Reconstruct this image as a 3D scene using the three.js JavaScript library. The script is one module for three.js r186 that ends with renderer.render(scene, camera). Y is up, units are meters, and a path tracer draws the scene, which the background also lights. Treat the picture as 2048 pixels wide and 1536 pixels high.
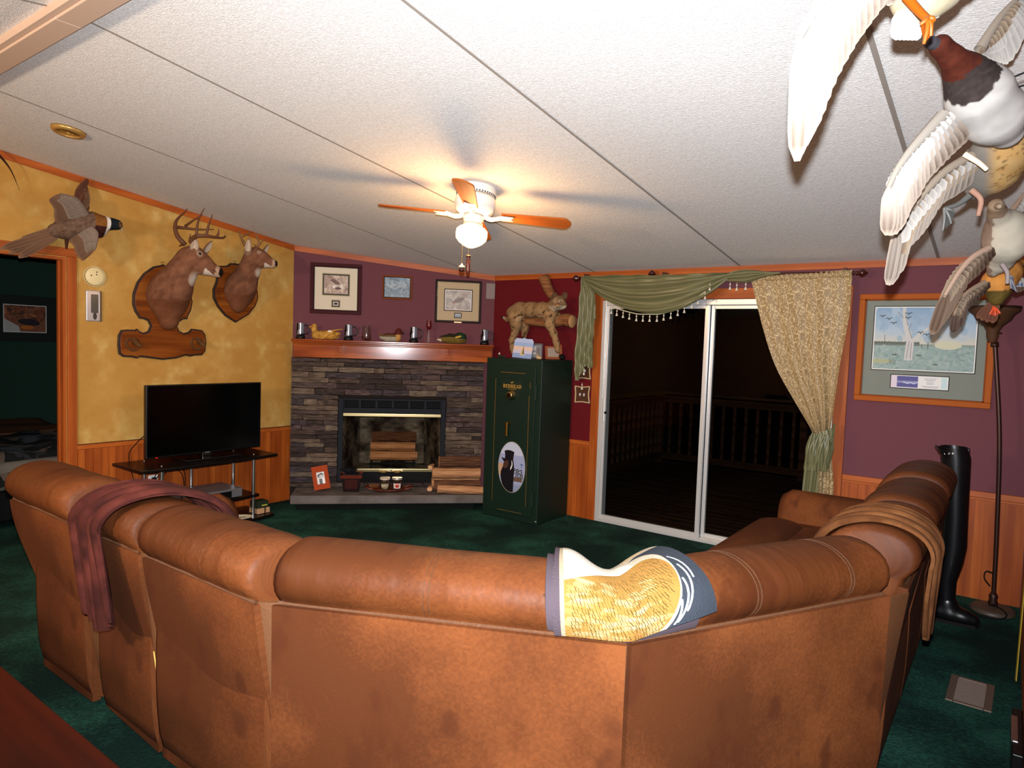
import * as THREE from 'three';
import { RoundedBoxGeometry } from 'three/addons/geometries/RoundedBoxGeometry.js';
import { mergeGeometries, mergeVertices } from 'three/addons/utils/BufferGeometryUtils.js';

// ---------------------------------------------------------------- camera, lights, exposure
const scene = new THREE.Scene();
scene.background = new THREE.Color(0x010102);            // night outside
const camera = new THREE.PerspectiveCamera(58.775, 2048 / 1536, 0.05, 60);
camera.rotation.order = 'YXZ';
camera.position.set(5.289, 1.496, 5.137);
camera.rotation.set(-0.0587, 0.6333, 0.034);
scene.add(camera);
camera.updateMatrixWorld();
const renderer = new THREE.WebGLRenderer({ antialias: true });
renderer.toneMapping = THREE.LinearToneMapping;
renderer.toneMappingExposure = 1.0;
renderer.shadowMap.enabled = true;
// the pop-up flash of the photographer's camera, a hand's breadth above the lens
const camUp = new THREE.Vector3(0, 1, 0).applyQuaternion(camera.quaternion);
const camDir = new THREE.Vector3(0, 0, -1).applyQuaternion(camera.quaternion);
const flash = new THREE.SpotLight(new THREE.Color().setRGB(0.96, 1.0, 1.07), 61, 0, 1.0, 0.6, 2);
flash.position.copy(camera.position).addScaledVector(camUp, 0.068);
flash.target.position.copy(flash.position).addScaledVector(camDir, 4);
flash.castShadow = true; flash.shadow.radius = 0.6;
scene.add(flash, flash.target);

// ---------------------------------------------------------------- helpers
const V = (x, y, z) => new THREE.Vector3(x, y, z);
const A3 = a => V(a[0], a[1], a[2]);
let seed = 12345;
const rnd = () => { seed = (seed * 1664525 + 1013904223) >>> 0; return seed / 4294967296; };
const rr = (a, b) => a + (b - a) * rnd();
const clamp = (x, a = 0, b = 1) => Math.min(b, Math.max(a, x));
const lerp = (a, b, t) => a + (b - a) * t;
const smooth = (a, b, x) => { const t = clamp((x - a) / (b - a)); return t * t * (3 - 2 * t); };
function hash(x, y, s) { let h = (x * 374761393 + y * 668265263 + s * 1274126177) | 0; h = Math.imul(h ^ (h >>> 13), 1274126177); return ((h ^ (h >>> 16)) >>> 0) / 4294967296; }
function vnoise(x, y, px, py, s) {
  const xi = Math.floor(x), yi = Math.floor(y), fx = x - xi, fy = y - yi;
  const w = (v, p) => ((v % p) + p) % p, u = fx * fx * (3 - 2 * fx), v = fy * fy * (3 - 2 * fy);
  const a = hash(w(xi, px), w(yi, py), s), b = hash(w(xi + 1, px), w(yi, py), s), c = hash(w(xi, px), w(yi + 1, py), s), d = hash(w(xi + 1, px), w(yi + 1, py), s);
  return a + (b - a) * u + (c - a) * v + (a - b - c + d) * u * v;
}
function fbm(u, v, fx, fy, oct, s) { let t = 0, a = 0.5, n = 0; for (let i = 0; i < oct; i++) { t += a * vnoise(u * fx, v * fy, fx, fy, s + i * 7); n += a; a *= 0.5; fx *= 2; fy *= 2; } return t / n; }
function dataTex(w, h, fn, mx, my, srgb = true) {
  const d = new Uint8Array(w * h * 4);
  for (let j = 0; j < h; j++) for (let i = 0; i < w; i++) { const c = fn(i / w, j / h), k = (j * w + i) * 4; d[k] = clamp(c[0], 0, 255); d[k + 1] = clamp(c[1], 0, 255); d[k + 2] = clamp(c[2], 0, 255); d[k + 3] = 255; }
  const t = new THREE.DataTexture(d, w, h, THREE.RGBAFormat);
  t.wrapS = t.wrapT = THREE.RepeatWrapping; t.magFilter = THREE.LinearFilter; t.minFilter = THREE.LinearFilter;
  if (srgb) t.colorSpace = THREE.SRGBColorSpace;
  t.repeat.set(1 / mx, 1 / my); t.needsUpdate = true; return t;
}
const mix3 = (a, b, t) => [lerp(a[0], b[0], t), lerp(a[1], b[1], t), lerp(a[2], b[2], t)];
function canvasTex(w, h, draw) {
  const c = document.createElement('canvas'); c.width = w; c.height = h; const g = c.getContext('2d'); draw(g, w, h);
  const t = new THREE.CanvasTexture(c); t.colorSpace = THREE.SRGBColorSpace; return t;
}
const std = (color, rough = 0.8, o = {}) => new THREE.MeshPhysicalMaterial(Object.assign({ color, roughness: rough, specularIntensity: rough >= 0.6 && !o.metalness ? 0.25 : 1 }, o));
const lin = (r, g, b) => new THREE.Color().setRGB(r, g, b);
const phys = (color, rough = 0.5, o = {}) => new THREE.MeshPhysicalMaterial(Object.assign({ color, roughness: rough }, o));

// naming and grouping
const taken = {};
function numbered(n) { if (taken[n] === undefined) { taken[n] = 0; return n; } taken[n]++; return n + '_' + String(taken[n]).padStart(3, '0'); }
function thing(name, label, category, pos = [0, 0, 0], turn = 0, group) {
  const o = new THREE.Group(); o.name = numbered(name); o.position.set(...pos); o.rotation.y = turn;
  o.userData = { label, category }; if (group) o.userData.group = group; scene.add(o); return o;
}
function mesh(name, geo, mat, parent) {
  const m = new THREE.Mesh(geo, mat); m.name = name; m.castShadow = m.receiveShadow = true; if (parent) parent.add(m); return m;
}
function struct(name, geo, mat, label, category) {
  const m = geo ? mesh(name, geo, mat, scene) : new THREE.Group(); m.name = name; if (!geo) scene.add(m);
  m.userData = { kind: 'structure', label, category }; return m;
}
// uv in metres, by the direction a face points
function muv(g) {
  g = g.index ? g.toNonIndexed() : g; if (!g.attributes.normal) g.computeVertexNormals();
  const p = g.attributes.position, n = g.attributes.normal, uv = new Float32Array(p.count * 2);
  for (let i = 0; i < p.count; i += 3) {
    const ax = Math.abs(n.getX(i) + n.getX(i + 1) + n.getX(i + 2)), ay = Math.abs(n.getY(i) + n.getY(i + 1) + n.getY(i + 2)), az = Math.abs(n.getZ(i) + n.getZ(i + 1) + n.getZ(i + 2));
    for (let k = i; k < i + 3; k++) {
      if (az >= ax && az >= ay) { uv[2 * k] = p.getX(k); uv[2 * k + 1] = p.getY(k); }
      else if (ax >= ay) { uv[2 * k] = p.getZ(k); uv[2 * k + 1] = p.getY(k); }
      else { uv[2 * k] = p.getX(k); uv[2 * k + 1] = p.getZ(k); }
    }
  }
  g.setAttribute('uv', new THREE.BufferAttribute(uv, 2)); return g;
}
function bx(x0, x1, y0, y1, z0, z1, r = 0) {
  const w = Math.abs(x1 - x0), h = Math.abs(y1 - y0), d = Math.abs(z1 - z0);
  const g = r > 0 ? new RoundedBoxGeometry(w, h, d, 2, Math.min(r, w / 2.01, h / 2.01, d / 2.01)) : new THREE.BoxGeometry(w, h, d);
  g.translate((x0 + x1) / 2, (y0 + y1) / 2, (z0 + z1) / 2); return muv(g);
}
// a slab on the four corners a b c d, thickened by vector n
function slab(a, b, c, d, n) {
  const q = [a, b, c, d].map(A3), e = q.map(v => v.clone().add(A3(n))), pos = [];
  const f = (p, r, s, t) => { for (const v of [p, r, s, p, s, t]) pos.push(v.x, v.y, v.z); };
  f(q[0], q[1], q[2], q[3]); f(e[3], e[2], e[1], e[0]);
  for (let i = 0; i < 4; i++) { const j = (i + 1) % 4; f(q[j], q[i], e[i], e[j]); }
  let g = new THREE.BufferGeometry(); g.setAttribute('position', new THREE.Float32BufferAttribute(pos, 3)); g.computeVertexNormals(); return muv(g);
}
function extrude(pts, depth, bevel = 0, holes = []) {
  const s = new THREE.Shape(pts.map(p => new THREE.Vector2(p[0], p[1])));
  for (const h of holes) s.holes.push(new THREE.Path(h.map(p => new THREE.Vector2(p[0], p[1]))));
  return new THREE.ExtrudeGeometry(s, { depth, bevelEnabled: bevel > 0, bevelSize: bevel, bevelThickness: bevel, bevelSegments: 2, curveSegments: 6 });
}
const merge = list => mergeGeometries(list.map(g => { const h = g.index ? g.toNonIndexed() : g; for (const k of Object.keys(h.attributes)) if (!['position', 'normal', 'uv'].includes(k)) h.deleteAttribute(k); if (!h.attributes.uv) h.setAttribute('uv', new THREE.Float32BufferAttribute(new Float32Array(h.attributes.position.count * 2), 2)); return h; }));
function tube(pts, r, seg = 24, rad = 8, closed = false) {
  const c = new THREE.CatmullRomCurve3(pts.map(p => Array.isArray(p) ? A3(p) : p), closed, 'catmullrom', 0.5); return new THREE.TubeGeometry(c, seg, r, rad, closed);
}
// tapered rod: radius falls from r0 to r1 along the curve
function taper(pts, r0, r1, seg = 14, rad = 7) {
  const c = new THREE.CatmullRomCurve3(pts.map(p => Array.isArray(p) ? A3(p) : p), false, 'catmullrom', 0.5);
  const g = new THREE.TubeGeometry(c, seg, 1, rad, false), p = g.attributes.position, n = g.attributes.normal;
  for (let i = 0; i <= seg; i++) { const r = lerp(r0, r1, i / seg); for (let j = 0; j <= rad; j++) { const k = i * (rad + 1) + j; p.setXYZ(k, p.getX(k) - n.getX(k) * (1 - r), p.getY(k) - n.getY(k) * (1 - r), p.getZ(k) - n.getZ(k) * (1 - r)); } }
  return g;
}
const lathe = (pts, seg = 32) => new THREE.LatheGeometry(pts.map(p => new THREE.Vector2(p[0], p[1])), seg);
const cyl = (r0, r1, h, seg = 24, x = 0, y = 0, z = 0) => new THREE.CylinderGeometry(r1, r0, h, seg).translate(x, y + h / 2, z);
// closed loops -> skin with end caps
function loft(loops, cap = true, uvs) {
  const n = loops[0].length, pos = [], idx = [], uv = [];
  loops.forEach((l, i) => { for (let j = 0; j <= n; j++) { const v = l[j % n]; pos.push(v.x, v.y, v.z); uv.push(...(uvs ? uvs(i, j) : [i, j])); } });
  const m = n + 1;
  for (let i = 0; i < loops.length - 1; i++) for (let j = 0; j < n; j++) { const a = i * m + j, b = a + 1, c = a + m, d = c + 1; idx.push(a, c, b, b, c, d); }
  if (cap) for (const i of [0, loops.length - 1]) {
    const c = loops[i].reduce((s, v) => s.add(v), V(0, 0, 0)).multiplyScalar(1 / n), k = pos.length / 3; pos.push(c.x, c.y, c.z); uv.push(...(uvs ? uvs(i, n / 2) : [i, n / 2]));
    for (let j = 0; j < n; j++) { const a = i * m + j; if (i) idx.push(a, k, a + 1); else idx.push(a, a + 1, k); }
  }
  const g = new THREE.BufferGeometry(); g.setAttribute('position', new THREE.Float32BufferAttribute(pos, 3)); g.setAttribute('uv', new THREE.Float32BufferAttribute(uv, 2)); g.setIndex(idx); g.computeVertexNormals();
  // weld the seam normals of each loop
  const N = g.attributes.normal; for (let i = 0; i < loops.length; i++) { const a = i * m, b = a + n, v = V(N.getX(a) + N.getX(b), N.getY(a) + N.getY(b), N.getZ(a) + N.getZ(b)).normalize(); N.setXYZ(a, v.x, v.y, v.z); N.setXYZ(b, v.x, v.y, v.z); }
  return g;
}
// open sheet with thickness: f(u,v) -> Vector3
function sheet(f, nu, nv, th = 0.004, su = 1, sv = 1) {
  const pts = []; for (let j = 0; j <= nv; j++) for (let i = 0; i <= nu; i++) pts.push(f(i / nu, j / nv));
  const idx = [], m = nu + 1, top = pts.length;
  for (let j = 0; j < nv; j++) for (let i = 0; i < nu; i++) { const a = j * m + i; idx.push(a, a + 1, a + m, a + 1, a + m + 1, a + m); }
  const g0 = new THREE.BufferGeometry(); g0.setFromPoints(pts); g0.setIndex(idx); g0.computeVertexNormals();
  const N = g0.attributes.normal, pos = [], uv = [];
  for (let k = 0; k < 2; k++) pts.forEach((p, i) => { pos.push(p.x - k * th * N.getX(i), p.y - k * th * N.getY(i), p.z - k * th * N.getZ(i)); uv.push((i % m) / nu * su, Math.floor(i / m) / nv * sv); });
  const I = idx.slice(); for (let i = 0; i < idx.length; i += 3) I.push(idx[i] + top, idx[i + 2] + top, idx[i + 1] + top);
  const e = (a, b) => { const k = pos.length / 3; for (const q of [a, a + top, b, b + top]) { pos.push(pos[3 * q], pos[3 * q + 1], pos[3 * q + 2]); uv.push(uv[2 * q], uv[2 * q + 1]); } I.push(k, k + 1, k + 2, k + 2, k + 1, k + 3); };
  for (let i = 0; i < nu; i++) { e(i + 1, i); e(nv * m + i, nv * m + i + 1); } for (let j = 0; j < nv; j++) { e(j * m, (j + 1) * m); e((j + 1) * m + nu, j * m + nu); }
  const g = new THREE.BufferGeometry(); g.setAttribute('position', new THREE.Float32BufferAttribute(pos, 3)); g.setAttribute('uv', new THREE.Float32BufferAttribute(uv, 2)); g.setIndex(I); g.computeVertexNormals(); return g;
}
// smooth bodies: tapered capsules joined by a smooth minimum, skinned by surface nets
function capDist(p, a, b) {
  const bx_ = b[0] - a[0], by = b[1] - a[1], bz = b[2] - a[2], px = p[0] - a[0], py = p[1] - a[1], pz = p[2] - a[2];
  const l = bx_ * bx_ + by * by + bz * bz, t = l > 0 ? clamp((px * bx_ + py * by + pz * bz) / l) : 0;
  return Math.hypot(px - bx_ * t, py - by * t, pz - bz * t) - lerp(a[3], b[3], t);
}
const smin = (a, b, k) => { const h = Math.max(k - Math.abs(a - b), 0) / k; return Math.min(a, b) - h * h * k * 0.25; };
function blob(chains, cell, k, colorFn, mod) {
  const segs = [], lo = [1e9, 1e9, 1e9], hi = [-1e9, -1e9, -1e9];
  for (const c of chains) { for (let i = 0; i < Math.max(1, c.length - 1); i++) segs.push([c[i], c[Math.min(i + 1, c.length - 1)]]); for (const q of c) for (let d = 0; d < 3; d++) { lo[d] = Math.min(lo[d], q[d] - q[3] * 1.25 - 2 * cell); hi[d] = Math.max(hi[d], q[d] + q[3] * 1.25 + 2 * cell); } }
  const n = [0, 1, 2].map(d => Math.ceil((hi[d] - lo[d]) / cell) + 1), F = new Float32Array(n[0] * n[1] * n[2]), id = (i, j, l) => i + n[0] * (j + n[1] * l);
  for (let l = 0; l < n[2]; l++) for (let j = 0; j < n[1]; j++) for (let i = 0; i < n[0]; i++) {
    const p = [lo[0] + i * cell, lo[1] + j * cell, lo[2] + l * cell]; let d = 1e9; for (const s of segs) d = smin(d, capDist(p, s[0], s[1]), k); if (mod) d = mod(p, d); F[id(i, j, l)] = d;
  }
  const vid = new Int32Array(F.length).fill(-1), pos = [], idx = [];
  for (let l = 0; l < n[2] - 1; l++) for (let j = 0; j < n[1] - 1; j++) for (let i = 0; i < n[0] - 1; i++) {
    let c = 0, x = 0, y = 0, z = 0;
    const edge = (a, b, ax, ay, az, bx2, by2, bz2) => { const fa = F[a], fb = F[b]; if ((fa < 0) !== (fb < 0)) { const t = fa / (fa - fb); x += ax + (bx2 - ax) * t; y += ay + (by2 - ay) * t; z += az + (bz2 - az) * t; c++; } };
    for (let q = 0; q < 4; q++) { const a = q & 1, b = q >> 1; edge(id(i, j + a, l + b), id(i + 1, j + a, l + b), 0, a, b, 1, a, b); edge(id(i + a, j, l + b), id(i + a, j + 1, l + b), a, 0, b, a, 1, b); edge(id(i + a, j + b, l), id(i + a, j + b, l + 1), a, b, 0, a, b, 1); }
    if (c) { vid[id(i, j, l)] = pos.length / 3; pos.push(lo[0] + (i + x / c) * cell, lo[1] + (j + y / c) * cell, lo[2] + (l + z / c) * cell); }
  }
  for (let l = 1; l < n[2] - 1; l++) for (let j = 1; j < n[1] - 1; j++) for (let i = 1; i < n[0] - 1; i++) {
    const a = F[id(i, j, l)] < 0;
    const quad = (p, q, r, s, flip) => { if (p < 0 || q < 0 || r < 0 || s < 0) return; if (flip) idx.push(p, r, q, p, s, r); else idx.push(p, q, r, p, r, s); };
    if (a !== (F[id(i + 1, j, l)] < 0)) quad(vid[id(i, j - 1, l - 1)], vid[id(i, j, l - 1)], vid[id(i, j, l)], vid[id(i, j - 1, l)], !a);
    if (a !== (F[id(i, j + 1, l)] < 0)) quad(vid[id(i - 1, j, l - 1)], vid[id(i - 1, j, l)], vid[id(i, j, l)], vid[id(i, j, l - 1)], !a);
    if (a !== (F[id(i, j, l + 1)] < 0)) quad(vid[id(i - 1, j - 1, l)], vid[id(i, j - 1, l)], vid[id(i, j, l)], vid[id(i - 1, j, l)], !a);
  }
  const g = new THREE.BufferGeometry(); g.setAttribute('position', new THREE.Float32BufferAttribute(pos, 3)); g.setIndex(idx); g.computeVertexNormals();
  if (colorFn) { const col = [], tmp = new THREE.Color(), N = g.attributes.normal; for (let i = 0; i < pos.length; i += 3) { const k3 = i / 3; tmp.set(colorFn(V(pos[i], pos[i + 1], pos[i + 2]), V(N.getX(k3), N.getY(k3), N.getZ(k3)))); col.push(tmp.r, tmp.g, tmp.b); } g.setAttribute('color', new THREE.Float32BufferAttribute(col, 3)); }
  return g;
}
const n3 = (p, f, s = 0) => (vnoise(p.x * f + 50, p.y * f + 50 + p.z * f * 0.7, 4096, 4096, s) + vnoise(p.z * f + 50, p.y * f * 0.8 + 50 - p.x * f * 0.6, 4096, 4096, s + 3)) / 2;
const hex = (a, b, t) => new THREE.Color(a).lerp(new THREE.Color(b), clamp(t));

// ---------------------------------------------------------------- shared materials
const tCarpet = dataTex(512, 512, (u, v) => { const f = fbm(u, v, 6, 6, 4, 1), q = fbm(u, v, 160, 160, 2, 9); return mix3([12, 36, 30], [34, 76, 62], clamp((f - 0.36) * 2.2 + (q - 0.5) * 0.9)); }, 1.6, 1.6);
const bNoise = dataTex(512, 512, (u, v) => { const q = fbm(u, v, 128, 128, 3, 5) * 255; return [q, q, q]; }, 0.6, 0.6, false);
const tCeil = dataTex(512, 512, (u, v) => { const q = fbm(u, v, 90, 128, 2, 21), w = fbm(u, v, 40, 160, 2, 23); const t = clamp((q * 0.6 + w * 0.4 - 0.5) * 2.2 + 0.5); return mix3([214, 211, 206], [244, 242, 238], t); }, 0.42, 0.42);
const bCeil = dataTex(512, 512, (u, v) => { const q = clamp((fbm(u, v, 90, 128, 2, 21) * 0.6 + fbm(u, v, 40, 160, 2, 23) * 0.4 - 0.5) * 2.2 + 0.5) * 255; return [q, q, q]; }, 0.42, 0.42, false);
const tYellow = dataTex(512, 512, (u, v) => { const f = fbm(u, v, 5, 5, 5, 31), q = fbm(u, v, 24, 24, 3, 35), w = Math.pow(clamp(fbm(u, v, 12, 12, 4, 39) * 2 - 0.72), 2); return mix3(mix3([196, 142, 68], [208, 158, 82], clamp((f - 0.3) * 1.6 + (q - 0.5) * 0.8)), [222, 184, 112], clamp(w * 1.1)); }, 1.3, 1.3);
function woodTex(a, b, c, seed_, vert, fx, m1, m2) {
  return dataTex(512, 512, (u0, v0) => { const [u, v] = vert ? [u0, v0] : [v0, u0]; const wob = fbm(u, v, 3, 2, 3, seed_) * 0.5, g = fbm(u + wob * 0.06, v, fx, 2, 4, seed_ + 3), l = fbm(u + wob * 0.03, v, fx * 4, 3, 2, seed_ + 7); const t = clamp((g - 0.3) * 1.8 + (l - 0.5) * 0.6); return t < 0.5 ? mix3(a, b, t * 2) : mix3(b, c, t * 2 - 1); }, m1, m2);
}
const tOakV = woodTex([158, 80, 30], [172, 92, 36], [188, 106, 46], 51, true, 12, 0.5, 0.9);
const tOakH = woodTex([160, 82, 32], [176, 94, 38], [192, 110, 48], 51, false, 12, 0.9, 0.5);
const tMantel = woodTex([138, 66, 22], [172, 90, 34], [190, 110, 48], 61, false, 10, 1.1, 0.5);
const tSuede = dataTex(1024, 1024, (u, v) => { const f = fbm(u, v, 4, 4, 5, 71), g = fbm(u, v, 9, 5, 4, 77), q = fbm(u, v, 200, 200, 2, 79); const d = smooth(0.57, 0.66, g) * smooth(0.35, 0.6, fbm(u, v, 16, 11, 3, 83)); return mix3(mix3([76, 39, 18], [112, 62, 32], clamp((f - 0.35) * 2.4 + (q - 0.5) * 0.5)), [68, 33, 16], d * 0.7); }, 1.4, 1.4);
const bWrinkle = dataTex(512, 512, (u, v) => { const w = fbm(u, v, 3, 2, 2, 87) * 0.25, q = 255 * Math.pow(fbm(u + w * 0.2, v, 14, 4, 3, 85), 1.5); return [q, q, q]; }, 0.7, 0.95, false);
const tDark = woodTex([34, 10, 3], [58, 18, 5], [82, 28, 8], 91, false, 8, 1.4, 0.7);
const tDeck = woodTex([44, 24, 13], [62, 36, 20], [78, 48, 28], 95, false, 9, 1.6, 0.4);
const M = {
  carpet: std(0xffffff, 1, { map: tCarpet, bumpMap: bNoise, bumpScale: 0.006 }),
  ceil: std(0xffffff, 0.9, { map: tCeil, bumpMap: bCeil, bumpScale: 0.0009 }),
  batten: std(0x958c82, 0.7), beam: std(0xcbb09a, 0.55),
  yellow: std(lin(0.8, 0.8, 0.76), 0.75, { map: tYellow, bumpMap: bNoise, bumpScale: 0.001 }),
  purple: std(0x6a3f45, 0.8, { bumpMap: bNoise, bumpScale: 0.001 }), burgundy: std(0x5f1319, 0.8, { bumpMap: bNoise, bumpScale: 0.001 }),
  
  oakV: phys(lin(0.86, 0.72, 0.5), 0.5, { map: tOakV, specularIntensity: 0.5 }), oakH: phys(lin(0.9, 0.76, 0.55), 0.45, { map: tOakH, specularIntensity: 0.6 }),
  oakV2: phys(lin(0.76, 0.6, 0.4), 0.5, { map: tOakV, specularIntensity: 0.5 }), oakV3: phys(lin(0.95, 0.8, 0.56), 0.5, { map: tOakV, specularIntensity: 0.5 }),
  mantel: phys(lin(0.8, 0.64, 0.34), 0.6, { map: tMantel, specularIntensity: 0.2, clearcoat: 0.5, clearcoatRoughness: 0.14, bumpMap: bNoise, bumpScale: 0.0004 }),
  suede: std(lin(1, 1, 0.9), 0.85, { map: tSuede, bumpMap: bNoise, bumpScale: 0.0005 }), roll: phys(lin(1, 1, 0.92), 0.55, { map: tSuede, specularIntensity: 0.3, bumpMap: bWrinkle, bumpScale: 0.006 }), leather: phys(0x644026, 0.5, { bumpMap: bNoise, bumpScale: 0.001 }),
  white: std(0xdedcd8, 0.4), alum: phys(0xd2d0cc, 0.3, { metalness: 0.35 }), black: std(0x0c0b0b, 0.62), gloss: phys(0x0a0909, 0.12, { clearcoat: 0.6 }),
  chrome: std(0xd8d4d0, 0.26, { metalness: 1 }), brass: std(0xcdb684, 0.24, { metalness: 1 }), oldBrass: std(0x9a7434, 0.35, { metalness: 1 }),
  iron: std(0x191c22, 0.62), glass: phys(0xd6dad8, 0.02, { specularIntensity: 0.3, transmission: 1, thickness: 0, ior: 1.45 }),
  walnut: phys(0xffffff, 0.4, { map: tDark, clearcoat: 0.3 }), deck: std(0xffffff, 0.85, { map: tDeck }),
  vc: std(0xffffff, 0.9, { vertexColors: true }), vcSoft: std(0xffffff, 0.65, { vertexColors: true }), paper: std(0xe9e4d8, 0.9),
};
const CEIL = z => z <= 4.03 ? 2.135 + 0.13669 * z : 2.135 + 0.13669 * (8.06 - z);
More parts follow.
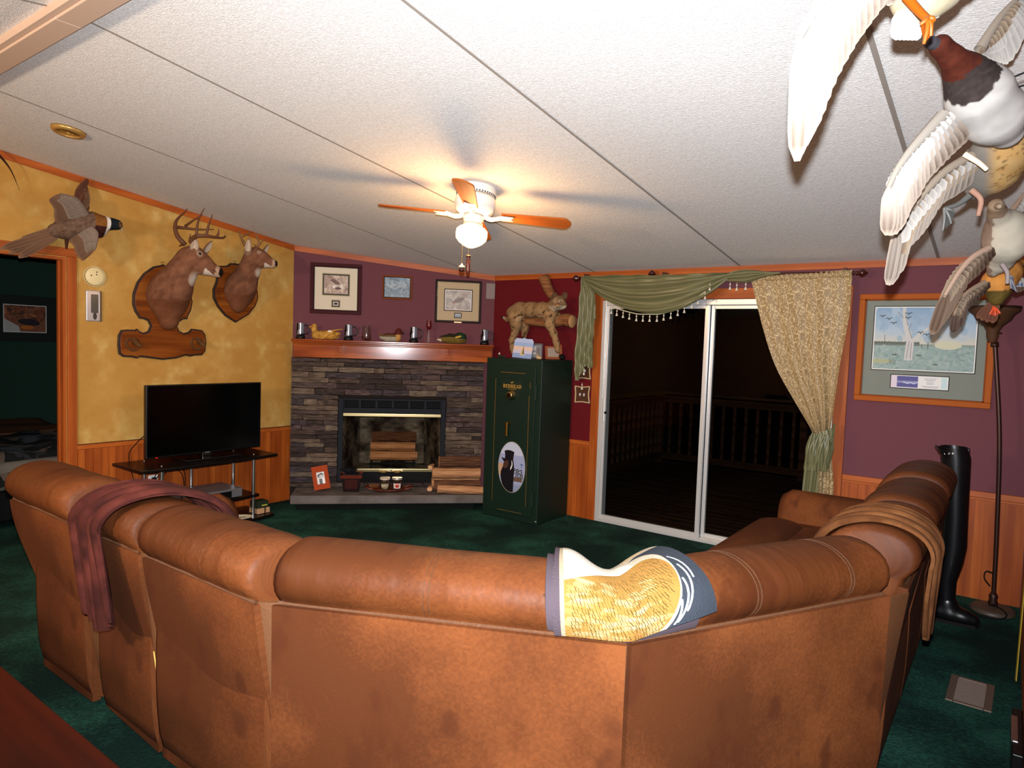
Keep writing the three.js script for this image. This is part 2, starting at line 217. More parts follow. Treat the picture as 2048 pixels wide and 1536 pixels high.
const PT = {
  plq1: [[0.02,2.008,2.501],[0.02,1.986,2.575],[0.02,1.929,2.645],[0.02,1.859,2.693],[0.02,1.771,2.722],[0.02,1.695,2.724],[0.02,1.642,2.708],[0.02,1.611,2.687],[0.02,1.592,2.676],[0.02,1.589,2.644],[0.02,1.576,2.612],[0.02,1.538,2.596],[0.02,1.499,2.612],[0.02,1.484,2.644],[0.02,1.491,2.676],[0.02,1.512,2.694],[0.02,1.504,2.708],[0.02,1.504,2.765],[0.02,1.498,2.806],[0.02,1.46,2.824],[0.02,1.39,2.828],[0.02,1.326,2.821],[0.02,1.305,2.791],[0.02,1.303,2.734],[0.02,1.294,2.697],[0.02,1.305,2.676],[0.02,1.297,2.606],[0.02,1.284,2.507],[0.02,1.295,2.404],[0.02,1.319,2.323],[0.02,1.31,2.287],[0.02,1.319,2.251],[0.02,1.322,2.19],[0.02,1.355,2.163],[0.02,1.415,2.156],[0.02,1.485,2.164],[0.02,1.52,2.191],[0.02,1.527,2.252],[0.02,1.528,2.276],[0.02,1.502,2.3],[0.02,1.491,2.341],[0.02,1.507,2.377],[0.02,1.541,2.394],[0.02,1.582,2.377],[0.02,1.604,2.342],[0.02,1.605,2.313],[0.02,1.631,2.307],[0.02,1.678,2.283],[0.02,1.748,2.272],[0.02,1.805,2.29],[0.02,1.871,2.326],[0.02,1.933,2.385],[0.02,1.984,2.442]],
  plq2: [[0.02,2.046,2.065],[0.02,2.06,1.975],[0.02,2.082,1.949],[0.02,2.088,1.836],[0.02,2.074,1.809],[0.02,2.075,1.733],[0.02,2.047,1.739],[0.02,1.997,1.741],[0.02,1.937,1.717],[0.02,1.876,1.698],[0.02,1.814,1.691],[0.02,1.75,1.714],[0.02,1.672,1.776],[0.02,1.598,1.897],[0.02,1.648,1.99],[0.02,1.716,2.055],[0.02,1.785,2.094],[0.02,1.855,2.097],[0.02,1.917,2.072],[0.02,1.977,2.06]],
  hooks: [[0.03,1.392,2.733],[0.03,1.407,2.239],[0.03,2.015,2.506],[0.03,2.095,1.906]],
  d1: [[0.02,1.762,2.475],[0.12,1.832,2.487],[0.2,1.953,2.456],[0.25,2.048,2.427],[0.28,2.065,2.404],[0.32,2.016,2.34],[0.36,1.971,2.257],[0.36,2.045,2.431],[0.28,1.932,2.375],[0.04,1.588,2.473]],
  d1ear: [[0.33,2.102,2.435],[0.36,2.192,2.434],[0.24,2.119,2.301],[0.2,2.216,2.216]],
  d1aA: [[0.24,2.156,2.454],[0.2,2.213,2.488],[0.17,2.277,2.495],[0.17,2.285,2.493]],
  d1aA1: [[0.17,2.285,2.493],[0.16,2.327,2.481],[0.15,2.367,2.45],[0.14,2.411,2.404],[0.14,2.444,2.384]],
  d1aA2: [[0.17,2.285,2.493],[0.17,2.288,2.44],[0.2,2.289,2.338],[0.25,2.302,2.228]],
  d1aA3: [[0.17,2.303,2.414],[0.16,2.35,2.356],[0.15,2.41,2.274]],
  d1aA4: [[0.24,2.157,2.467],[0.26,2.135,2.509]],
  d1aB: [[0.32,2.167,2.455],[0.36,2.202,2.448],[0.4,2.213,2.434],[0.42,2.218,2.38],[0.42,2.218,2.314],[0.4,2.225,2.248],[0.38,2.244,2.214]],
  d1aB1: [[0.37,2.212,2.437],[0.37,2.285,2.431],[0.36,2.351,2.41],[0.36,2.427,2.371]],
  d1aB2: [[0.42,2.219,2.388],[0.42,2.283,2.376],[0.42,2.333,2.358],[0.42,2.383,2.342]],
  d1aB3: [[0.42,2.22,2.308],[0.42,2.249,2.294],[0.42,2.285,2.292]],
  d1aB4: [[0.32,2.172,2.461],[0.34,2.226,2.466]],
  d2: [[0.02,1.843,1.88],[0.1,1.913,1.891],[0.18,2.026,1.883],[0.23,2.113,1.883],[0.26,2.142,1.876],[0.3,2.117,1.828],[0.34,2.093,1.762],[0.32,2.135,1.911],[0.26,2.042,1.821],[0.03,1.738,1.892]],
  d2ear: [[0.29,2.153,1.967],[0.31,2.265,1.971],[0.22,2.181,1.776],[0.19,2.257,1.711]],
  d2aA: [[0.25,2.218,1.966],[0.23,2.268,1.984],[0.22,2.304,1.993],[0.22,2.327,1.995]],
  d2aA1: [[0.23,2.286,1.976],[0.24,2.307,1.942],[0.25,2.336,1.894]],
  d2aB: [[0.27,2.199,1.872],[0.28,2.251,1.861],[0.28,2.293,1.88],[0.28,2.325,1.892]],
  d2aB1: [[0.28,2.234,1.861],[0.29,2.259,1.84],[0.3,2.287,1.821]],
  d2aB2: [[0.27,2.195,1.876],[0.29,2.231,1.905]],
  ph: [[0.1,2.145,3.262],[0.12,2.167,3.196],[0.14,2.207,3.124],[0.15,2.222,3.055],[0.17,2.221,3.022],[0.19,2.231,2.981],[0.2,2.232,2.943],[0.21,2.23,2.917],[0.22,2.182,2.891],[0.15,2.179,3.018]],
  phwA: [[0.14,2.296,3.092],[0.1,2.339,3.064],[0.06,2.477,3.08],[0.05,2.54,3.037],[0.08,2.388,3.14]],
  phwB: [[0.2,2.27,3.108],[0.26,2.348,3.194],[0.28,2.359,3.3],[0.27,2.308,3.359],[0.2,2.187,3.298]],
  phwC: [[0.22,2.185,3.092],[0.25,2.143,3.068],[0.26,2.031,3.088],[0.25,1.951,3.156],[0.2,2.08,3.222]],
  phtail: [[0.11,2.158,3.227],[0.11,2.123,3.33],[0.1,2.065,3.442],[0.08,2.006,3.563]],
  phleg: [[0.1,2.104,3.193],[0.06,2.038,3.18]],
  ph2: [[0.1,2.594,3.609],[0.1,2.56,3.564],[0.1,2.491,3.51],[0.08,2.372,3.454]],
  bc: [[1.627,1.775,0.16],[1.705,1.8,0.17],[1.836,1.805,0.18],[1.965,1.798,0.19],[2.046,1.785,0.2],[2.094,1.833,0.22],[2.159,1.858,0.25],[2.204,1.797,0.3]],
  bcRL: [[1.666,1.734,0.2],[1.703,1.67,0.22],[1.68,1.6,0.2],[1.647,1.529,0.2],[1.665,1.459,0.21],[1.693,1.421,0.23]],
  bcRL2: [[1.671,1.739,0.12],[1.713,1.643,0.1],[1.708,1.572,0.1]],
  bcFL: [[2.054,1.735,0.22],[2.063,1.673,0.23],[2.104,1.595,0.22],[2.133,1.522,0.22],[2.163,1.456,0.24]],
  bcFL2: [[2.06,1.764,0.14],[2.106,1.721,0.14],[2.175,1.745,0.16]],
  bctail: [[1.597,1.737,0.15],[1.542,1.717,0.14],[1.476,1.74,0.13]],
  bcear: [[2.045,1.883,0.2],[2.008,1.922,0.18],[2.195,1.889,0.22],[2.196,1.924,0.2]],
  bceye: [[2.138,1.855,0.29],[2.201,1.85,0.31],[2.204,1.818,0.34]],
  bcbr1: [[1.875,2.1,0.07],[1.929,1.995,0.07],[1.998,1.917,0.09]],
  bcbr2: [[1.682,1.707,0.1],[1.861,1.701,0.12],[2.019,1.696,0.13],[2.157,1.721,0.14],[2.245,1.703,0.16]],
  swtop: [[2.289,2.084,0.1],[2.672,2.081,0.1],[3.014,2.077,0.1],[3.331,2.076,0.1],[3.558,2.073,0.1]],
  swbot: [[2.323,2.057,0.13],[2.479,1.923,0.13],[2.7,1.819,0.13],[2.909,1.775,0.13],[3.043,1.772,0.13],[3.183,1.799,0.13],[3.305,1.852,0.13],[3.446,1.938,0.13],[3.564,2.039,0.13]],
  twtop: [[3.556,2.07,0.11],[3.596,2.086,0.11],[3.686,2.094,0.11],[3.821,2.072,0.11],[3.923,2.062,0.11]],
  twbot: [[3.533,2.018,0.12],[3.58,2.011,0.12],[3.694,2.002,0.12],[3.825,2.038,0.12],[3.926,2.056,0.12]],
  tlL: [[2.283,2.075,0.09],[2.272,1.916,0.09],[2.264,1.65,0.09],[2.25,1.382,0.09],[2.258,1.207,0.09]],
  tlR: [[2.322,2.074,0.09],[2.424,1.927,0.09],[2.428,1.652,0.09],[2.422,1.521,0.09],[2.429,1.369,0.09]],
  tlbot: [[2.258,1.207,0.09],[2.34,1.179,0.09],[2.349,1.326,0.09],[2.429,1.369,0.09]],
  gdL: [[3.712,2.016,0.09],[3.815,1.671,0.09],[3.917,1.405,0.09],[4.058,1.169,0.09],[4.16,1.013,0.09],[4.196,0.951,0.09]],
  gdR: [[4.378,2.05,0.09],[4.379,1.784,0.09],[4.344,1.467,0.09],[4.327,1.254,0.09],[4.313,1.06,0.09],[4.302,0.967,0.09]],
  tassel: [[2.605,1.832,0.14],[2.656,1.816,0.14],[2.713,1.8,0.14],[2.77,1.787,0.14],[2.833,1.774,0.14],[2.89,1.771,0.14],[2.948,1.771,0.14],[3.01,1.771,0.14],[3.066,1.781,0.14],[3.124,1.795,0.14],[3.18,1.817,0.14],[3.232,1.84,0.14],[3.29,1.873,0.14],[3.337,1.904,0.14],[3.39,1.942,0.14],[3.423,2.008,0.14],[3.575,2.009,0.14],[3.625,2.002,0.14],[3.689,2.006,0.14]],
  fanL: [2.361,2.24,2.431],
  fanR: [2.939,2.24,1.459]
};
const BIRD = {
  b1: {lead: [[5.063,2.23,3.659],[5.009,2.203,3.734],[4.971,2.133,3.8],[4.949,2.051,3.855]], trail: [[5.064,2.161,3.638],[5.047,2.16,3.666],[5.029,2.119,3.698],[5.011,2.072,3.73],[4.998,2.029,3.758],[4.982,1.971,3.79],[4.971,1.907,3.818],[4.963,1.86,3.843],[4.957,1.827,3.865]], spine: [[5.098,2.234,3.608],[5.108,2.201,3.603],[5.098,2.177,3.612]], leg: [[5.085,2.165,3.66],[5.108,2.128,3.677],[5.128,2.098,3.695]], foot: [[5.129,2.092,3.72],[5.138,2.089,3.713],[5.135,2.062,3.717],[5.126,2.048,3.725],[5.119,2.081,3.728]], tail: [[5.075,2.146,3.656],[5.075,2.09,3.66],[5.107,2.093,3.636]], tail2: [[5.126,2.178,3.591],[5.121,2.14,3.598],[5.14,2.183,3.581]], lead2: [[5.13,2.216,3.586],[5.166,2.246,3.557],[5.211,2.272,3.522]], trail2: [[5.144,2.179,3.578],[5.17,2.189,3.558],[5.209,2.239,3.526]]},
  b2: {lead: [[5.112,2.087,3.161],[5.075,2.021,3.218],[5.042,1.953,3.272],[5.026,1.891,3.313]], trail: [[5.164,2.051,3.051],[5.137,2.01,3.095],[5.107,1.962,3.142],[5.075,1.91,3.19],[5.062,1.86,3.225],[5.053,1.824,3.255],[5.043,1.786,3.287],[5.025,1.78,3.322]], lead2: [[5.17,2.277,3.03],[5.194,2.334,3.008],[5.216,2.376,2.989],[5.24,2.411,2.969]], trail2: [[5.197,2.268,2.986],[5.227,2.251,2.965],[5.255,2.334,2.939],[5.266,2.392,2.926]], spine: [[5.081,2.228,3.273],[5.103,2.228,3.232],[5.128,2.206,3.19],[5.149,2.187,3.139],[5.177,2.149,3.084],[5.208,2.113,3.014],[5.234,2.087,2.947]]},
  b3: {lead: [[5.157,2.062,2.831],[5.104,2.014,2.889],[5.064,1.953,2.939],[5.029,1.884,2.985],[5.008,1.829,3.02]], trail: [[5.146,1.997,2.745],[5.11,1.957,2.797],[5.075,1.922,2.849],[5.046,1.847,2.898],[5.026,1.803,2.939],[5.012,1.769,2.975],[5.004,1.694,3.01],[4.996,1.691,3.039]], lead2: [[5.243,2.208,2.658],[5.253,2.252,2.648],[5.271,2.278,2.633]], trail2: [[5.261,2.184,2.647],[5.288,2.2,2.626],[5.301,2.24,2.613]], spine: [[5.23,2.136,2.872],[5.225,2.167,2.836],[5.226,2.19,2.797],[5.229,2.138,2.749],[5.224,2.093,2.743],[5.202,2.049,2.7],[5.171,2.006,2.664]], leg: [[5.161,1.975,2.797],[5.184,1.948,2.783],[5.181,1.904,2.788]], foot: [[5.094,1.94,2.737],[5.119,1.931,2.72],[5.113,1.896,2.727],[5.094,1.875,2.742]], leg2: [[5.147,2.045,2.927],[5.178,2.024,2.906],[5.197,2.006,2.893]]},
  b4: {lead: [[5.189,1.896,2.137],[5.136,1.849,2.199],[5.1,1.776,2.252],[5.077,1.715,2.294]], trail: [[5.2,1.876,2.043],[5.179,1.84,2.082],[5.151,1.794,2.127],[5.12,1.758,2.174],[5.089,1.682,2.224],[5.071,1.631,2.262],[5.058,1.598,2.295],[5.047,1.573,2.326]], lead2: [[5.236,2.035,1.967],[5.263,2.087,1.944],[5.28,2.121,1.929]], trail2: [[5.258,2.022,1.928],[5.284,2.03,1.908],[5.304,2.086,1.889]], spine: [[5.203,2.022,2.229],[5.203,2.038,2.178],[5.207,2.021,2.127],[5.234,1.978,2.035],[5.237,1.931,2.012],[5.222,1.875,1.952],[5.2,1.835,1.922]], leg: [[5.231,1.846,2.072],[5.248,1.815,2.062],[5.25,1.776,2.063]], foot: [[5.251,1.807,2.036],[5.266,1.8,2.025],[5.278,1.751,2.02],[5.262,1.761,2.03]]},
  b5: {lead: [[5.173,1.807,1.782],[5.125,1.768,1.841],[5.097,1.726,1.885],[5.086,1.67,1.918]], trail: [[5.182,1.789,1.715],[5.15,1.742,1.766],[5.118,1.703,1.817],[5.103,1.666,1.856],[5.093,1.609,1.892],[5.083,1.6,1.925]], lead2: [[5.248,1.824,1.664],[5.279,1.837,1.64],[5.313,1.815,1.617]], trail2: [[5.249,1.794,1.64],[5.276,1.779,1.621],[5.314,1.797,1.592]], spine: [[5.276,1.894,1.564],[5.239,1.858,1.643],[5.216,1.815,1.688],[5.216,1.77,1.704],[5.214,1.741,1.719],[5.207,1.711,1.752]]}
};

// ---------------------------------------------------------------- the room
const TH = 0.8025;                                        // turn of the corner wall with the fireplace
const DG = (s, y, o) => [0.695 * s + 0.719 * o, y, 1.322 - 0.719 * s + 0.695 * o];
struct('floor', bx(-0.02, 5.44, -0.06, 0, -0.02, 8.08), M.carpet, 'dark green carpet covering the living room floor', 'floor');
{ // ceiling: textured panels with narrow cover strips, sloping up to a ridge
  const c = struct('ceiling', null, null, 'vaulted ceiling of pale textured panels with narrow seam strips', 'ceiling');
  const sx = [-0.02, 1.147, 2.356, 3.596, 4.858, 5.44], n = [0, 0.05, 0];
  for (const [z0, z1] of [[-0.02, 4.03], [4.03, 8.08]]) {
    const y0 = CEIL(Math.max(0, z0)) + (z0 < 0 ? -0.0027 : 0), y1 = CEIL(Math.min(z1, 8.06));
    for (let i = 0; i < 5; i++) mesh('ceiling_panel', slab([sx[i] + 0.002, y0, z0], [sx[i + 1] - 0.002, y0, z0], [sx[i + 1] - 0.002, y1, z1], [sx[i] + 0.002, y1, z1], n), M.ceil, c);
    for (let i = 1; i < 5; i++) { const w = i === 4 ? 0.009 : 0.006; mesh('seam_strip', slab([sx[i] - w, y0 - 0.003, z0], [sx[i] + w, y0 - 0.003, z0], [sx[i] + w, y1 - 0.003, z1], [sx[i] - w, y1 - 0.003, z1], [0, 0.006, 0]), M.batten, c); }
  }
  const b = struct('trim_1', null, null, 'beige boxed ridge beam crossing the ceiling', 'beam');
  mesh('beam_board', bx(-0.02, 2.36, 2.636, 2.70, 3.985, 4.075, 0.004), M.beam, b); mesh('beam_board', bx(2.361, 5.43, 2.636, 2.70, 3.985, 4.075, 0.004), M.beam, b);
  mesh('beam_edge', bx(0, 5.42, 2.645, 2.70, 4.076, 4.1, 0.003), M.beam, b);
}
function boards(parent, axis, at, from, to, face, h = 0.645) {      // wainscot: narrow upright planks on a backing sheet
  const w = 0.052, n = Math.max(1, Math.round((to - from) / w)), step = (to - from) / n, mats = [M.oakV, M.oakV2, M.oakV3];
  const t0 = at, t1 = at + face * 0.006, t2 = at + face * 0.012;
  mesh('backing', axis === 'z' ? bx(t0, t1, 0, h, from, to) : bx(from, to, 0, h, t0, t1), M.oakV, parent);
  for (let i = 0; i < n; i++) { const a = from + i * step + 0.0025, b = from + (i + 1) * step - 0.0025; mesh('plank', axis === 'z' ? bx(t1, t2, 0.001, h, a, b) : bx(a, b, 0.001, h, t1, t2), mats[Math.floor(rnd() * 3)], parent); }
}
{ // left wall, yellow, with the bedroom doorway
  const w = struct('wall_left', null, null, 'yellow sponge-painted wall with oak wainscot and a doorway', 'wall');
  const g = extrude([[-0.1, 0], [3.163, 0], [3.163, 1.985], [3.95, 1.985], [3.95, 0], [8.06, 0], [8.06, 2.15], [4.03, 2.70], [-0.1, 2.135]], 0.1); g.rotateY(-Math.PI / 2);
  mesh('wall_panel', muv(g), M.yellow, w);
  boards(w, 'z', 0, 1.335, 3.098, 1); boards(w, 'z', 0, 4.02, 8.05, 1);
  mesh('chair_rail', bx(0, 0.016, 0.645, 0.678, 1.335, 3.098, 0.005), M.oakH, w);
  mesh('chair_rail', bx(0, 0.008, 0.678, 0.683, 1.335, 3.098), M.walnut, w);
  const t = struct('trim_2', null, null, 'oak crown strip sloping along the top of the yellow wall', 'trim');
  mesh('crown_strip', slab([0, CEIL(1.30) - 0.047, 1.30], [0, CEIL(4.03) - 0.047, 4.03], [0, CEIL(4.03) - 0.001, 4.03], [0, CEIL(1.30) - 0.001, 1.30], [0.012, 0, 0]), M.oakH, t);
  const d = struct('door_2', null, null, 'oak casing around the open bedroom doorway', 'doorway');
  mesh('casing', bx(0, 0.016, 0, 1.99, 3.098, 3.158, 0.004), M.oakV, d); mesh('casing', bx(0, 0.016, 0, 1.99, 3.955, 4.015, 0.004), M.oakV, d); mesh('casing', bx(0, 0.016, 1.99, 2.05, 3.098, 4.015, 0.004), M.oakH, d);
  mesh('jamb', bx(-0.1, 0.004, 0, 1.985, 3.163, 3.183), M.oakV, d); mesh('jamb', bx(-0.1, 0.004, 0, 1.985, 3.93, 3.95), M.oakV, d); mesh('jamb', bx(-0.1, 0.004, 1.965, 1.985, 3.183, 3.93), M.oakH, d);
  mesh('door_stop', bx(-0.06, -0.045, 0, 1.965, 3.183, 3.193), M.oakV, d);
}
{ // corner wall behind the fireplace
  const L = 1.839, top = s => CEIL(1.322 * (1 - s / L)) - 0.001;
  const g = extrude([[-0.06, 0], [L + 0.06, 0], [L + 0.06, top(L)], [0, top(0)], [-0.06, top(0)]], 0.1, 0, [[[0.47, 0.2], [0.47, 0.86], [1.35, 0.86], [1.35, 0.2]]]); g.translate(0, 0, -0.1);
  const w = struct('wall_corner', null, null, 'dull purple wall set across the corner above the fireplace', 'wall'); w.position.set(0, 0, 1.322); w.rotation.y = TH;
  mesh('wall_panel', muv(g), M.purple, w);
  for (const s of [0.955, 0.968]) mesh('seam_strip', bx(s - 0.0025, s + 0.0025, 1.5, top(s) - 0.05, 0, 0.0025), M.purple, w);
  const t = struct('trim_3', null, null, 'oak crown strip over the purple corner wall', 'trim'); t.position.copy(w.position); t.rotation.y = TH;
  mesh('crown_strip', slab([0, top(0) - 0.048, 0], [L, top(L) - 0.048, 0], [L, top(L), 0], [0, top(0), 0], [0, 0, 0.012]), M.oakH, t);
}
{ // outer wall with the sliding door
  const w = struct('wall_back', null, null, 'burgundy and purple outside wall with oak wainscot and sliding door', 'wall');
  mesh('wall_panel', bx(0, 2.456, 0, 2.15, -0.12, 0), M.burgundy, w); mesh('wall_panel', bx(2.456, 4.298, 1.89, 2.15, -0.12, 0), M.purple, w); mesh('wall_panel', bx(4.298, 5.44, 0, 2.15, -0.12, 0), M.purple, w);
  boards(w, 'x', 0, 1.28, 2.374, 1); boards(w, 'x', 0, 4.38, 5.405, 1);
  for (const [a, b] of [[1.28, 2.374], [4.38, 5.405]]) { mesh('chair_rail', bx(a, b, 0.638, 0.678, 0, 0.018, 0.005), M.oakH, w); mesh('chair_rail', bx(a, b, 0.622, 0.637, 0, 0.013, 0.003), M.oakH, w); }
  const t = struct('trim_4', bx(1.28, 5.42, 2.088, 2.134, 0, 0.012), M.oakH, 'oak crown strip along the top of the outside wall', 'trim');
  const c = struct('trim_5', null, null, 'oak casing framing the sliding glass door', 'trim');
  mesh('casing', bx(2.376, 2.456, 0, 1.97, 0, 0.016, 0.003), M.oakV, c); mesh('casing', bx(4.298, 4.378, 0, 1.97, 0, 0.016, 0.003), M.oakV, c); mesh('casing', bx(2.456, 4.298, 1.892, 1.97, 0, 0.016, 0.003), M.oakH, c);
  const d = struct('door_1', null, null, 'white framed sliding glass door onto the dark deck', 'door');
  const f = M.alum;
  mesh('frame', bx(2.457, 2.492, 0.002, 1.888, -0.11, 0.02, 0.003), f, d); mesh('frame', bx(4.262, 4.297, 0.002, 1.888, -0.11, 0.02, 0.003), f, d); mesh('frame', bx(2.492, 4.262, 1.846, 1.888, -0.11, 0.02, 0.003), f, d); mesh('sill', bx(2.492, 4.262, 0.002, 0.03, -0.11, 0.02, 0.003), f, d);
  const leaf = (x0, x1, z, st0, st1) => {
    mesh('stile', bx(x0, x0 + st0, 0.03, 1.846, z - 0.015, z + 0.015, 0.003), f, d); mesh('stile', bx(x1 - st1, x1, 0.03, 1.846, z - 0.015, z + 0.015, 0.003), f, d);
    mesh('rail', bx(x0 + st0, x1 - st1, 0.03, 0.062, z - 0.015, z + 0.015, 0.003), f, d); mesh('rail', bx(x0 + st0, x1 - st1, 1.818, 1.846, z - 0.015, z + 0.015, 0.003), f, d);
    const pane = new THREE.PlaneGeometry(x1 - st1 - x0 - st0, 1.756); pane.translate((x1 - st1 + x0 + st0) / 2, 0.94, z); mesh('pane', pane, M.glass, d);
  };
  leaf(2.492, 3.377, -0.012, 0.022, 0.032); leaf(3.377, 4.262, -0.055, 0.03, 0.03);
  const lat = mesh('latch', bx(2.496, 2.512, 0.86, 1.06, 0.003, 0.014, 0.004), M.white, d); mesh('latch_hook', bx(2.51, 2.528, 0.93, 0.95, 0.004, 0.018, 0.003), M.black, lat);
}
{ // the wall right beside the photographer and the one behind
  const w = struct('wall_right', null, null, 'purple side wall with dark oak wainscot', 'wall');
  mesh('wall_panel', muv(extrude([[0, 0], [8.06, 0], [8.06, 2.15], [4.03, 2.70], [0, 2.15]], 0.1).rotateY(-Math.PI / 2).translate(5.52, 0, 0)), M.purple, w);
  boards(w, 'z', 5.42, 0.013, 3.2, -1); mesh('chair_rail', bx(5.404, 5.42, 0.645, 0.678, 0.02, 3.2, 0.004), M.oakH, w);
  struct('wall_front', bx(-0.1, 5.52, 0, 2.15, 8.06, 8.16), M.yellow, 'plain yellow wall across the kitchen end', 'wall');
}
{ // bedroom seen through the doorway
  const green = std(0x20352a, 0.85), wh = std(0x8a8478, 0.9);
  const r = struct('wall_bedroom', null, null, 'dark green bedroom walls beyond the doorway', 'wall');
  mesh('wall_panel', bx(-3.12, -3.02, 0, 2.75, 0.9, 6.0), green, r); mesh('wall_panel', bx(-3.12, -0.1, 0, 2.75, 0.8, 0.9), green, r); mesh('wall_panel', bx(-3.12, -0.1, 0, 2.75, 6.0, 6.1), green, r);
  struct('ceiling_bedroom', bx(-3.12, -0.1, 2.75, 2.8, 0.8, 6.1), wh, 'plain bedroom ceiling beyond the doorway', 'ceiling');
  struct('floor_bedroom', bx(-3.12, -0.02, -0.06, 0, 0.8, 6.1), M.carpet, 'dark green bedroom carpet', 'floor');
}
{ // deck outside
  const d = struct('floor_deck', null, null, 'weathered brown deck boards outside the glass door', 'deck');
  for (let i = 0; i < 28; i++) mesh('plank', bx(1.0 + rr(-0.01, 0.01), 6.4, -0.16, -0.12 + rr(-0.002, 0.002), -0.14 - i * 0.145, -0.14 - i * 0.145 - 0.138, 0.004), M.deck, d);
  struct('ground', bx(-14, 18, -0.9, -0.8, -30, -0.12), std(0x14160f, 1), 'dark night lawn beyond the deck', 'ground');
  const r = thing('deck_railing', 'brown wooden deck railing with square balusters outside the door', 'railing', [0, -0.12, 0]);
  for (const [x, z] of [[1.32, -2.05], [1.25, -4.0], [3.2, -4.0], [5.2, -4.0], [1.36, -0.25]]) mesh('post', bx(x - 0.045, x + 0.045, 0, 1.02, z - 0.045, z + 0.045, 0.004), M.deck, r);
  const run = (x0, z0, x1, z1) => {
    const L = Math.hypot(x1 - x0, z1 - z0), a = Math.atan2(-(z1 - z0), x1 - x0), put = (n, g) => { const m = mesh(n, g, M.deck, r); m.position.set(x0, 0, z0); m.rotation.y = a; };
    put('top_rail', bx(0, L, 0.985, 1.02, -0.07, 0.07, 0.004)); put('side_rail', bx(0, L, 0.87, 0.96, 0.02, 0.055, 0.003)); put('bottom_rail', bx(0, L, 0.06, 0.15, 0.02, 0.055, 0.003));
    const n = Math.floor(L / 0.15); for (let i = 1; i < n; i++) put('baluster', bx(i * L / n - 0.018, i * L / n + 0.018, 0.08, 0.95, -0.02, 0.018));
  };
  run(1.36, -0.25, 1.25, -4.0); run(1.25, -4.0, 5.2, -4.0);
  const lg = extrude([[0, 0], [0.02, 0.015], [0.045, 0.01], [0.04, 0.03], [0.065, 0.045], [0.04, 0.052], [0.035, 0.075], [0.01, 0.06], [-0.02, 0.07], [-0.012, 0.04], [-0.035, 0.025], [-0.01, 0.018]], 0.0015).rotateX(-Math.PI / 2), lm = std(0x2a1710, 0.9);
  for (let i = 0; i < 16; i++) { const o = mesh(numbered('fallen_leaf'), lg, lm, scene); o.position.set(rr(2.0, 3.9), -0.1165, rr(-2.4, -0.6)); o.rotation.y = rr(0, 6); o.scale.setScalar(rr(1, 1.8)); o.userData = { label: 'dry brown leaf lying on the dark deck boards', category: 'leaf', group: 'fallen leaves on the deck' }; }
}

// ---------------------------------------------------------------- sectional sofa
const PROF = new THREE.CatmullRomCurve3([[0, 0.745], [0.032, 0.79], [0.04, 0.85], [0.012, 0.905], [-0.055, 0.938], [-0.14, 0.935], [-0.225, 0.885], [-0.275, 0.78], [-0.285, 0.66], [-0.2, 0.6], [-0.08, 0.62], [-0.015, 0.69]].map(p => V(p[0], p[1] > 0.745 ? 0.745 + (p[1] - 0.745) * 0.82 : p[1], 0)), true, 'catmullrom', 0.5);
const PN = 36, PR = PROF.getSpacedPoints(PN).slice(0, PN), PC = V(-0.13, 0.75, 0);
// a point of a head roll: base point, outward normal, profile place t (0 to 1), swell of the section
function rollPoint(base, n, t, puff, dy = 0, out = 0) {
  const q = PROF.getPointAt(((t % 1) + 1) % 1), o = (PC.x + (q.x - PC.x) * puff), y = PC.y + (q.y - PC.y) * puff, e = Math.hypot(q.x - PC.x, q.y - PC.y), ox = (q.x - PC.x) / e, oy = (q.y - PC.y) / e;
  return V(base.x + n.x * (o + ox * out), y + oy * out + dy, base.z + n.z * (o + ox * out));
}
const puffEnd = (u, len, r = 0.05) => { const d = Math.min(u, 1 - u) * len; return d >= r ? 1 : 0.86 + 0.14 * Math.sqrt(clamp(1 - (1 - d / r) ** 2)); };
function runFrame(P, Q) { const d = Q.clone().sub(P), len = d.length(); d.normalize(); return { d, len, n: V(-d.z, 0, d.x) }; }
const sofa = thing('sectional_sofa', 'tan brown suede sectional sofa seen from behind', 'sofa');
const SEC = [];
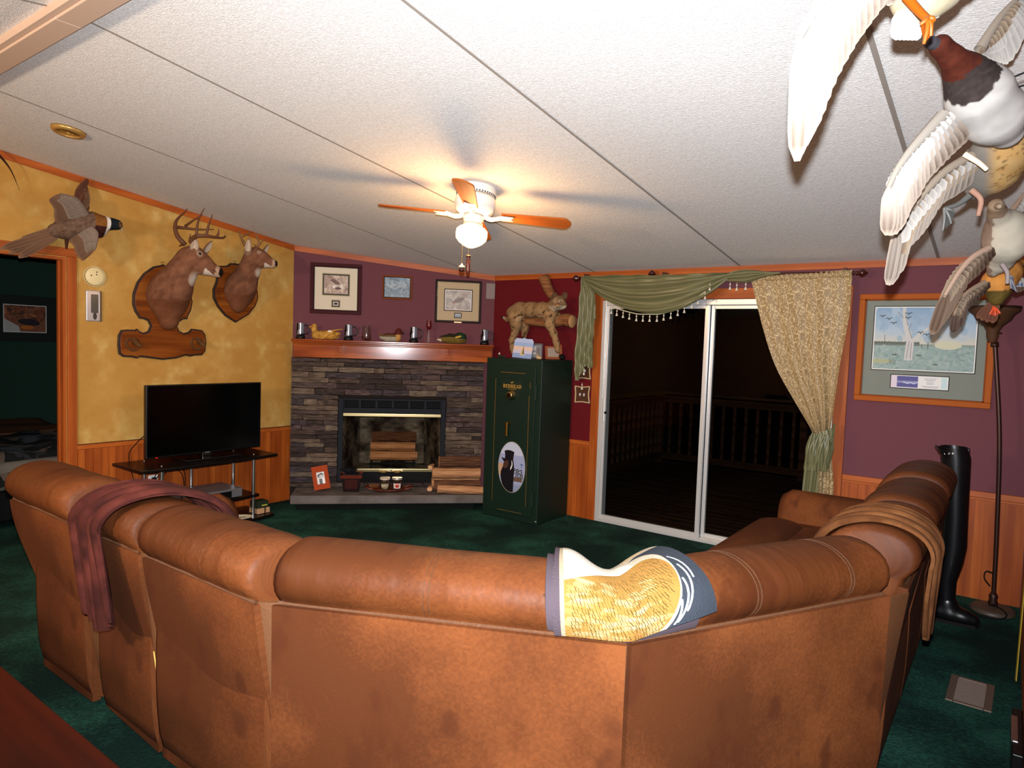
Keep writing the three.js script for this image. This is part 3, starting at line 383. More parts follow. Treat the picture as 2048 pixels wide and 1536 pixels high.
function section(P, Q, o = {}) {
  const { d, len, n } = runFrame(P, Q), out = o.flip ? n.clone().negate() : n, bot = o.bot ?? -0.085, uvs = (i, j) => [i / 24 * len, j / PN * 0.95];
  const loops = []; const seams = o.seams || [];
  for (let i = 0; i <= 24; i++) {
    const u = i / 24, b = P.clone().addScaledVector(d, u * len); let pf = puffEnd(u, len) * (o.scale ?? 1); for (const s of seams) pf *= 1 - 0.02 * Math.exp(-(((u - s) * len / 0.012) ** 2));
    pf *= 1 + 0.012 * Math.sin(u * 9 + P.x * 7) + 0.01 * Math.sin(u * 23 + P.z * 5); loops.push(PR.map((q, k) => rollPoint(b, out, k / PN, pf, (o.dy || 0))));
  }
  mesh('head_roll', loft(loops, true, uvs), M.roll, sofa);
  // stitched seams run over the roll
  for (const s of seams) { const b = P.clone().addScaledVector(d, s * len); for (const e of [-0.006, 0.006]) { const pts = []; for (let k = 0; k <= 14; k++) pts.push(rollPoint(b.clone().addScaledVector(d, e), out, 0.02 + k / 14 * 0.5, 0.985 * (o.scale ?? 1), o.dy || 0)); mesh('stitching', tube(pts, 0.0016, 28, 4), M.leather, sofa); } }
  // rear panel with a little slack in the cloth
  const lift = o.lift || [0, 0];
  mesh('back_panel', sheet((u, v) => { const y = lerp(0.745, 0.02 + lerp(lift[0], lift[1], u), v), off = lerp(0, bot, Math.pow(smooth(-0.3, 0.75, v), 1.2) * 1.0) - 0.004 + 0.006 * Math.sin(u * 5 + v * 4 + P.x) * Math.sin(v * 3.1); return P.clone().addScaledVector(d, u * len + (o.skew || 0) * (1 - u) * smooth(0.05, 0.6, v)).addScaledVector(out, off).setY(y); }, 20, 18, 0.03, len, 0.72), M.suede, sofa);
  mesh('piping', tube([0, 0.25, 0.5, 0.75, 1].map(u => P.clone().addScaledVector(d, lerp(0.01, len - 0.01, u)).addScaledVector(out, 0.001).setY(0.747)), 0.006, 20, 6), M.leather, sofa);
  // inner back and seat
  const blockLoop = pts => { const c = new THREE.CatmullRomCurve3(pts.map(p => V(p[0], p[1], 0)), true, 'catmullrom', 0.35).getSpacedPoints(28).slice(0, 28); return u => c.map(q => P.clone().addScaledVector(d, u * len + (o.skew || 0) * (1 - u)).addScaledVector(out, q.x).setY(q.y)); };
  const bl = blockLoop([[-0.06, 0.05], [-0.05, 0.62], [-0.29, 0.68], [-0.36, 0.42], [-0.34, 0.06]]); mesh('inner_back', loft([0.005, 0.02, 0.5, 0.98, 0.995].map(bl), true, (i, j) => [i * 0.2, j * 0.06]), M.suede, sofa);
  if (!o.noSeat) { const sl = blockLoop([[-0.34, 0.05], [-0.34, 0.46], [-0.62, 0.5], [-0.9, 0.47], [-0.95, 0.3], [-0.92, 0.05]]); mesh('seat_cushion', loft([0.004, 0.03, 0.5, 0.97, 0.996].map(sl), true, (i, j) => [i * 0.2, j * 0.08]), M.suede, sofa); }
  SEC.push({ P, Q, d, len, out });
}
const zl = 4.04;
section(V(1.79, 0, zl), V(2.43, 0, zl), { skew: 0.15 }); section(V(2.55, 0, zl), V(2.955, 0, zl), { lift: [0.03, 0] }); section(V(2.985, 0, zl), V(3.63, 0, zl), { seams: [0.62] });
const wA = V(3.655, 0, 4.0), wB = V(4.535, 0, 3.578), wC = V(5.0, 0, 2.71), nAB = runFrame(wA, wB).n, nBC = runFrame(wB, wC).n, nB = nAB.clone().add(nBC).normalize();
// corner unit: the roll bends round the rear corner and dips there
const cornerAt = w => { // w in 0..2 along A, B, C
  const base = w < 1 ? wA.clone().lerp(wB, w) : wB.clone().lerp(wC, w - 1), k = smooth(0.22, 0, Math.abs(w - 1)), n = (w < 1 ? nAB : nBC).clone().lerp(nB, k).normalize();
  const len = 0.97; let pf = puffEnd(w / 2, 2 * len); for (const s of [0.46, 0.8, 1.42, 1.8]) pf *= 1 - 0.02 * Math.exp(-(((w - s) * len / 0.012) ** 2));
  pf *= 1 + 0.01 * Math.sin(w * 9); const dip = Math.exp(-(((w - 1) / 0.13) ** 2)); return { base, n, pf: pf * (1 - 0.2 * dip), dy: -0.02 * dip };
};
{
  const loops = []; for (let i = 0; i <= 72; i++) { const c = cornerAt(i / 36); loops.push(PR.map((q, k) => rollPoint(c.base, c.n, k / PN, c.pf, c.dy))); }
  mesh('head_roll', loft(loops, true, (i, j) => [i / 72 * 1.94, j / PN * 0.95]), M.roll, sofa);
  for (const s of [0.46, 0.8, 1.42, 1.8]) for (const e of [-0.007, 0.007]) { const c = cornerAt(s + e), pts = []; for (let k = 0; k <= 14; k++) pts.push(rollPoint(c.base, c.n, 0.02 + k / 14 * 0.5, c.pf * 1.003, c.dy)); mesh('stitching', tube(pts, 0.0017, 28, 4), M.leather, sofa); }
  for (const [P, Q, n] of [[wA, wB, nAB], [wB, wC, nBC]]) {
    const len = P.distanceTo(Q);
    mesh('back_panel', sheet((u, v) => P.clone().lerp(Q, u).addScaledVector(n, -0.006 - 0.012 * v + 0.005 * Math.sin(u * 6 + v * 3) * Math.sin(v * 3.1) * Math.sin(u * 3.14)).setY(lerp(0.745, 0.02, v)), 24, 18, 0.03, len, 0.72), M.suede, sofa);
    mesh('piping', tube([0.01, 0.25, 0.5, 0.75, 0.99].map(u => P.clone().lerp(Q, u).addScaledVector(n, 0.003).setY(0.747)), 0.0065, 20, 6), M.leather, sofa);
  }
  // gathered pleats below the dip
  for (let k = -4; k <= 4; k++) if (k) { const c = cornerAt(1 + k * 0.055), e = cornerAt(1 + k * 0.012); mesh('pleat', taper([rollPoint(c.base, c.n, 0.13, c.pf * 1.0, c.dy), rollPoint(c.base.clone().lerp(e.base, 0.5), c.n, 0.07, c.pf * 1.0, c.dy), rollPoint(e.base, e.n, 0.01, 0.985, 0)], 0.003, 0.007, 10, 5), M.leather, sofa); }
  mesh('corner_seam', tube([V(4.535, 0.74, 3.578), V(4.53, 0.4, 3.57), V(4.525, 0.03, 3.562)], 0.005, 12, 6), M.leather, sofa);
  const seat = new THREE.Shape([[3.66, 3.72], [4.35, 3.42], [4.72, 2.72], [4.1, 2.75], [3.7, 3.1]].map(p => new THREE.Vector2(p[0], -p[1]))); mesh('seat_cushion', muv(new THREE.ExtrudeGeometry(seat, { depth: 0.4, bevelSize: 0.02, bevelThickness: 0.03, bevelSegments: 3 }).rotateX(-Math.PI / 2).translate(0, 0.04, 0)), M.suede, sofa);
}
const xr = 5.045;
section(V(xr, 0, 2.60), V(xr, 0, 2.02), { bot: -0.09, dy: 0.02 }); section(V(xr, 0, 2.0), V(xr, 0, 1.42), { bot: -0.09, dy: 0.03 }); section(V(xr, 0, 1.40), V(xr, 0, 0.86), { bot: -0.09, dy: 0.045, scale: 1.02 });
{ // smooth leather strips between the units, arms, torn lining
  const strip = (a, b, c, d, m = M.leather) => mesh('side_strip', sheet((u, v) => A3(a).lerp(A3(b), u).lerp(A3(d).lerp(A3(c), u), v).add(V(0, 0, 0.004 * Math.sin(u * 3.1))), 4, 12, 0.01, 0.12, 0.7), m, sofa);
  strip([2.405, 0.765, 4.045], [2.545, 0.765, 4.05], [2.60, 0.07, 3.955], [2.5, 0.05, 3.955]);
  strip([2.95, 0.75, 4.03], [2.99, 0.75, 4.02], [3.0, 0.06, 3.945], [2.955, 0.03, 3.945]);
  strip([3.62, 0.75, 4.03], [3.672, 0.75, 3.985], [3.655, 0.03, 3.93], [3.60, 0.03, 3.935]);
  strip([5.0, 0.73, 2.72], [5.05, 0.73, 2.59], [4.965, 0.03, 2.57], [4.97, 0.03, 2.71]);
  mesh('torn_lining', sheet((u, v) => V(2.972 + 0.008 * u + 0.01 * v, 0.4 - 0.16 * v, 4.004 - 0.018 * v + 0.004 * u), 2, 8, 0.004), std(0xd8a857, 0.9), sofa);
  mesh('frame_gap', bx(2.99, 3.012, 0.04, 0.3, 3.955, 3.962), std(0x23272c, 0.8), sofa);
  const arm = (x0, x1, z0, z1, n) => { const c = new THREE.CatmullRomCurve3([[0, 0.05], [0, 0.55], [0.03, 0.64], [0.11, 0.675], [0.19, 0.64], [0.22, 0.55], [0.22, 0.05]].map(p => V(p[0], p[1], 0)), true, 'catmullrom', 0.3).getSpacedPoints(28).slice(0, 28); const ls = []; for (let i = 0; i <= 12; i++) { const u = i / 12, pf = 0.88 + 0.12 * Math.sqrt(clamp(1 - (1 - Math.min(u, 1 - u) / 0.09) ** 2 * (Math.min(u, 1 - u) < 0.09 ? 1 : 0))); ls.push(c.map(q => { const a = 0.11 + (q.x - 0.11) * pf, y = 0.35 + (q.y - 0.35) * pf; return n ? V(lerp(x0, x1, u), y, z0 + a) : V(x0 + a, y, lerp(z0, z1, u)); })); } mesh('arm', loft(ls, true, (i, j) => [i * 0.07, j * 0.06]), M.suede, sofa); };
  arm(4.9, 4.2, 0.70, 0, true); arm(1.9, 0, 3.9, 3.15, false);
  mesh('foot_rest', loft([0, 0.04, 0.5, 0.96, 1].map((u, i) => new THREE.CatmullRomCurve3([[4.1, 0.3], [4.08, 0.46], [4.16, 0.525], [4.36, 0.515], [4.4, 0.4], [4.36, 0.3]].map(p => V(p[0], p[1], 0)), true).getSpacedPoints(20).slice(0, 20).map(q => V(4.24 + (q.x - 4.24) * (i % 4 ? 1 : 0.85), 0.42 + (q.y - 0.42) * (i % 4 ? 1 : 0.85), lerp(1.0, 1.95, u)))), true, (i, j) => [i * 0.2, j * 0.05]), M.suede, sofa);
}
// ---------------------------------------------------------------- throws on the sofa
{
  const tGoose = canvasTex(1024, 1024, (g, w, h) => {
    g.fillStyle = '#a89f8c'; g.fillRect(0, 0, w, h); g.translate(0, 330); g.scale(1, 0.68);
    g.fillStyle = '#c4bdae'; g.beginPath(); g.ellipse(320, 330, 330, 230, -0.15, 0, 7); g.fill();
    g.fillStyle = '#8f6a34'; g.beginPath(); g.moveTo(60, 620); g.bezierCurveTo(260, 520, 420, 360, 640, 300); g.bezierCurveTo(760, 270, 860, 330, 860, 520); g.bezierCurveTo(850, 760, 760, 930, 640, 1024); g.lineTo(60, 1024); g.fill();
    g.lineWidth = 4; let s = 7; const q = () => (s = (s * 16807) % 2147483647) / 2147483647;
    g.globalAlpha = 0.35; for (let i = 0; i < 90; i++) { g.fillStyle = q() < 0.5 ? '#a5875a' : '#b8a98a'; const x = 90 + q() * 600, y = 560 + q() * 460; g.beginPath(); g.ellipse(x, y, 40 + q() * 30, 10 + q() * 14, -0.3 + q() * 0.6, 0, 7); g.fill(); } g.globalAlpha = 1;
    for (let i = 0; i < 34; i++) for (let j = 0; j < 24; j++) { const x = 100 + i * 22 + q() * 9 + Math.sin(j * 0.9) * 8, y = 330 + j * 29 + q() * 12; if (y < 640 - (x - 60) * 0.56 + 40 || x > 830 - Math.max(0, y - 600) * 0.45) continue; g.strokeStyle = q() < 0.3 ? '#8a5426' : (q() < 0.55 ? '#3f2c14' : '#59421f'); g.beginPath(); g.moveTo(x, y); g.bezierCurveTo(x + 10, y + 9, x + 2, y + 20, x + 12 + q() * 6, y + 32); g.stroke(); }
    
    g.fillStyle = '#31363d'; g.beginPath(); g.moveTo(640, 180); g.bezierCurveTo(800, 150, 900, 260, 880, 420); g.bezierCurveTo(870, 700, 800, 900, 690, 1024); g.lineTo(1024, 1024); g.lineTo(1024, 120); g.lineTo(760, 120); g.fill();
    g.strokeStyle = '#a6a8a8'; g.lineWidth = 14; g.lineCap = 'round'; for (const [a, b, c, d, e, f] of [[905, 420, 960, 560, 930, 720], [900, 560, 930, 760, 820, 930], [860, 700, 870, 850, 760, 990], [800, 850, 790, 930, 740, 1000]]) { g.beginPath(); g.moveTo(a, b); g.quadraticCurveTo(c, d, e, f); g.stroke(); }
    g.fillStyle = '#4a4046'; g.fillRect(0, -600, 40, 2000); g.fillStyle = '#96886f'; g.fillRect(40, -600, 24, 2000); 
    g.fillStyle = '#c9a566'; g.fillRect(140, 20, 360, 34); g.fillRect(640, 30, 260, 40);
  });
  const b = thing('goose_print_blanket', 'folded plush blanket with gold feather print draped over the sofa corner', 'blanket');
  // over the roll: v = 0 in front, v = 1 at the hem behind
  const cover = (w, v, out) => { const c = cornerAt(w); return rollPoint(c.base, c.n, lerp(0.50, 0.035, v), c.pf, c.dy, out); };
  const mat = std(0xffffff, 0.95, { map: tGoose, bumpMap: bNoise, bumpScale: 0.002 });
  mesh('cloth', sheet((u, v) => cover(lerp(0.765 + 0.05 * v, 1.215 + 0.02 * v, u), v * (1 - 0.1 * u), 0.02 + 0.004 * Math.sin(u * 13) * Math.sin(v * 5)), 48, 30, 0.014).scale(1, 1, 1), mat, b);
  mesh('under_fold', sheet((u, v) => cover(lerp(0.745 + 0.05 * v, 1.2, u), v * 1.0, 0.007), 40, 24, 0.006), std(0x4a4046, 0.95), b);
  const uvv = b.children[0].geometry.attributes.uv; for (let i = 0; i < uvv.count; i++) uvv.setY(i, 1 - uvv.getY(i));
}
function throwOver(name, label, category, base, n, along, path, width, mat, hang, seedK) {
  // path(v) -> shift along the sofa; the cloth follows the roll, then hangs down behind
  const t = thing(name, label, category);
  mesh('cloth', sheet((u, v) => {
    const s = path(v) + (u - 0.5) * width(v), fold = 0.012 * Math.sin(u * 17 + seedK + v * 2) + 0.008 * Math.sin(u * 31 + seedK * 2), out = 0.018 + Math.abs(fold);
    const b = base.clone().addScaledVector(along, s);
    if (v < 0.62) return rollPoint(b, n, lerp(0.46, 0.06, v / 0.62), 1.01, 0, out);
    const e = rollPoint(b, n, 0.06, 1.01, 0, out), k = (v - 0.62) / 0.38, round = 1 - 0.16 * (2 * u - 1) ** 2; return e.addScaledVector(n, -0.015 * k + 0.006 * Math.sin(u * 14) * k).setY(e.y - hang * k * round);
  }, 40, 40, 0.012, 1, 1), mat, t); return t;
}
{
  const tPlush = (a, b) => dataTex(256, 256, (u, v) => mix3(a, b, clamp(fbm(u, v, 6, 14, 4, 201) * 1.8 - 0.4)), 1, 1);
  throwOver('maroon_throw', 'maroon plush throw draped over the sofa back near the television', 'throw', V(2.75, 0, zl), V(0, 0, 1), V(1, 0, 0), v => v < 0.62 ? lerp(0.17, -0.07, Math.pow(v / 0.62, 1.3)) : lerp(-0.07, 0.02, (v - 0.62) / 0.38), v => 0.26 - 0.03 * v, std(0xffffff, 0.95, { map: tPlush([48, 20, 17], [82, 38, 31]) }), 0.35, 1);
  throwOver('tan_throw', 'tan plush throw hanging over the sofa back near the rubber boot', 'throw', V(xr, 0, 2.38), V(1, 0, 0), V(0, 0, -1), v => v < 0.62 ? lerp(-0.02, 0.0, v / 0.62) : lerp(0.0, 0.06, (v - 0.62) / 0.38), v => 0.30 - 0.08 * v, std(0xffffff, 0.95, { map: tPlush([84, 50, 26], [116, 74, 42]) }), 0.3, 4);
}

// ---------------------------------------------------------------- fireplace in the corner (local x along the wall, z out of it)
const onDiag = (name, label, cat, s = 0, y = 0, o = 0, turn = 0, group) => thing(name, label, cat, DG(s, y, o), TH + turn, group);
{
  const tStone = [[62, 51, 47], [82, 68, 59], [102, 86, 73], [72, 63, 64], [88, 72, 68], [112, 97, 82]].map((c, k) => dataTex(128, 128, (u, v) => mix3(c.map(x => x * 0.72), c.map(x => x * 1.18), clamp(fbm(u, v, 5, 12, 4, 300 + k * 11) * 1.8 - 0.4)), 0.24, 0.12));
  const sm = tStone.map(t => std(0xffffff, 0.85, { map: t, bumpMap: bNoise, bumpScale: 0.004 })), mortar = std(0x241d1a, 0.95);
  const w = onDiag('stone_surround', 'stacked brown ledger stone surround of the fireplace', 'fireplace');
  const back = (a, b, c, d) => mesh('mortar_bed', bx(a, b, c, d, 0.002, 0.07), mortar, w);
  back(0.004, 0.42, 0.002, 1.31); back(1.40, 1.745, 0.002, 1.31); back(0.42, 1.40, 0.955, 1.31); back(0.42, 1.40, 0.002, 0.19);
  const variants = []; for (let k = 0; k < 10; k++) { const g = new THREE.BoxGeometry(1, 1, 1, 3, 1, 1), p = g.attributes.position, off = {}; for (let i = 0; i < p.count; i++) { const key = [p.getX(i).toFixed(2), p.getY(i), p.getZ(i)].join(); if (!off[key]) off[key] = [rr(-0.02, 0.02), rr(-0.09, 0.05), rr(-0.28, 0.12)]; if (p.getZ(i) > 0) p.setXYZ(i, p.getX(i) + off[key][0], p.getY(i) + off[key][1] * Math.sign(p.getY(i)), p.getZ(i) + off[key][2]); else p.setZ(i, -0.5); } g.computeVertexNormals(); variants.push(g.toNonIndexed()); variants[k].computeVertexNormals(); }
  const uvGeo = {};
  const stone = (s0, s1, y0, y1) => { const k = Math.floor(rnd() * 10), L = s1 - s0, key = k + '_' + Math.round(L * 10); if (!uvGeo[key]) { const g = variants[k].clone(); const p = g.attributes.position, uv = g.attributes.uv; for (let i = 0; i < p.count; i++) uv.setXY(i, (p.getX(i) + k) * L, p.getY(i) * 0.06 + k * 0.037); uvGeo[key] = g; } const m = mesh('stone', uvGeo[key], sm[Math.floor(rnd() * 6)], w), d = rr(0.045, 0.065); m.scale.set(L - 0.004, y1 - y0 - 0.004, d); m.position.set((s0 + s1) / 2, (y0 + y1) / 2, 0.06 + d / 2 - 0.01); };
  let y = 0.135; while (y < 1.285) {
    let h = rr(0.036, 0.058); if (y + h > 1.285) h = 1.31 - y; const y1 = Math.min(1.31, y + h);
    const spans = (y1 > 0.185 && y < 0.958) ? [[0.004, 0.42], [1.40, 1.745]] : [[0.004, 1.745]];
    for (const [a, b] of spans) { let s = a; while (s < b - 0.001) { let l = rr(0.09, 0.34); if (b - s - l < 0.07) l = b - s; stone(s, Math.min(b, s + l), y, y1); s += l; } }
    y = y1;
  }
  // hearth
  const tSlab = dataTex(256, 256, (u, v) => mix3([84, 76, 72], [112, 104, 100], clamp(fbm(u, v, 5, 5, 5, 340) * 1.8 - 0.4)), 0.5, 0.5);
  const h = onDiag('hearth', 'grey stone hearth slab raised on a dark plinth', 'hearth');
  mesh('slab', bx(0.065, 1.735, 0.062, 0.138, 0.128, 0.47, 0.008), std(0xffffff, 0.8, { map: tSlab, bumpMap: bNoise, bumpScale: 0.003 }), h);
  mesh('plinth', bx(0.11, 1.65, 0.001, 0.061, 0.128, 0.42), std(0x0d1210, 0.9), h);
  // insert
  const f = onDiag('fireplace_insert', 'black steel fireplace insert with brass trimmed glass doors', 'fireplace insert');
  const I = M.iron, Z = 0.115;
  mesh('frame', bx(0.425, 0.468, 0.19, 0.955, 0.03, Z + 0.008, 0.003), I, f); mesh('frame', bx(1.355, 1.397, 0.19, 0.955, 0.03, Z + 0.008, 0.003), I, f); mesh('frame', bx(0.468, 1.355, 0.935, 0.955, 0.03, Z + 0.008, 0.003), I, f); mesh('hood', bx(0.468, 1.355, 0.818, 0.868, 0.03, Z, 0.003), I, f);
  mesh('frame', bx(0.468, 1.355, 0.19, 0.276, 0.07, Z - 0.01, 0.003), M.black, f);
  for (let i = 0; i < 7; i++) { const s = 0.468 + i * (0.887 / 6); mesh('grille_bar', bx(Math.max(0.468, s - 0.011), Math.min(1.355, s + 0.011), 0.868, 0.935, 0.06, Z, 0.002), I, f); }
  for (let i = 0; i < 6; i++) for (const yy of [0.884, 0.903, 0.921]) { const s = 0.479 + i * (0.887 / 6); mesh('louvre', bx(s, s + 0.126, yy - 0.003, yy + 0.003, 0.06, Z - 0.02), M.black, f); }
  mesh('grille_back', bx(0.468, 1.355, 0.868, 0.935, 0.04, 0.05), M.black, f);
  mesh('brass_rail', bx(0.467, 1.356, 0.789, 0.819, Z - 0.004, Z + 0.012, 0.004), M.brass, f); mesh('brass_rail', bx(0.60, 1.30, 0.277, 0.307, Z - 0.012, Z + 0.006, 0.004), M.brass, f);
  for (const s of [0.84, 0.965]) mesh('door_handle', tube([[s - 0.036, 0.285, Z + 0.004], [s - 0.03, 0.283, Z + 0.03], [s, 0.281, Z + 0.034], [s + 0.03, 0.283, Z + 0.03], [s + 0.036, 0.285, Z + 0.004]], 0.005, 16, 6), M.oldBrass, f);
  for (const [a, b] of [[0.47, 0.69], [0.693, 0.911], [0.914, 1.132], [1.135, 1.353]]) { const p = new THREE.PlaneGeometry(b - a, 0.482).translate((a + b) / 2, 0.548, Z - 0.01); mesh('glass_door', p, phys(0xe2ded6, 0.03, { transmission: 1, thickness: 0, specularIntensity: 0.5 }), f); mesh('glass_edge', bx(b, b + 0.002, 0.307, 0.789, Z - 0.014, Z - 0.006), M.iron, f); }
  // firebox behind the doors
  const brick = dataTex(128, 128, (u, v) => { const q = fbm(u, v, 4, 6, 4, 360); return mix3([38, 30, 26], [150, 138, 120], clamp(q * 1.9 - 0.55)); }, 0.5, 0.5), fb = std(0xffffff, 0.95, { map: brick });
  mesh('firebox_back', bx(0.58, 1.24, 0.2, 0.86, -0.42, -0.38), fb, f); mesh('firebox_floor', bx(0.47, 1.35, 0.19, 0.27, -0.42, 0.09), fb, f); mesh('firebox_roof', bx(0.47, 1.35, 0.79, 0.86, -0.42, 0.06), M.black, f);
  mesh('firebox_side', slab([0.475, 0.26, 0.1], [0.60, 0.26, -0.4], [0.60, 0.8, -0.4], [0.475, 0.8, 0.1], [-0.02, 0, 0]), fb, f); mesh('firebox_side', slab([1.348, 0.26, 0.1], [1.22, 0.26, -0.4], [1.22, 0.8, -0.4], [1.348, 0.8, 0.1], [0.02, 0, 0]), fb, f);
  const gr = mesh('grate', merge([0.72, 0.82, 0.92, 1.02, 1.12].map(s => bx(s - 0.006, s + 0.006, 0.33, 0.345, -0.28, -0.03)).concat([bx(0.70, 1.14, 0.32, 0.334, -0.07, -0.055), bx(0.70, 1.14, 0.32, 0.334, -0.26, -0.245)], [[0.72, -0.06], [1.12, -0.06], [0.72, -0.25], [1.12, -0.25]].map(p => bx(p[0] - 0.007, p[0] + 0.007, 0.27, 0.33, p[1] - 0.007, p[1] + 0.007)))), M.black, f);
}
const tBark = dataTex(256, 256, (u, v) => mix3([58, 36, 24], [122, 84, 60], clamp(fbm(u, v, 3, 20, 4, 380) * 1.8 - 0.4)), 0.3, 0.2), tSplit = dataTex(256, 256, (u, v) => mix3([150, 100, 66], [204, 156, 112], clamp(fbm(u, v, 3, 26, 4, 390) * 1.9 - 0.45)), 0.3, 0.2);
const barkM = std(0xffffff, 0.95, { map: tBark }), splitM = std(0xffffff, 0.9, { map: tSplit }), endM = std(0xc99a70, 0.9);
function logParts(t, len, r, kind) { // split log lying along local x: bark side, split faces, end grain
  const n = 14, loops = [], prof = []; for (let i = 0; i < n; i++) { const a = i / n * Math.PI * 2, wedge = kind === 'split' ? (Math.sin(a) > -0.2 ? 0.62 + 0.3 * Math.abs(Math.cos(a)) : 1) : 1; prof.push([Math.cos(a) * r * wedge * rr(0.93, 1.05), Math.sin(a) * r * wedge * rr(0.9, 1.02)]); }
  for (let k = 0; k <= 6; k++) { const x = -len / 2 + len * k / 6; loops.push(prof.map(p => V(x, p[1] + rr(-0.003, 0.003), p[0] + rr(-0.003, 0.003)))); }
  const lo = Math.min(...prof.map(p => p[1])); for (const l of loops) for (const v of l) v.y -= lo - 0.003;
  const g = loft(loops, false, (i, j) => [i * len / 6, j * 0.03]).toNonIndexed(); g.computeVertexNormals(); mesh('bark', g, kind === 'split' ? splitM : barkM, t);
  for (const k of [0, 6]) { const c = loops[k].reduce((s, v) => s.add(v), V(0, 0, 0)).multiplyScalar(1 / n), pos = []; for (let j = 0; j < n; j++) { const a = loops[k][j], b = loops[k][(j + 1) % n]; for (const q of (k ? [c, b, a] : [c, a, b])) pos.push(q.x, q.y, q.z); } const e = new THREE.BufferGeometry(); e.setAttribute('position', new THREE.Float32BufferAttribute(pos, 3)); e.computeVertexNormals(); mesh('end_grain', e, endM, t); }
}
{ // logs: three behind the glass, a stack on the hearth
  const fl = (s, y, o, len, r, k, label, turn = 0, tilt = 0) => { const t = onDiag('firewood_log', label, 'log', s, y, o, turn); t.rotation.order = 'YXZ'; t.rotation.z = tilt; logParts(t, len, r, k); };
  fl(0.93, 0.346, -0.10, 0.44, 0.052, 'split', 'split log on the grate behind the glass doors, lowest of three'); fl(0.92, 0.437, -0.11, 0.42, 0.05, 'split', 'split log behind the glass doors, middle of three'); fl(0.93, 0.52, -0.14, 0.42, 0.05, 'bark', 'dark barked log behind the glass doors, topmost of three', 0.05);
  fl(1.50, 0.14, 0.195, 0.44, 0.06, 'split', 'split log at the back bottom of the hearth stack', 0.02); fl(1.505, 0.14, 0.315, 0.42, 0.05, 'bark', 'barked log in the middle row of the hearth stack');
  fl(1.50, 0.245, 0.25, 0.44, 0.058, 'split', 'wide split log lying across the hearth stack', -0.02); fl(1.53, 0.34, 0.23, 0.38, 0.055, 'bark', 'dark barked log topmost on the hearth stack', 0.04);
  fl(1.53, 0.14, 0.43, 0.42, 0.042, 'split', 'pale split log at the front edge of the hearth', -0.1, -0.02);
  const st = (s, y, o, len, r, label, turn) => { const t = onDiag('kindling_stick', label, 'kindling', s, y, o, turn); logParts(t, len, r, 'split'); };
  st(1.262, 0.139, 0.30, 0.07, 0.024, 'short pale wood chunk standing beside the hearth log stack', 1.4); st(1.27, 0.33, 0.235, 0.1, 0.022, 'pale wood splinter end sticking out of the log stack', 1.3);
}
{ // mantel shelf
  const m = onDiag('mantel_shelf', 'glossy orange oak mantel shelf with two corbel blocks', 'mantel');
  mesh('shelf_board', bx(0.012, 1.822, 1.462, 1.478, 0.0, 0.205, 0.005), M.mantel, m); mesh('moulding', bx(0.018, 1.818, 1.447, 1.462, 0.0, 0.185, 0.005), M.mantel, m); mesh('moulding', bx(0.022, 1.815, 1.432, 1.447, 0.0, 0.165, 0.006), M.mantel, m);
  mesh('fascia', bx(0.026, 1.812, 1.315, 1.432, 0.0, 0.145, 0.003), M.mantel, m);
  for (const s of [0.438, 1.386]) { const c = mesh('corbel', bx(s - 0.042, s + 0.042, 1.322, 1.431, 0.145, 0.164, 0.003), M.mantel, m); mesh('corbel_face', bx(s - 0.028, s + 0.028, 1.345, 1.431, 0.164, 0.18, 0.004), M.mantel, c); mesh('corbel_face', bx(s - 0.017, s + 0.017, 1.365, 1.431, 0.18, 0.192, 0.004), M.mantel, c); }
}
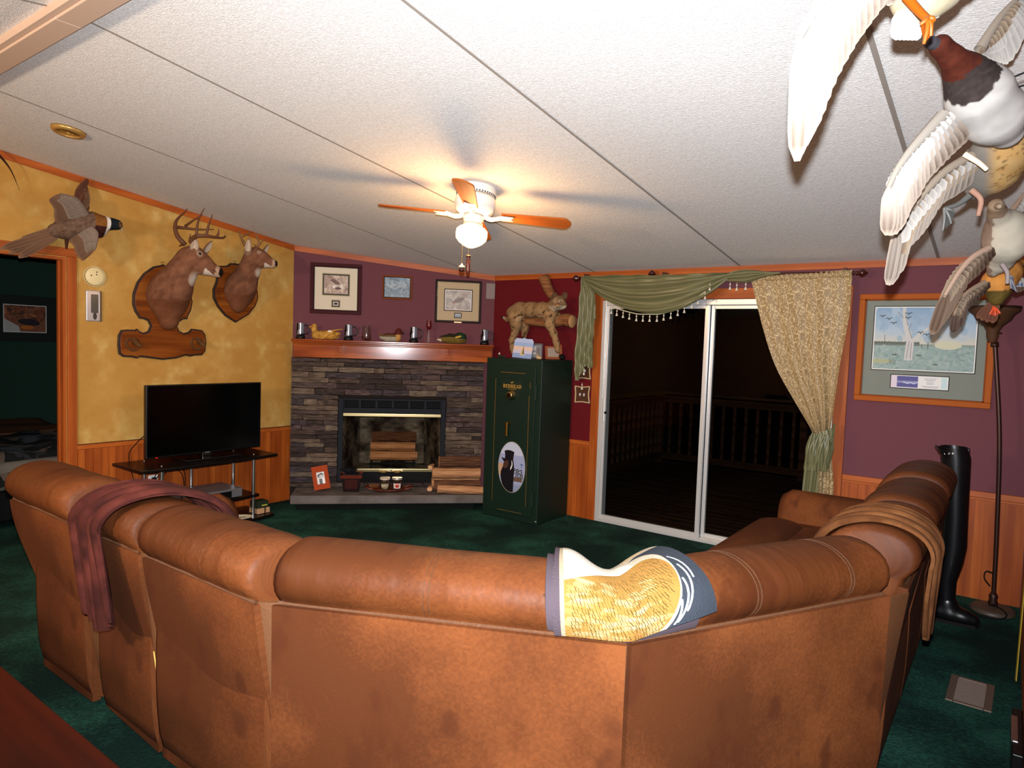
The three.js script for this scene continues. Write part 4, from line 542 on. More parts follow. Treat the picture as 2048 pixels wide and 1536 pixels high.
{ // things on the mantel
  const Y = 1.4785, steel = std(0x9a9aa2, 0.22, { metalness: 0.85 }), blk = std(0x121114, 0.35);
  const tMug = canvasTex(256, 128, (g, w, h) => { g.fillStyle = '#8d919c'; g.fillRect(0, 0, w, h); g.fillStyle = '#4b4f5a'; g.fillRect(0, 0, w, 40); g.fillStyle = '#c8cace'; g.fillRect(0, 36, w, 26); g.fillStyle = '#17171c'; for (let i = 0; i < 30; i++) { g.beginPath(); g.ellipse((i * 53) % 256, 70 + (i * 29) % 50, 10 + (i * 7) % 12, 8, i, 0, 7); g.fill(); } g.fillStyle = '#5a4a3a'; for (let i = 0; i < 14; i++) g.fillRect((i * 37) % 256, 96 + (i * 5) % 20, 14, 6); });
  const mugM = std(0xffffff, 0.22, { map: tMug, metalness: 0.45 });
  const mug = (s, label, turn) => {
    const t = onDiag('mug', label, 'mug', s, Y, 0.1, turn, 'printed steel mugs on the mantel');
    mesh('cup', lathe([[0, 0.034], [0.034, 0.034], [0.035, 0.045], [0.036, 0.14], [0.033, 0.14], [0.031, 0.05], [0, 0.05]], 28), mugM, t); mesh('base', lathe([[0, 0.001], [0.042, 0.001], [0.043, 0.012], [0.036, 0.034], [0, 0.034]], 28), blk, t); mesh('rim', new THREE.TorusGeometry(0.0345, 0.0025, 8, 28).rotateX(Math.PI / 2).translate(0, 0.14, 0), steel, t);
    mesh('handle', tube([[0.035, 0.122, 0], [0.062, 0.118, 0], [0.078, 0.085, 0], [0.066, 0.05, 0], [0.036, 0.042, 0]], 0.006, 20, 8), blk, t);
  };
  mug(0.08, 'printed steel mug beside the yellow duck carving, against the yellow wall', -0.2); mug(0.50, 'printed steel mug between the yellow duck carving and the glass mug', -0.2); mug(1.085, 'printed steel mug beside the rust-headed duck decoy', -0.25); mug(1.742, 'printed steel mug at the mantel end beside the bobcat', -0.2);
  const gl = phys(0xffffff, 0.04, { transmission: 1, thickness: 0.003, ior: 1.45 });
  const t = onDiag('glass_mug', 'clear glass beer mug on the mantel', 'glass mug', 0.66, Y, 0.1, 2.9); mesh('cup', lathe([[0, 0.002], [0.038, 0.002], [0.042, 0.02], [0.04, 0.14], [0.037, 0.14], [0.037, 0.018], [0, 0.016]], 24), gl, t); mesh('handle', tube([[0.04, 0.125, 0], [0.068, 0.12, 0], [0.074, 0.08, 0], [0.062, 0.04, 0], [0.04, 0.035, 0]], 0.006, 20, 8), gl, t);
  const g2 = onDiag('cordial_glass', 'small clear stem glass with a dark red cup on the mantel', 'glass', 1.222, Y, 0.1); mesh('stem', lathe([[0, 0.001], [0.02, 0.001], [0.021, 0.006], [0.008, 0.012], [0.012, 0.03], [0.012, 0.06], [0.006, 0.09], [0.005, 0.12], [0, 0.12]], 20), phys(0xe8dcdc, 0.06, { transmission: 0.9, thickness: 0.01 }), g2);
  mesh('cup', lathe([[0, 0.12], [0.012, 0.122], [0.024, 0.14], [0.026, 0.165], [0.021, 0.19], [0.024, 0.206], [0.02, 0.206], [0.018, 0.19], [0.02, 0.16], [0, 0.135]], 20), phys(0x5a1418, 0.15), g2);
  // decoys: local x runs along the mantel, head end at +x or -x
  const decoy = (name, label, s, chains, col, extra, turn = 0) => { const d = onDiag(name, label, 'decoy', s, Y, 0.1, turn); mesh('body', blob(chains, 0.0045, 0.025, col, (p, v) => Math.max(v, 0.003 - p[1])), M.vcSoft, d); extra && extra(d); return d; };
  decoy('duck_decoy', 'yellow carved duck decoy with lifted head on the mantel', 0.30, [[[-0.09, 0.03, 0, 0.03], [-0.03, 0.034, 0, 0.04], [0.05, 0.036, 0, 0.036], [0.115, 0.055, 0, 0.016]], [[-0.09, 0.05, 0, 0.024], [-0.102, 0.09, 0, 0.02], [-0.1, 0.118, 0, 0.022]]],
    p => hex(0x8a5a18, 0xd2a04a, n3(p, 120) * 1.6 - 0.3), d => { mesh('bill', blob([[[-0.118, 0.114, 0, 0.01], [-0.15, 0.104, 0, 0.007]]], 0.003, 0.01, () => new THREE.Color(0xb4743a)), M.vcSoft, d); for (const z of [-0.018, 0.018]) mesh('wing_tip', taper([[0, 0.066, z], [0.08, 0.085, z * 0.6], [0.15, 0.098, z * 0.3]], 0.013, 0.003), std(0xb5853a, 0.8), d); mesh('wing_patch', blob([[[0.03, 0.074, 0.018, 0.012], [0.05, 0.074, 0.02, 0.008]]], 0.004, 0.01, () => new THREE.Color(0xe8e0cf)), M.vcSoft, d); for (let i = 0; i < 9; i++) mesh('carved_feather', taper([[-0.06 + i * 0.02, 0.012, 0.034], [-0.048 + i * 0.02, 0.02, 0.038], [-0.03 + i * 0.02, 0.03, 0.036]], 0.005, 0.002, 6, 5), std(0xb07f30, 0.8), d); });
  decoy('redhead_decoy', 'grey duck decoy with rust red head on the mantel', 0.87, [[[-0.075, 0.04, 0, 0.022], [-0.02, 0.035, 0, 0.036], [0.04, 0.036, 0, 0.036], [0.07, 0.035, 0, 0.03]], [[0.065, 0.05, 0, 0.024], [0.075, 0.085, 0, 0.024], [0.08, 0.098, 0, 0.026]]],
    p => p.y > 0.065 ? new THREE.Color(0x54201a) : (p.x > 0.055 ? new THREE.Color(0xb98a4a) : (p.y > 0.045 ? hex(0x4e3a22, 0x6f5834, n3(p, 200)) : hex(0x8a8474, 0xa59d88, n3(p, 300)))), d => { mesh('bill', blob([[[0.1, 0.09, 0, 0.009], [0.125, 0.076, 0, 0.006]]], 0.003, 0.01, () => new THREE.Color(0x1a1614)), M.vcSoft, d); mesh('tail', taper([[-0.08, 0.05, 0], [-0.105, 0.06, 0]], 0.016, 0.006), std(0x6a4a2a, 0.8), d); });
  decoy('mallard_decoy', 'brown sleeping mallard decoy with green head tucked back on the mantel', 1.45, [[[-0.09, 0.035, 0, 0.026], [-0.03, 0.045, 0, 0.044], [0.05, 0.045, 0, 0.044], [0.09, 0.04, 0, 0.034]], [[0.06, 0.075, 0.01, 0.032], [0.085, 0.07, 0.02, 0.03]]],
    p => p.x > 0.045 && p.y > 0.05 ? hex(0x10281a, 0x1f3a24, n3(p, 100)) : (p.y > 0.06 ? hex(0x1e2016, 0x33301c, n3(p, 150)) : hex(0x50401c, 0x7a6428, n3(p, 220))), d => { mesh('bill', blob([[[0.062, 0.07, 0.045, 0.009], [0.02, 0.06, 0.046, 0.008]]], 0.003, 0.01, () => new THREE.Color(0xc9a23a)), M.vcSoft, d); mesh('tail', blob([[[-0.11, 0.03, 0, 0.014], [-0.145, 0.035, 0, 0.007]]], 0.004, 0.01, () => new THREE.Color(0xc8bc9a)), M.vcSoft, d); mesh('wing_tip', taper([[-0.02, 0.08, 0], [-0.09, 0.07, 0], [-0.125, 0.062, 0]], 0.014, 0.004), std(0x2c2a1a, 0.8), d); });
}
{ // things on the hearth
  const Y = 0.139;
  const ph = onDiag('photo_frame', 'orange wooden photo frame with a black and white picture on the hearth', 'photo frame', 0.315, Y + 0.016, 0.29, 0.12); ph.rotation.order = 'YXZ'; ph.rotation.x = -0.26; ph.rotation.z = 0.16;
  const or = std(0xa03c10, 0.6); mesh('frame', muv(extrude([[-0.068, 0], [0.068, 0], [0.068, 0.205], [-0.068, 0.205]], 0.012, 0.002, [[[-0.036, 0.045], [-0.036, 0.155], [0.036, 0.155], [0.036, 0.045]]])), or, ph);
  mesh('picture', new THREE.PlaneGeometry(0.074, 0.112).translate(0, 0.1, 0.006), std(0xffffff, 0.5, { map: canvasTex(96, 140, (g, w, h) => { g.fillStyle = '#d9d6d0'; g.fillRect(0, 0, w, h); g.fillStyle = '#2b2b30'; g.beginPath(); g.ellipse(40, 46, 26, 22, 0.3, 0, 7); g.fill(); g.beginPath(); g.ellipse(62, 34, 22, 16, 0.5, 0, 7); g.fill(); g.fillStyle = '#c2bdb6'; g.beginPath(); g.ellipse(46, 52, 15, 18, 0.2, 0, 7); g.fill(); g.beginPath(); g.ellipse(66, 48, 13, 16, -0.2, 0, 7); g.fill(); g.fillStyle = '#4a4a52'; g.fillRect(28, 78, 36, 62); g.fillStyle = '#eeeae4'; g.fillRect(62, 74, 24, 60); }) }), ph);
  mesh('easel_leg', slab([-0.02, 0.15, 0], [0.02, 0.15, 0], [0.02, 0.02, -0.09], [-0.02, 0.02, -0.09], [0, 0, -0.004]), M.black, ph);
  const b = onDiag('gift_basket', 'small dark square basket with a printed label on the hearth', 'basket', 0.565, Y, 0.27);
  const taperBox = (w0, w1, h, y) => { const g = new THREE.CylinderGeometry(w1 * 0.7071, w0 * 0.7071, h, 4, 1, true).rotateY(Math.PI / 4).translate(0, y + h / 2, 0).toNonIndexed(); g.computeVertexNormals(); return g; };
  const dk = std(0x1d0f0c, 0.6, { side: THREE.DoubleSide }); mesh('basket_wall', taperBox(0.135, 0.175, 0.135, 0.002), dk, b); mesh('basket_floor', bx(-0.066, 0.066, 0.001, 0.006, -0.066, 0.066), dk, b); mesh('rim_band', taperBox(0.182, 0.19, 0.03, 0.125), std(0x5c2412, 0.7, { side: THREE.DoubleSide }), b);
  mesh('label', slab([-0.05, 0.03, 0.073], [0.05, 0.03, 0.073], [0.056, 0.115, 0.0855], [-0.056, 0.115, 0.0855], [0, 0, 0.002]), std(0xffffff, 0.6, { map: canvasTex(128, 110, (g, w, h) => { g.fillStyle = '#3a1712'; g.fillRect(0, 0, w, h); g.fillStyle = '#8a5a48'; g.fillRect(14, 12, 100, 10); g.fillRect(20, 34, 60, 14); g.fillStyle = '#b8b0ac'; g.fillRect(12, 70, 70, 18); g.fillRect(60, 86, 60, 12); }) }), b);
  mesh('contents', bx(-0.075, 0.075, 0.1, 0.118, -0.075, 0.075), std(0x33150c, 0.9), b);
  const hat = onDiag('black_hat', 'black cloth hat lying on top of the dark basket', 'hat', 0.545, Y + 0.156, 0.27, -0.25); mesh('crown', blob([[[-0.01, 0.022, 0, 0.032], [0.03, 0.02, 0.01, 0.026]], [[-0.05, 0.028, 0.01, 0.016], [-0.075, 0.034, 0.015, 0.009]]], 0.005, 0.03, p => hex(0x08070a, 0x17161c, n3(p, 60))), M.vc, hat); mesh('brim', blob([[[0.02, 0.009, 0.02, 0.008], [0.09, 0.01, 0.02, 0.007]], [[0.03, 0.009, 0.05, 0.007], [0.08, 0.01, 0.045, 0.006]]], 0.005, 0.03, () => new THREE.Color(0x0b0b10)), M.vc, hat);
  const tr = onDiag('oval_tray', 'orange wooden oval tray with curled handles on the hearth', 'tray', 0.895, Y, 0.28); const trm = phys(0x6a260a, 0.4);
  { const pts = [[0, 0.001], [0.12, 0.001], [0.165, 0.016], [0.172, 0.024], [0.16, 0.02], [0.115, 0.008], [0, 0.008]]; mesh('dish', lathe(pts, 40).scale(1, 1, 0.62), trm, tr); for (const k of [-1, 1]) mesh('handle', tube([[k * 0.14, 0.022, 0.06], [k * 0.19, 0.036, 0.05], [k * 0.205, 0.04, 0], [k * 0.19, 0.036, -0.05], [k * 0.14, 0.022, -0.06]], 0.007, 20, 6), trm, tr); }
  const crab = onDiag('pine_cone', 'brown pine cone resting on the orange tray', 'pine cone', 0.762, Y + 0.027, 0.29, 0.4); mesh('core', blob([[[-0.03, 0.016, 0, 0.012], [0.03, 0.016, 0, 0.014]]], 0.004, 0.02, () => new THREE.Color(0x3a2014)), M.vc, crab); const scg = new THREE.ConeGeometry(0.01, 0.02, 5).rotateX(0.7), scm = std(0x7a4a2c, 0.8); for (let i = 0; i < 26; i++) { const a = i * 2.4, m = mesh('scale', scg, scm, crab); m.position.set(-0.036 + i * 0.003, 0.016 + Math.sin(a) * 0.013, Math.cos(a) * 0.013); m.rotation.x = Math.PI / 2 - a; }
  const jar = (s, label, waxC, lidM, lab) => { const j = onDiag('candle_jar', label, 'candle', s, Y + 0.011, 0.28); mesh('jar', lathe([[0, 0.001], [0.042, 0.001], [0.046, 0.01], [0.046, 0.075], [0.04, 0.088], [0.038, 0.088], [0.041, 0.074], [0.042, 0.012], [0, 0.008]], 28), phys(0xffffff, 0.05, { transmission: 1, thickness: 0.003 }), j); mesh('wax', lathe([[0, 0.01], [0.0405, 0.01], [0.0405, 0.05], [0, 0.05]], 28), std(waxC, 0.5), j); mesh('lid', lathe([[0, 0.092], [0.044, 0.09], [0.047, 0.094], [0.047, 0.105], [0.043, 0.109], [0, 0.109]], 28), lidM, j); mesh('gasket', lathe([[0, 0.086], [0.042, 0.086], [0.044, 0.09], [0, 0.091]], 24), M.oldBrass, j); if (lab) mesh('label', new THREE.CylinderGeometry(0.0466, 0.0466, 0.045, 16, 1, true, -0.7, 1.4).translate(0, 0.04, 0), std(0xffffff, 0.6, { map: canvasTex(128, 64, (g, w, h) => { g.fillStyle = '#cfc4bc'; g.fillRect(0, 0, w, h); g.fillStyle = '#b5301c'; g.beginPath(); g.ellipse(64, 36, 34, 20, 0, 0, 7); g.fill(); g.fillStyle = '#d88a7a'; g.fillRect(20, 2, 88, 10); }) }), j); };
  jar(0.858, 'cream jar candle with pale lid on the orange tray', 0xcdbb98, std(0xc8b8a4, 0.4), false); jar(0.966, 'jar candle with red label and shiny lid on the orange tray', 0xd2a394, std(0xd0c8c2, 0.25, { metalness: 0.6 }), true);
}
// ---------------------------------------------------------------- television corner
{
  const st = thing('tv_stand', 'black glass shelf television stand on chrome posts', 'tv stand'), sh = (y, x0, x1, z0, z1, n) => { const g = extrude([[z0, -x0 - 0.0], [z1, -x0], [z1, -x1 + 0.03], [(z0 + z1) / 2, -x1 - 0.02], [z0, -x1 + 0.03]], 0.018, 0.002); g.rotateX(-Math.PI / 2); g.rotateY(-Math.PI / 2); g.applyMatrix4(new THREE.Matrix4()); return g; };
  const board = (y, x0, x1, z0, z1) => { const s = new THREE.Shape(); s.moveTo(x0, z0); s.lineTo(x1 - 0.05, z0); s.quadraticCurveTo(x1 + 0.03, (z0 + z1) / 2, x1 - 0.02, z1); s.lineTo(x0, z1); const g = new THREE.ExtrudeGeometry(s, { depth: 0.016, bevelEnabled: true, bevelSize: 0.003, bevelThickness: 0.003, bevelSegments: 2, curveSegments: 16 }); g.rotateX(Math.PI / 2); g.translate(0, y - 0.003, 0); return muv(g); };
  const bw = phys(0x0f0908, 0.3, { specularIntensity: 0.5 });
  mesh('shelf', board(0.53, 0.05, 0.50, 1.78, 2.88), bw, st); mesh('shelf', board(0.205, 0.05, 0.43, 1.90, 2.76), bw, st); mesh('shelf', board(0.032, 0.05, 0.49, 1.80, 2.86), bw, st);
  for (const [x, z] of [[0.12, 2.69], [0.40, 2.70], [0.064, 2.30], [0.12, 1.97], [0.38, 1.95]]) { mesh('post', cyl(0.014, 0.014, 0.476, 18, x, 0.032, z), M.chrome, st); mesh('post_cap', lathe([[0, 0.008], [0.006, 0.006], [0.009, 0], [0, 0]], 14).translate(x, 0.53, z), M.chrome, st); mesh('collar', cyl(0.018, 0.018, 0.022, 16, x, 0.184, z), M.black, st); }
  const tv = thing('television', 'black flat screen television on the glass shelf stand', 'television', [0.23, 0.5305, 2.27]);
  mesh('bezel', bx(-0.022, 0.018, 0.034, 0.576, -0.468, 0.468, 0.006), std(0x070707, 0.3), tv); mesh('screen', bx(0.018, 0.0195, 0.05, 0.566, -0.458, 0.458), phys(0x020202, 0.14), tv); mesh('back_bulge', bx(-0.06, -0.022, 0.1, 0.42, -0.3, 0.3, 0.012), M.black, tv);
  mesh('stand_neck', bx(-0.02, 0.02, 0.012, 0.04, -0.04, 0.04, 0.004), M.gloss, tv); mesh('stand_foot', bx(-0.1, 0.13, 0.0005, 0.012, -0.22, 0.22, 0.005), M.gloss, tv);
  mesh('maker_badge', bx(0.019, 0.0205, 0.036, 0.043, -0.02, 0.02), std(0xb8b8b8, 0.3, { metalness: 0.8 }), tv); mesh('power_light', bx(0.019, 0.0205, 0.036, 0.041, 0.385, 0.40), std(0xff2010, 0.4, { emissive: 0xff1808, emissiveIntensity: 0.25 }), tv);
  const bxr = thing('video_recorder', 'silver grey disc player with dark front on the middle shelf', 'player', [0.245, 0.2055, 2.27]); const sil = std(0x77757a, 0.4, { metalness: 0.5 });
  mesh('case', bx(-0.155, 0.15, 0.006, 0.075, -0.213, 0.213, 0.004), sil, bxr); mesh('front_panel', bx(0.15, 0.153, 0.01, 0.06, -0.12, 0.175), M.gloss, bxr); mesh('control_knob', new THREE.CylinderGeometry(0.011, 0.011, 0.004, 16).rotateZ(Math.PI / 2).scale(1, 0.6, 2).translate(0.154, 0.045, 0.0), std(0x3c3c42, 0.3), bxr); for (const z of [-0.17, 0.17]) for (const x of [-0.12, 0.12]) mesh('foot', cyl(0.012, 0.012, 0.006, 12, x, 0, z), M.black, bxr);
  const pl = thing('oval_plaque_plate', 'cream oval plate with a dark pattern on the bottom shelf', 'plate', [0.40, 0.033, 2.08]); pl.rotation.order = 'YXZ'; pl.rotation.y = 1.1; mesh('plate', lathe([[0, 0.002], [0.05, 0.002], [0.085, 0.012], [0.088, 0.016], [0.08, 0.014], [0.05, 0.007], [0, 0.007]], 36).scale(1.1, 1, 0.8), std(0xd9cdb0, 0.4), pl); mesh('pattern', extrude([[-0.05, -0.012], [-0.01, -0.004], [0.05, 0.012], [0.045, 0.024], [0.0, 0.012], [-0.048, 0.0]], 0.001).rotateX(-Math.PI / 2).translate(0, 0.008, 0), std(0x3a3a38, 0.5), pl);
  const c1 = thing('ammunition_box', 'small dark green box standing on the tan box by the stand', 'box', [0.33, 0.0335, 1.86]); mesh('carton', bx(-0.05, 0.05, 0.045, 0.1, -0.055, 0.055, 0.002), std(0x232b1c, 0.7), c1); mesh('yellow_mark', bx(0.05, 0.0505, 0.062, 0.07, -0.04, 0.01), std(0xc8c04a, 0.6), c1);
  const c2 = thing('tan_box', 'tan wooden box with dark straps on the bottom shelf end', 'box', [0.33, 0.0335, 1.86]); mesh('carton', bx(-0.06, 0.06, 0.001, 0.0445, -0.06, 0.055, 0.003), std(0xb28a68, 0.7), c2); mesh('strap', bx(-0.061, 0.061, 0.001, 0.0448, -0.02, -0.008), std(0x3a2018, 0.8), c2);
  const fg = thing('carved_duck_figurine', 'little wooden duck figurine beside the disc player', 'figurine', [0.19, 0.206, 1.985]); mesh('body', blob([[[0, 0.015, -0.02, 0.012], [0, 0.016, 0.02, 0.014]], [[0, 0.03, -0.025, 0.008], [0, 0.042, -0.03, 0.008]]], 0.004, 0.015, p => hex(0x5c4020, 0x8a6a3c, n3(p, 200))), M.vcSoft, fg);
  const cord = (label, pts, r = 0.0035) => { const m = mesh(numbered('power_cord'), tube(pts, r, 50, 6), std(0x1a0f0c, 0.6), scene); m.userData = { label, category: 'cord' }; };
  cord('black cord looping behind the television left edge', [[0.13, 0.72, 2.70], [0.06, 0.66, 2.72], [0.035, 0.58, 2.76], [0.03, 0.45, 2.74], [0.03, 0.3, 2.70]]); cord('black cord arching from the wall outlet behind the stand', [[0.034, 0.37, 2.575], [0.036, 0.45, 2.55], [0.034, 0.49, 2.6], [0.032, 0.47, 2.66], [0.03, 0.25, 2.66]]);
  cord('black cable arching up behind the disc player', [[0.04, 0.25, 2.34], [0.036, 0.38, 2.36], [0.034, 0.43, 2.45], [0.034, 0.38, 2.55], [0.03, 0.2, 2.64]]); cord('black cable arching beside the middle post', [[0.034, 0.28, 2.33], [0.03, 0.40, 2.34], [0.027, 0.445, 2.42], [0.026, 0.34, 2.54], [0.024, 0.15, 2.62]]); cord('black cable lying over the bottom shelf', [[0.1, 0.04, 2.05], [0.1, 0.12, 2.09], [0.1, 0.11, 2.2], [0.1, 0.04, 2.35]]);
  const ol = thing('wall_outlet', 'white wall outlet behind the television stand', 'outlet', [0.013, 0.34, 2.575]); mesh('cover_plate', bx(0, 0.005, -0.057, 0.057, -0.036, 0.036, 0.002), M.white, ol); for (const y of [-0.026, 0.026]) mesh('socket', bx(0.005, 0.0065, y - 0.016, y + 0.016, -0.016, 0.016, 0.0006), std(0xb8b4ac, 0.5), ol); mesh('plug', bx(0.0065, 0.034, 0.01, 0.04, -0.015, 0.013, 0.004), M.black, ol);
}

// ---------------------------------------------------------------- gun safe and the things on it
{
  const grn = phys(0x0b2117, 0.5, { specularIntensity: 0.6, bumpMap: bNoise, bumpScale: 0.0006 }), gold = std(0xb0863c, 0.35, { metalness: 0.7 });
  const s = thing('gun_safe', 'tall dark green steel gun safe with gold pinstripes and oval picture', 'safe', [1.9, 0, 0.265]); const FZ = 0.24;
  mesh('body', bx(-0.29, 0.29, 0.001, 1.372, -0.235, FZ, 0.008), grn, s); mesh('door', bx(-0.225, 0.235, 0.055, 1.315, FZ, FZ + 0.012, 0.004), grn, s);
  const z0 = FZ + 0.012, z1 = z0 + 0.0008, line = (a, b, c, d) => mesh('pinstripe', bx(a, b, c, d, z0, z1), gold, s);
  line(-0.178, -0.174, 0.14, 1.20); line(0.182, 0.186, 1.13, 1.185); line(0.176, 0.18, 0.14, 1.075); line(-0.125, 0.13, 1.252, 1.256); line(-0.115, 0.14, 0.075, 0.079);
  for (const y of [1.1, 0.215]) mesh('hinge', cyl(0.008, 0.008, 0.12, 14, 0.243, y - 0.06, FZ + 0.01), grn, s);
  const em = canvasTex(512, 200, (g, w, h) => { g.clearRect(0, 0, w, h); g.fillStyle = '#0b2117'; g.fillRect(0, 0, w, h); g.fillStyle = '#b98b3a'; g.beginPath(); g.moveTo(215, 46); g.quadraticCurveTo(250, 22, 285, 34); g.quadraticCurveTo(262, 40, 256, 56); g.quadraticCurveTo(240, 66, 215, 46); g.fill(); g.beginPath(); g.moveTo(240, 44); g.lineTo(300, 18); g.lineTo(266, 50); g.fill(); g.font = 'bold 92px serif'; g.textAlign = 'center'; g.fillText('REDHEAD', w / 2, 150, 480); g.fillRect(150, 172, 212, 6); });
  mesh('emblem', bx(-0.105, 0.105, 1.105, 1.19, z0, z1), std(0xffffff, 0.45, { map: em }), s); { const g = s.children[s.children.length - 1].geometry, u = g.attributes.uv, p = g.attributes.position; for (let i = 0; i < u.count; i++) u.setXY(i, (p.getX(i) + 0.105) / 0.21, (p.getY(i) - 1.105) / 0.085); }
  const dial = mesh('dial', lathe([[0, 0], [0.042, 0], [0.042, 0.008], [0.034, 0.016], [0.03, 0.04], [0.027, 0.046], [0, 0.046]], 32).rotateX(Math.PI / 2).translate(0.0, 1.065, z0), M.brass, s); mesh('dial_face', cyl(0.022, 0.022, 0.004, 24).rotateX(Math.PI / 2).translate(0, 1.065, z0 + 0.046), M.gloss, dial);
  const hd = mesh('handle', merge([cyl(0.016, 0.012, 0.03, 18).rotateX(Math.PI / 2).translate(-0.02, 0.825, z0), bx(-0.032, -0.008, 0.715, 0.838, z0 + 0.028, z0 + 0.042, 0.006)]), M.oldBrass, s);
  const dog = canvasTex(320, 480, (g, w, h) => {
    g.fillStyle = '#9aa2c2'; g.fillRect(0, 0, w, h); g.fillStyle = '#b9bfd2'; g.fillRect(0, 0, w, 120); g.fillStyle = '#8a93b0'; g.fillRect(0, 400, w, 80); g.fillStyle = '#6b5240'; g.fillRect(180, 330, 110, 40);
    g.fillStyle = '#c09878'; g.beginPath(); g.ellipse(30, 270, 40, 60, 0, 0, 7); g.fill();
    g.fillStyle = '#17141a'; g.beginPath(); g.moveTo(68, 92); g.quadraticCurveTo(120, 66, 190, 92); g.quadraticCurveTo(180, 130, 178, 170); g.quadraticCurveTo(200, 240, 190, 320); g.lineTo(186, 480); g.lineTo(90, 480); g.quadraticCurveTo(20, 380, 30, 300); g.quadraticCurveTo(50, 240, 78, 210); g.lineTo(30, 158); g.lineTo(76, 164); g.quadraticCurveTo(84, 130, 68, 92); g.fill();
    g.fillStyle = '#4a3228'; g.beginPath(); g.ellipse(90, 220, 30, 44, 0.5, 0, 7); g.fill(); g.fillStyle = '#e4dcd4'; g.beginPath(); g.moveTo(158, 170); g.quadraticCurveTo(190, 220, 146, 270); g.quadraticCurveTo(140, 250, 160, 220); g.fill();
    g.fillStyle = '#3d3a34'; for (let i = 0; i < 26; i++) { g.beginPath(); g.ellipse(196 + (i * 47) % 100, 250 + (i * 31) % 90, 10, 6, i, 0, 7); g.fill(); } g.fillStyle = '#4a6090'; g.fillRect(262, 196, 36, 9); g.fillRect(276, 196, 8, 34);
  });
  const ov = new THREE.CircleGeometry(1, 48).scale(0.138, 0.213, 1).translate(0.022, 0.455, z0 + 0.0012); mesh('oval_picture', ov, phys(0xffffff, 0.3, { map: dog }), s); mesh('oval_rim', new THREE.TorusGeometry(1, 0.016, 6, 48).scale(0.14, 0.215, 0.12).translate(0.022, 0.455, z0), std(0x9c9482, 0.4), s);
  mesh('scuff_mark', bx(0.27, 0.285, 0.03, 0.034, FZ, FZ + 0.0006), M.white, s);
  const Y = 1.373;
  const t = thing('painted_tile', 'blue sky painted tile plaque leaning on top of the safe', 'plaque', [1.835, Y + 0.002, 0.30], 0.35); t.rotation.order = 'YXZ'; t.rotation.x = -0.25; t.rotation.z = -0.06;
  { const sh = [[-0.085, 0], [0.085, 0], [0.085, 0.15], [0.07, 0.172], [0.02, 0.17], [0, 0.178], [-0.02, 0.17], [-0.07, 0.172], [-0.085, 0.15]]; const g = extrude(sh, 0.012, 0.002); mesh('tile', g, std(0xffffff, 0.3, { map: canvasTex(256, 256, (c, w, h) => { c.fillStyle = '#8fa6cc'; c.fillRect(0, 0, w, h); c.fillStyle = '#a8b6d6'; c.fillRect(0, 0, w, 60); c.fillStyle = '#d2b4a4'; c.fillRect(0, 110, w, 50); c.fillStyle = '#b9b6c8'; c.fillRect(0, 160, w, 40); c.fillStyle = '#7f94bc'; c.fillRect(0, 200, w, 56); c.fillStyle = '#c8a44a'; c.beginPath(); c.moveTo(128, 100); c.lineTo(104, 210); c.lineTo(128, 210); c.fill(); c.fillStyle = '#4a4228'; c.beginPath(); c.moveTo(132, 90); c.lineTo(152, 210); c.lineTo(130, 210); c.fill(); c.fillStyle = '#d8b878'; c.fillRect(96, 210, 70, 10); }) }), t); const u = g.attributes.uv, p = g.attributes.position; for (let i = 0; i < u.count; i++) u.setXY(i, (p.getX(i) + 0.087) / 0.174, p.getY(i) / 0.18); }
  const bk = thing('picture_card', 'dark framed picture card behind the painted tile', 'picture', [1.92, Y + 0.001, 0.205], 0.5); bk.rotation.order = 'YXZ'; bk.rotation.x = -0.14; mesh('frame', bx(-0.055, 0.055, 0, 0.135, 0, 0.01, 0.002), std(0x1c1a20, 0.5), bk); mesh('picture', bx(-0.042, 0.042, 0.015, 0.12, 0.01, 0.0108), std(0xffffff, 0.4, { map: canvasTex(64, 80, (c, w, h) => { c.fillStyle = '#4c4f56'; c.fillRect(0, 0, w, h); c.fillStyle = '#8c8f96'; c.fillRect(10, 8, 20, 30); c.fillStyle = '#23252a'; c.fillRect(34, 20, 22, 50); c.fillStyle = '#a09a94'; c.fillRect(12, 50, 18, 12); }) }), bk); { const g = bk.children[1].geometry, u = g.attributes.uv, p = g.attributes.position; for (let i = 0; i < u.count; i++) u.setXY(i, (p.getX(i) + 0.042) / 0.084, (p.getY(i) - 0.015) / 0.105); }
  const fr = thing('wooden_photo_stand', 'wooden picture stand seen half from the side on the safe', 'photo frame', [2.075, Y + 0.001, 0.175], 0.95); fr.rotation.order = 'YXZ'; fr.rotation.x = -0.2; mesh('frame', bx(-0.07, 0.07, 0, 0.115, 0, 0.012, 0.002), std(0x8a4522, 0.5), fr); mesh('picture', bx(-0.05, 0.05, 0.02, 0.1, 0.012, 0.0128), std(0xffffff, 0.4, { map: canvasTex(96, 72, (c, w, h) => { c.fillStyle = '#9a8a7c'; c.fillRect(0, 0, w, h); c.fillStyle = '#cfc6ba'; c.fillRect(0, 0, w, 26); c.fillStyle = '#3c302a'; for (let i = 0; i < 6; i++) c.fillRect(8 + i * 15, 24 + (i * 7) % 12, 9, 44); }) }), fr);
  mesh('side_edge', bx(0.07, 0.082, 0, 0.13, -0.01, 0.016, 0.002), std(0xa85a2a, 0.5), fr);
  const fig = (name, label, x, z, chains, col) => { const f = thing(name, label, 'figurine', [x, Y, z]); mesh('body', blob(chains, 0.003, 0.012, col), M.vcSoft, f); };
  fig('bird_figurine', 'small cream bird figurine with upright tail on the safe', 2.055, 0.36, [[[-0.014, 0.014, 0, 0.012], [0.014, 0.013, 0, 0.012]], [[-0.014, 0.02, 0, 0.006], [-0.02, 0.05, 0, 0.003]]], p => hex(0x9a7038, 0xd8c090, n3(p, 160)));
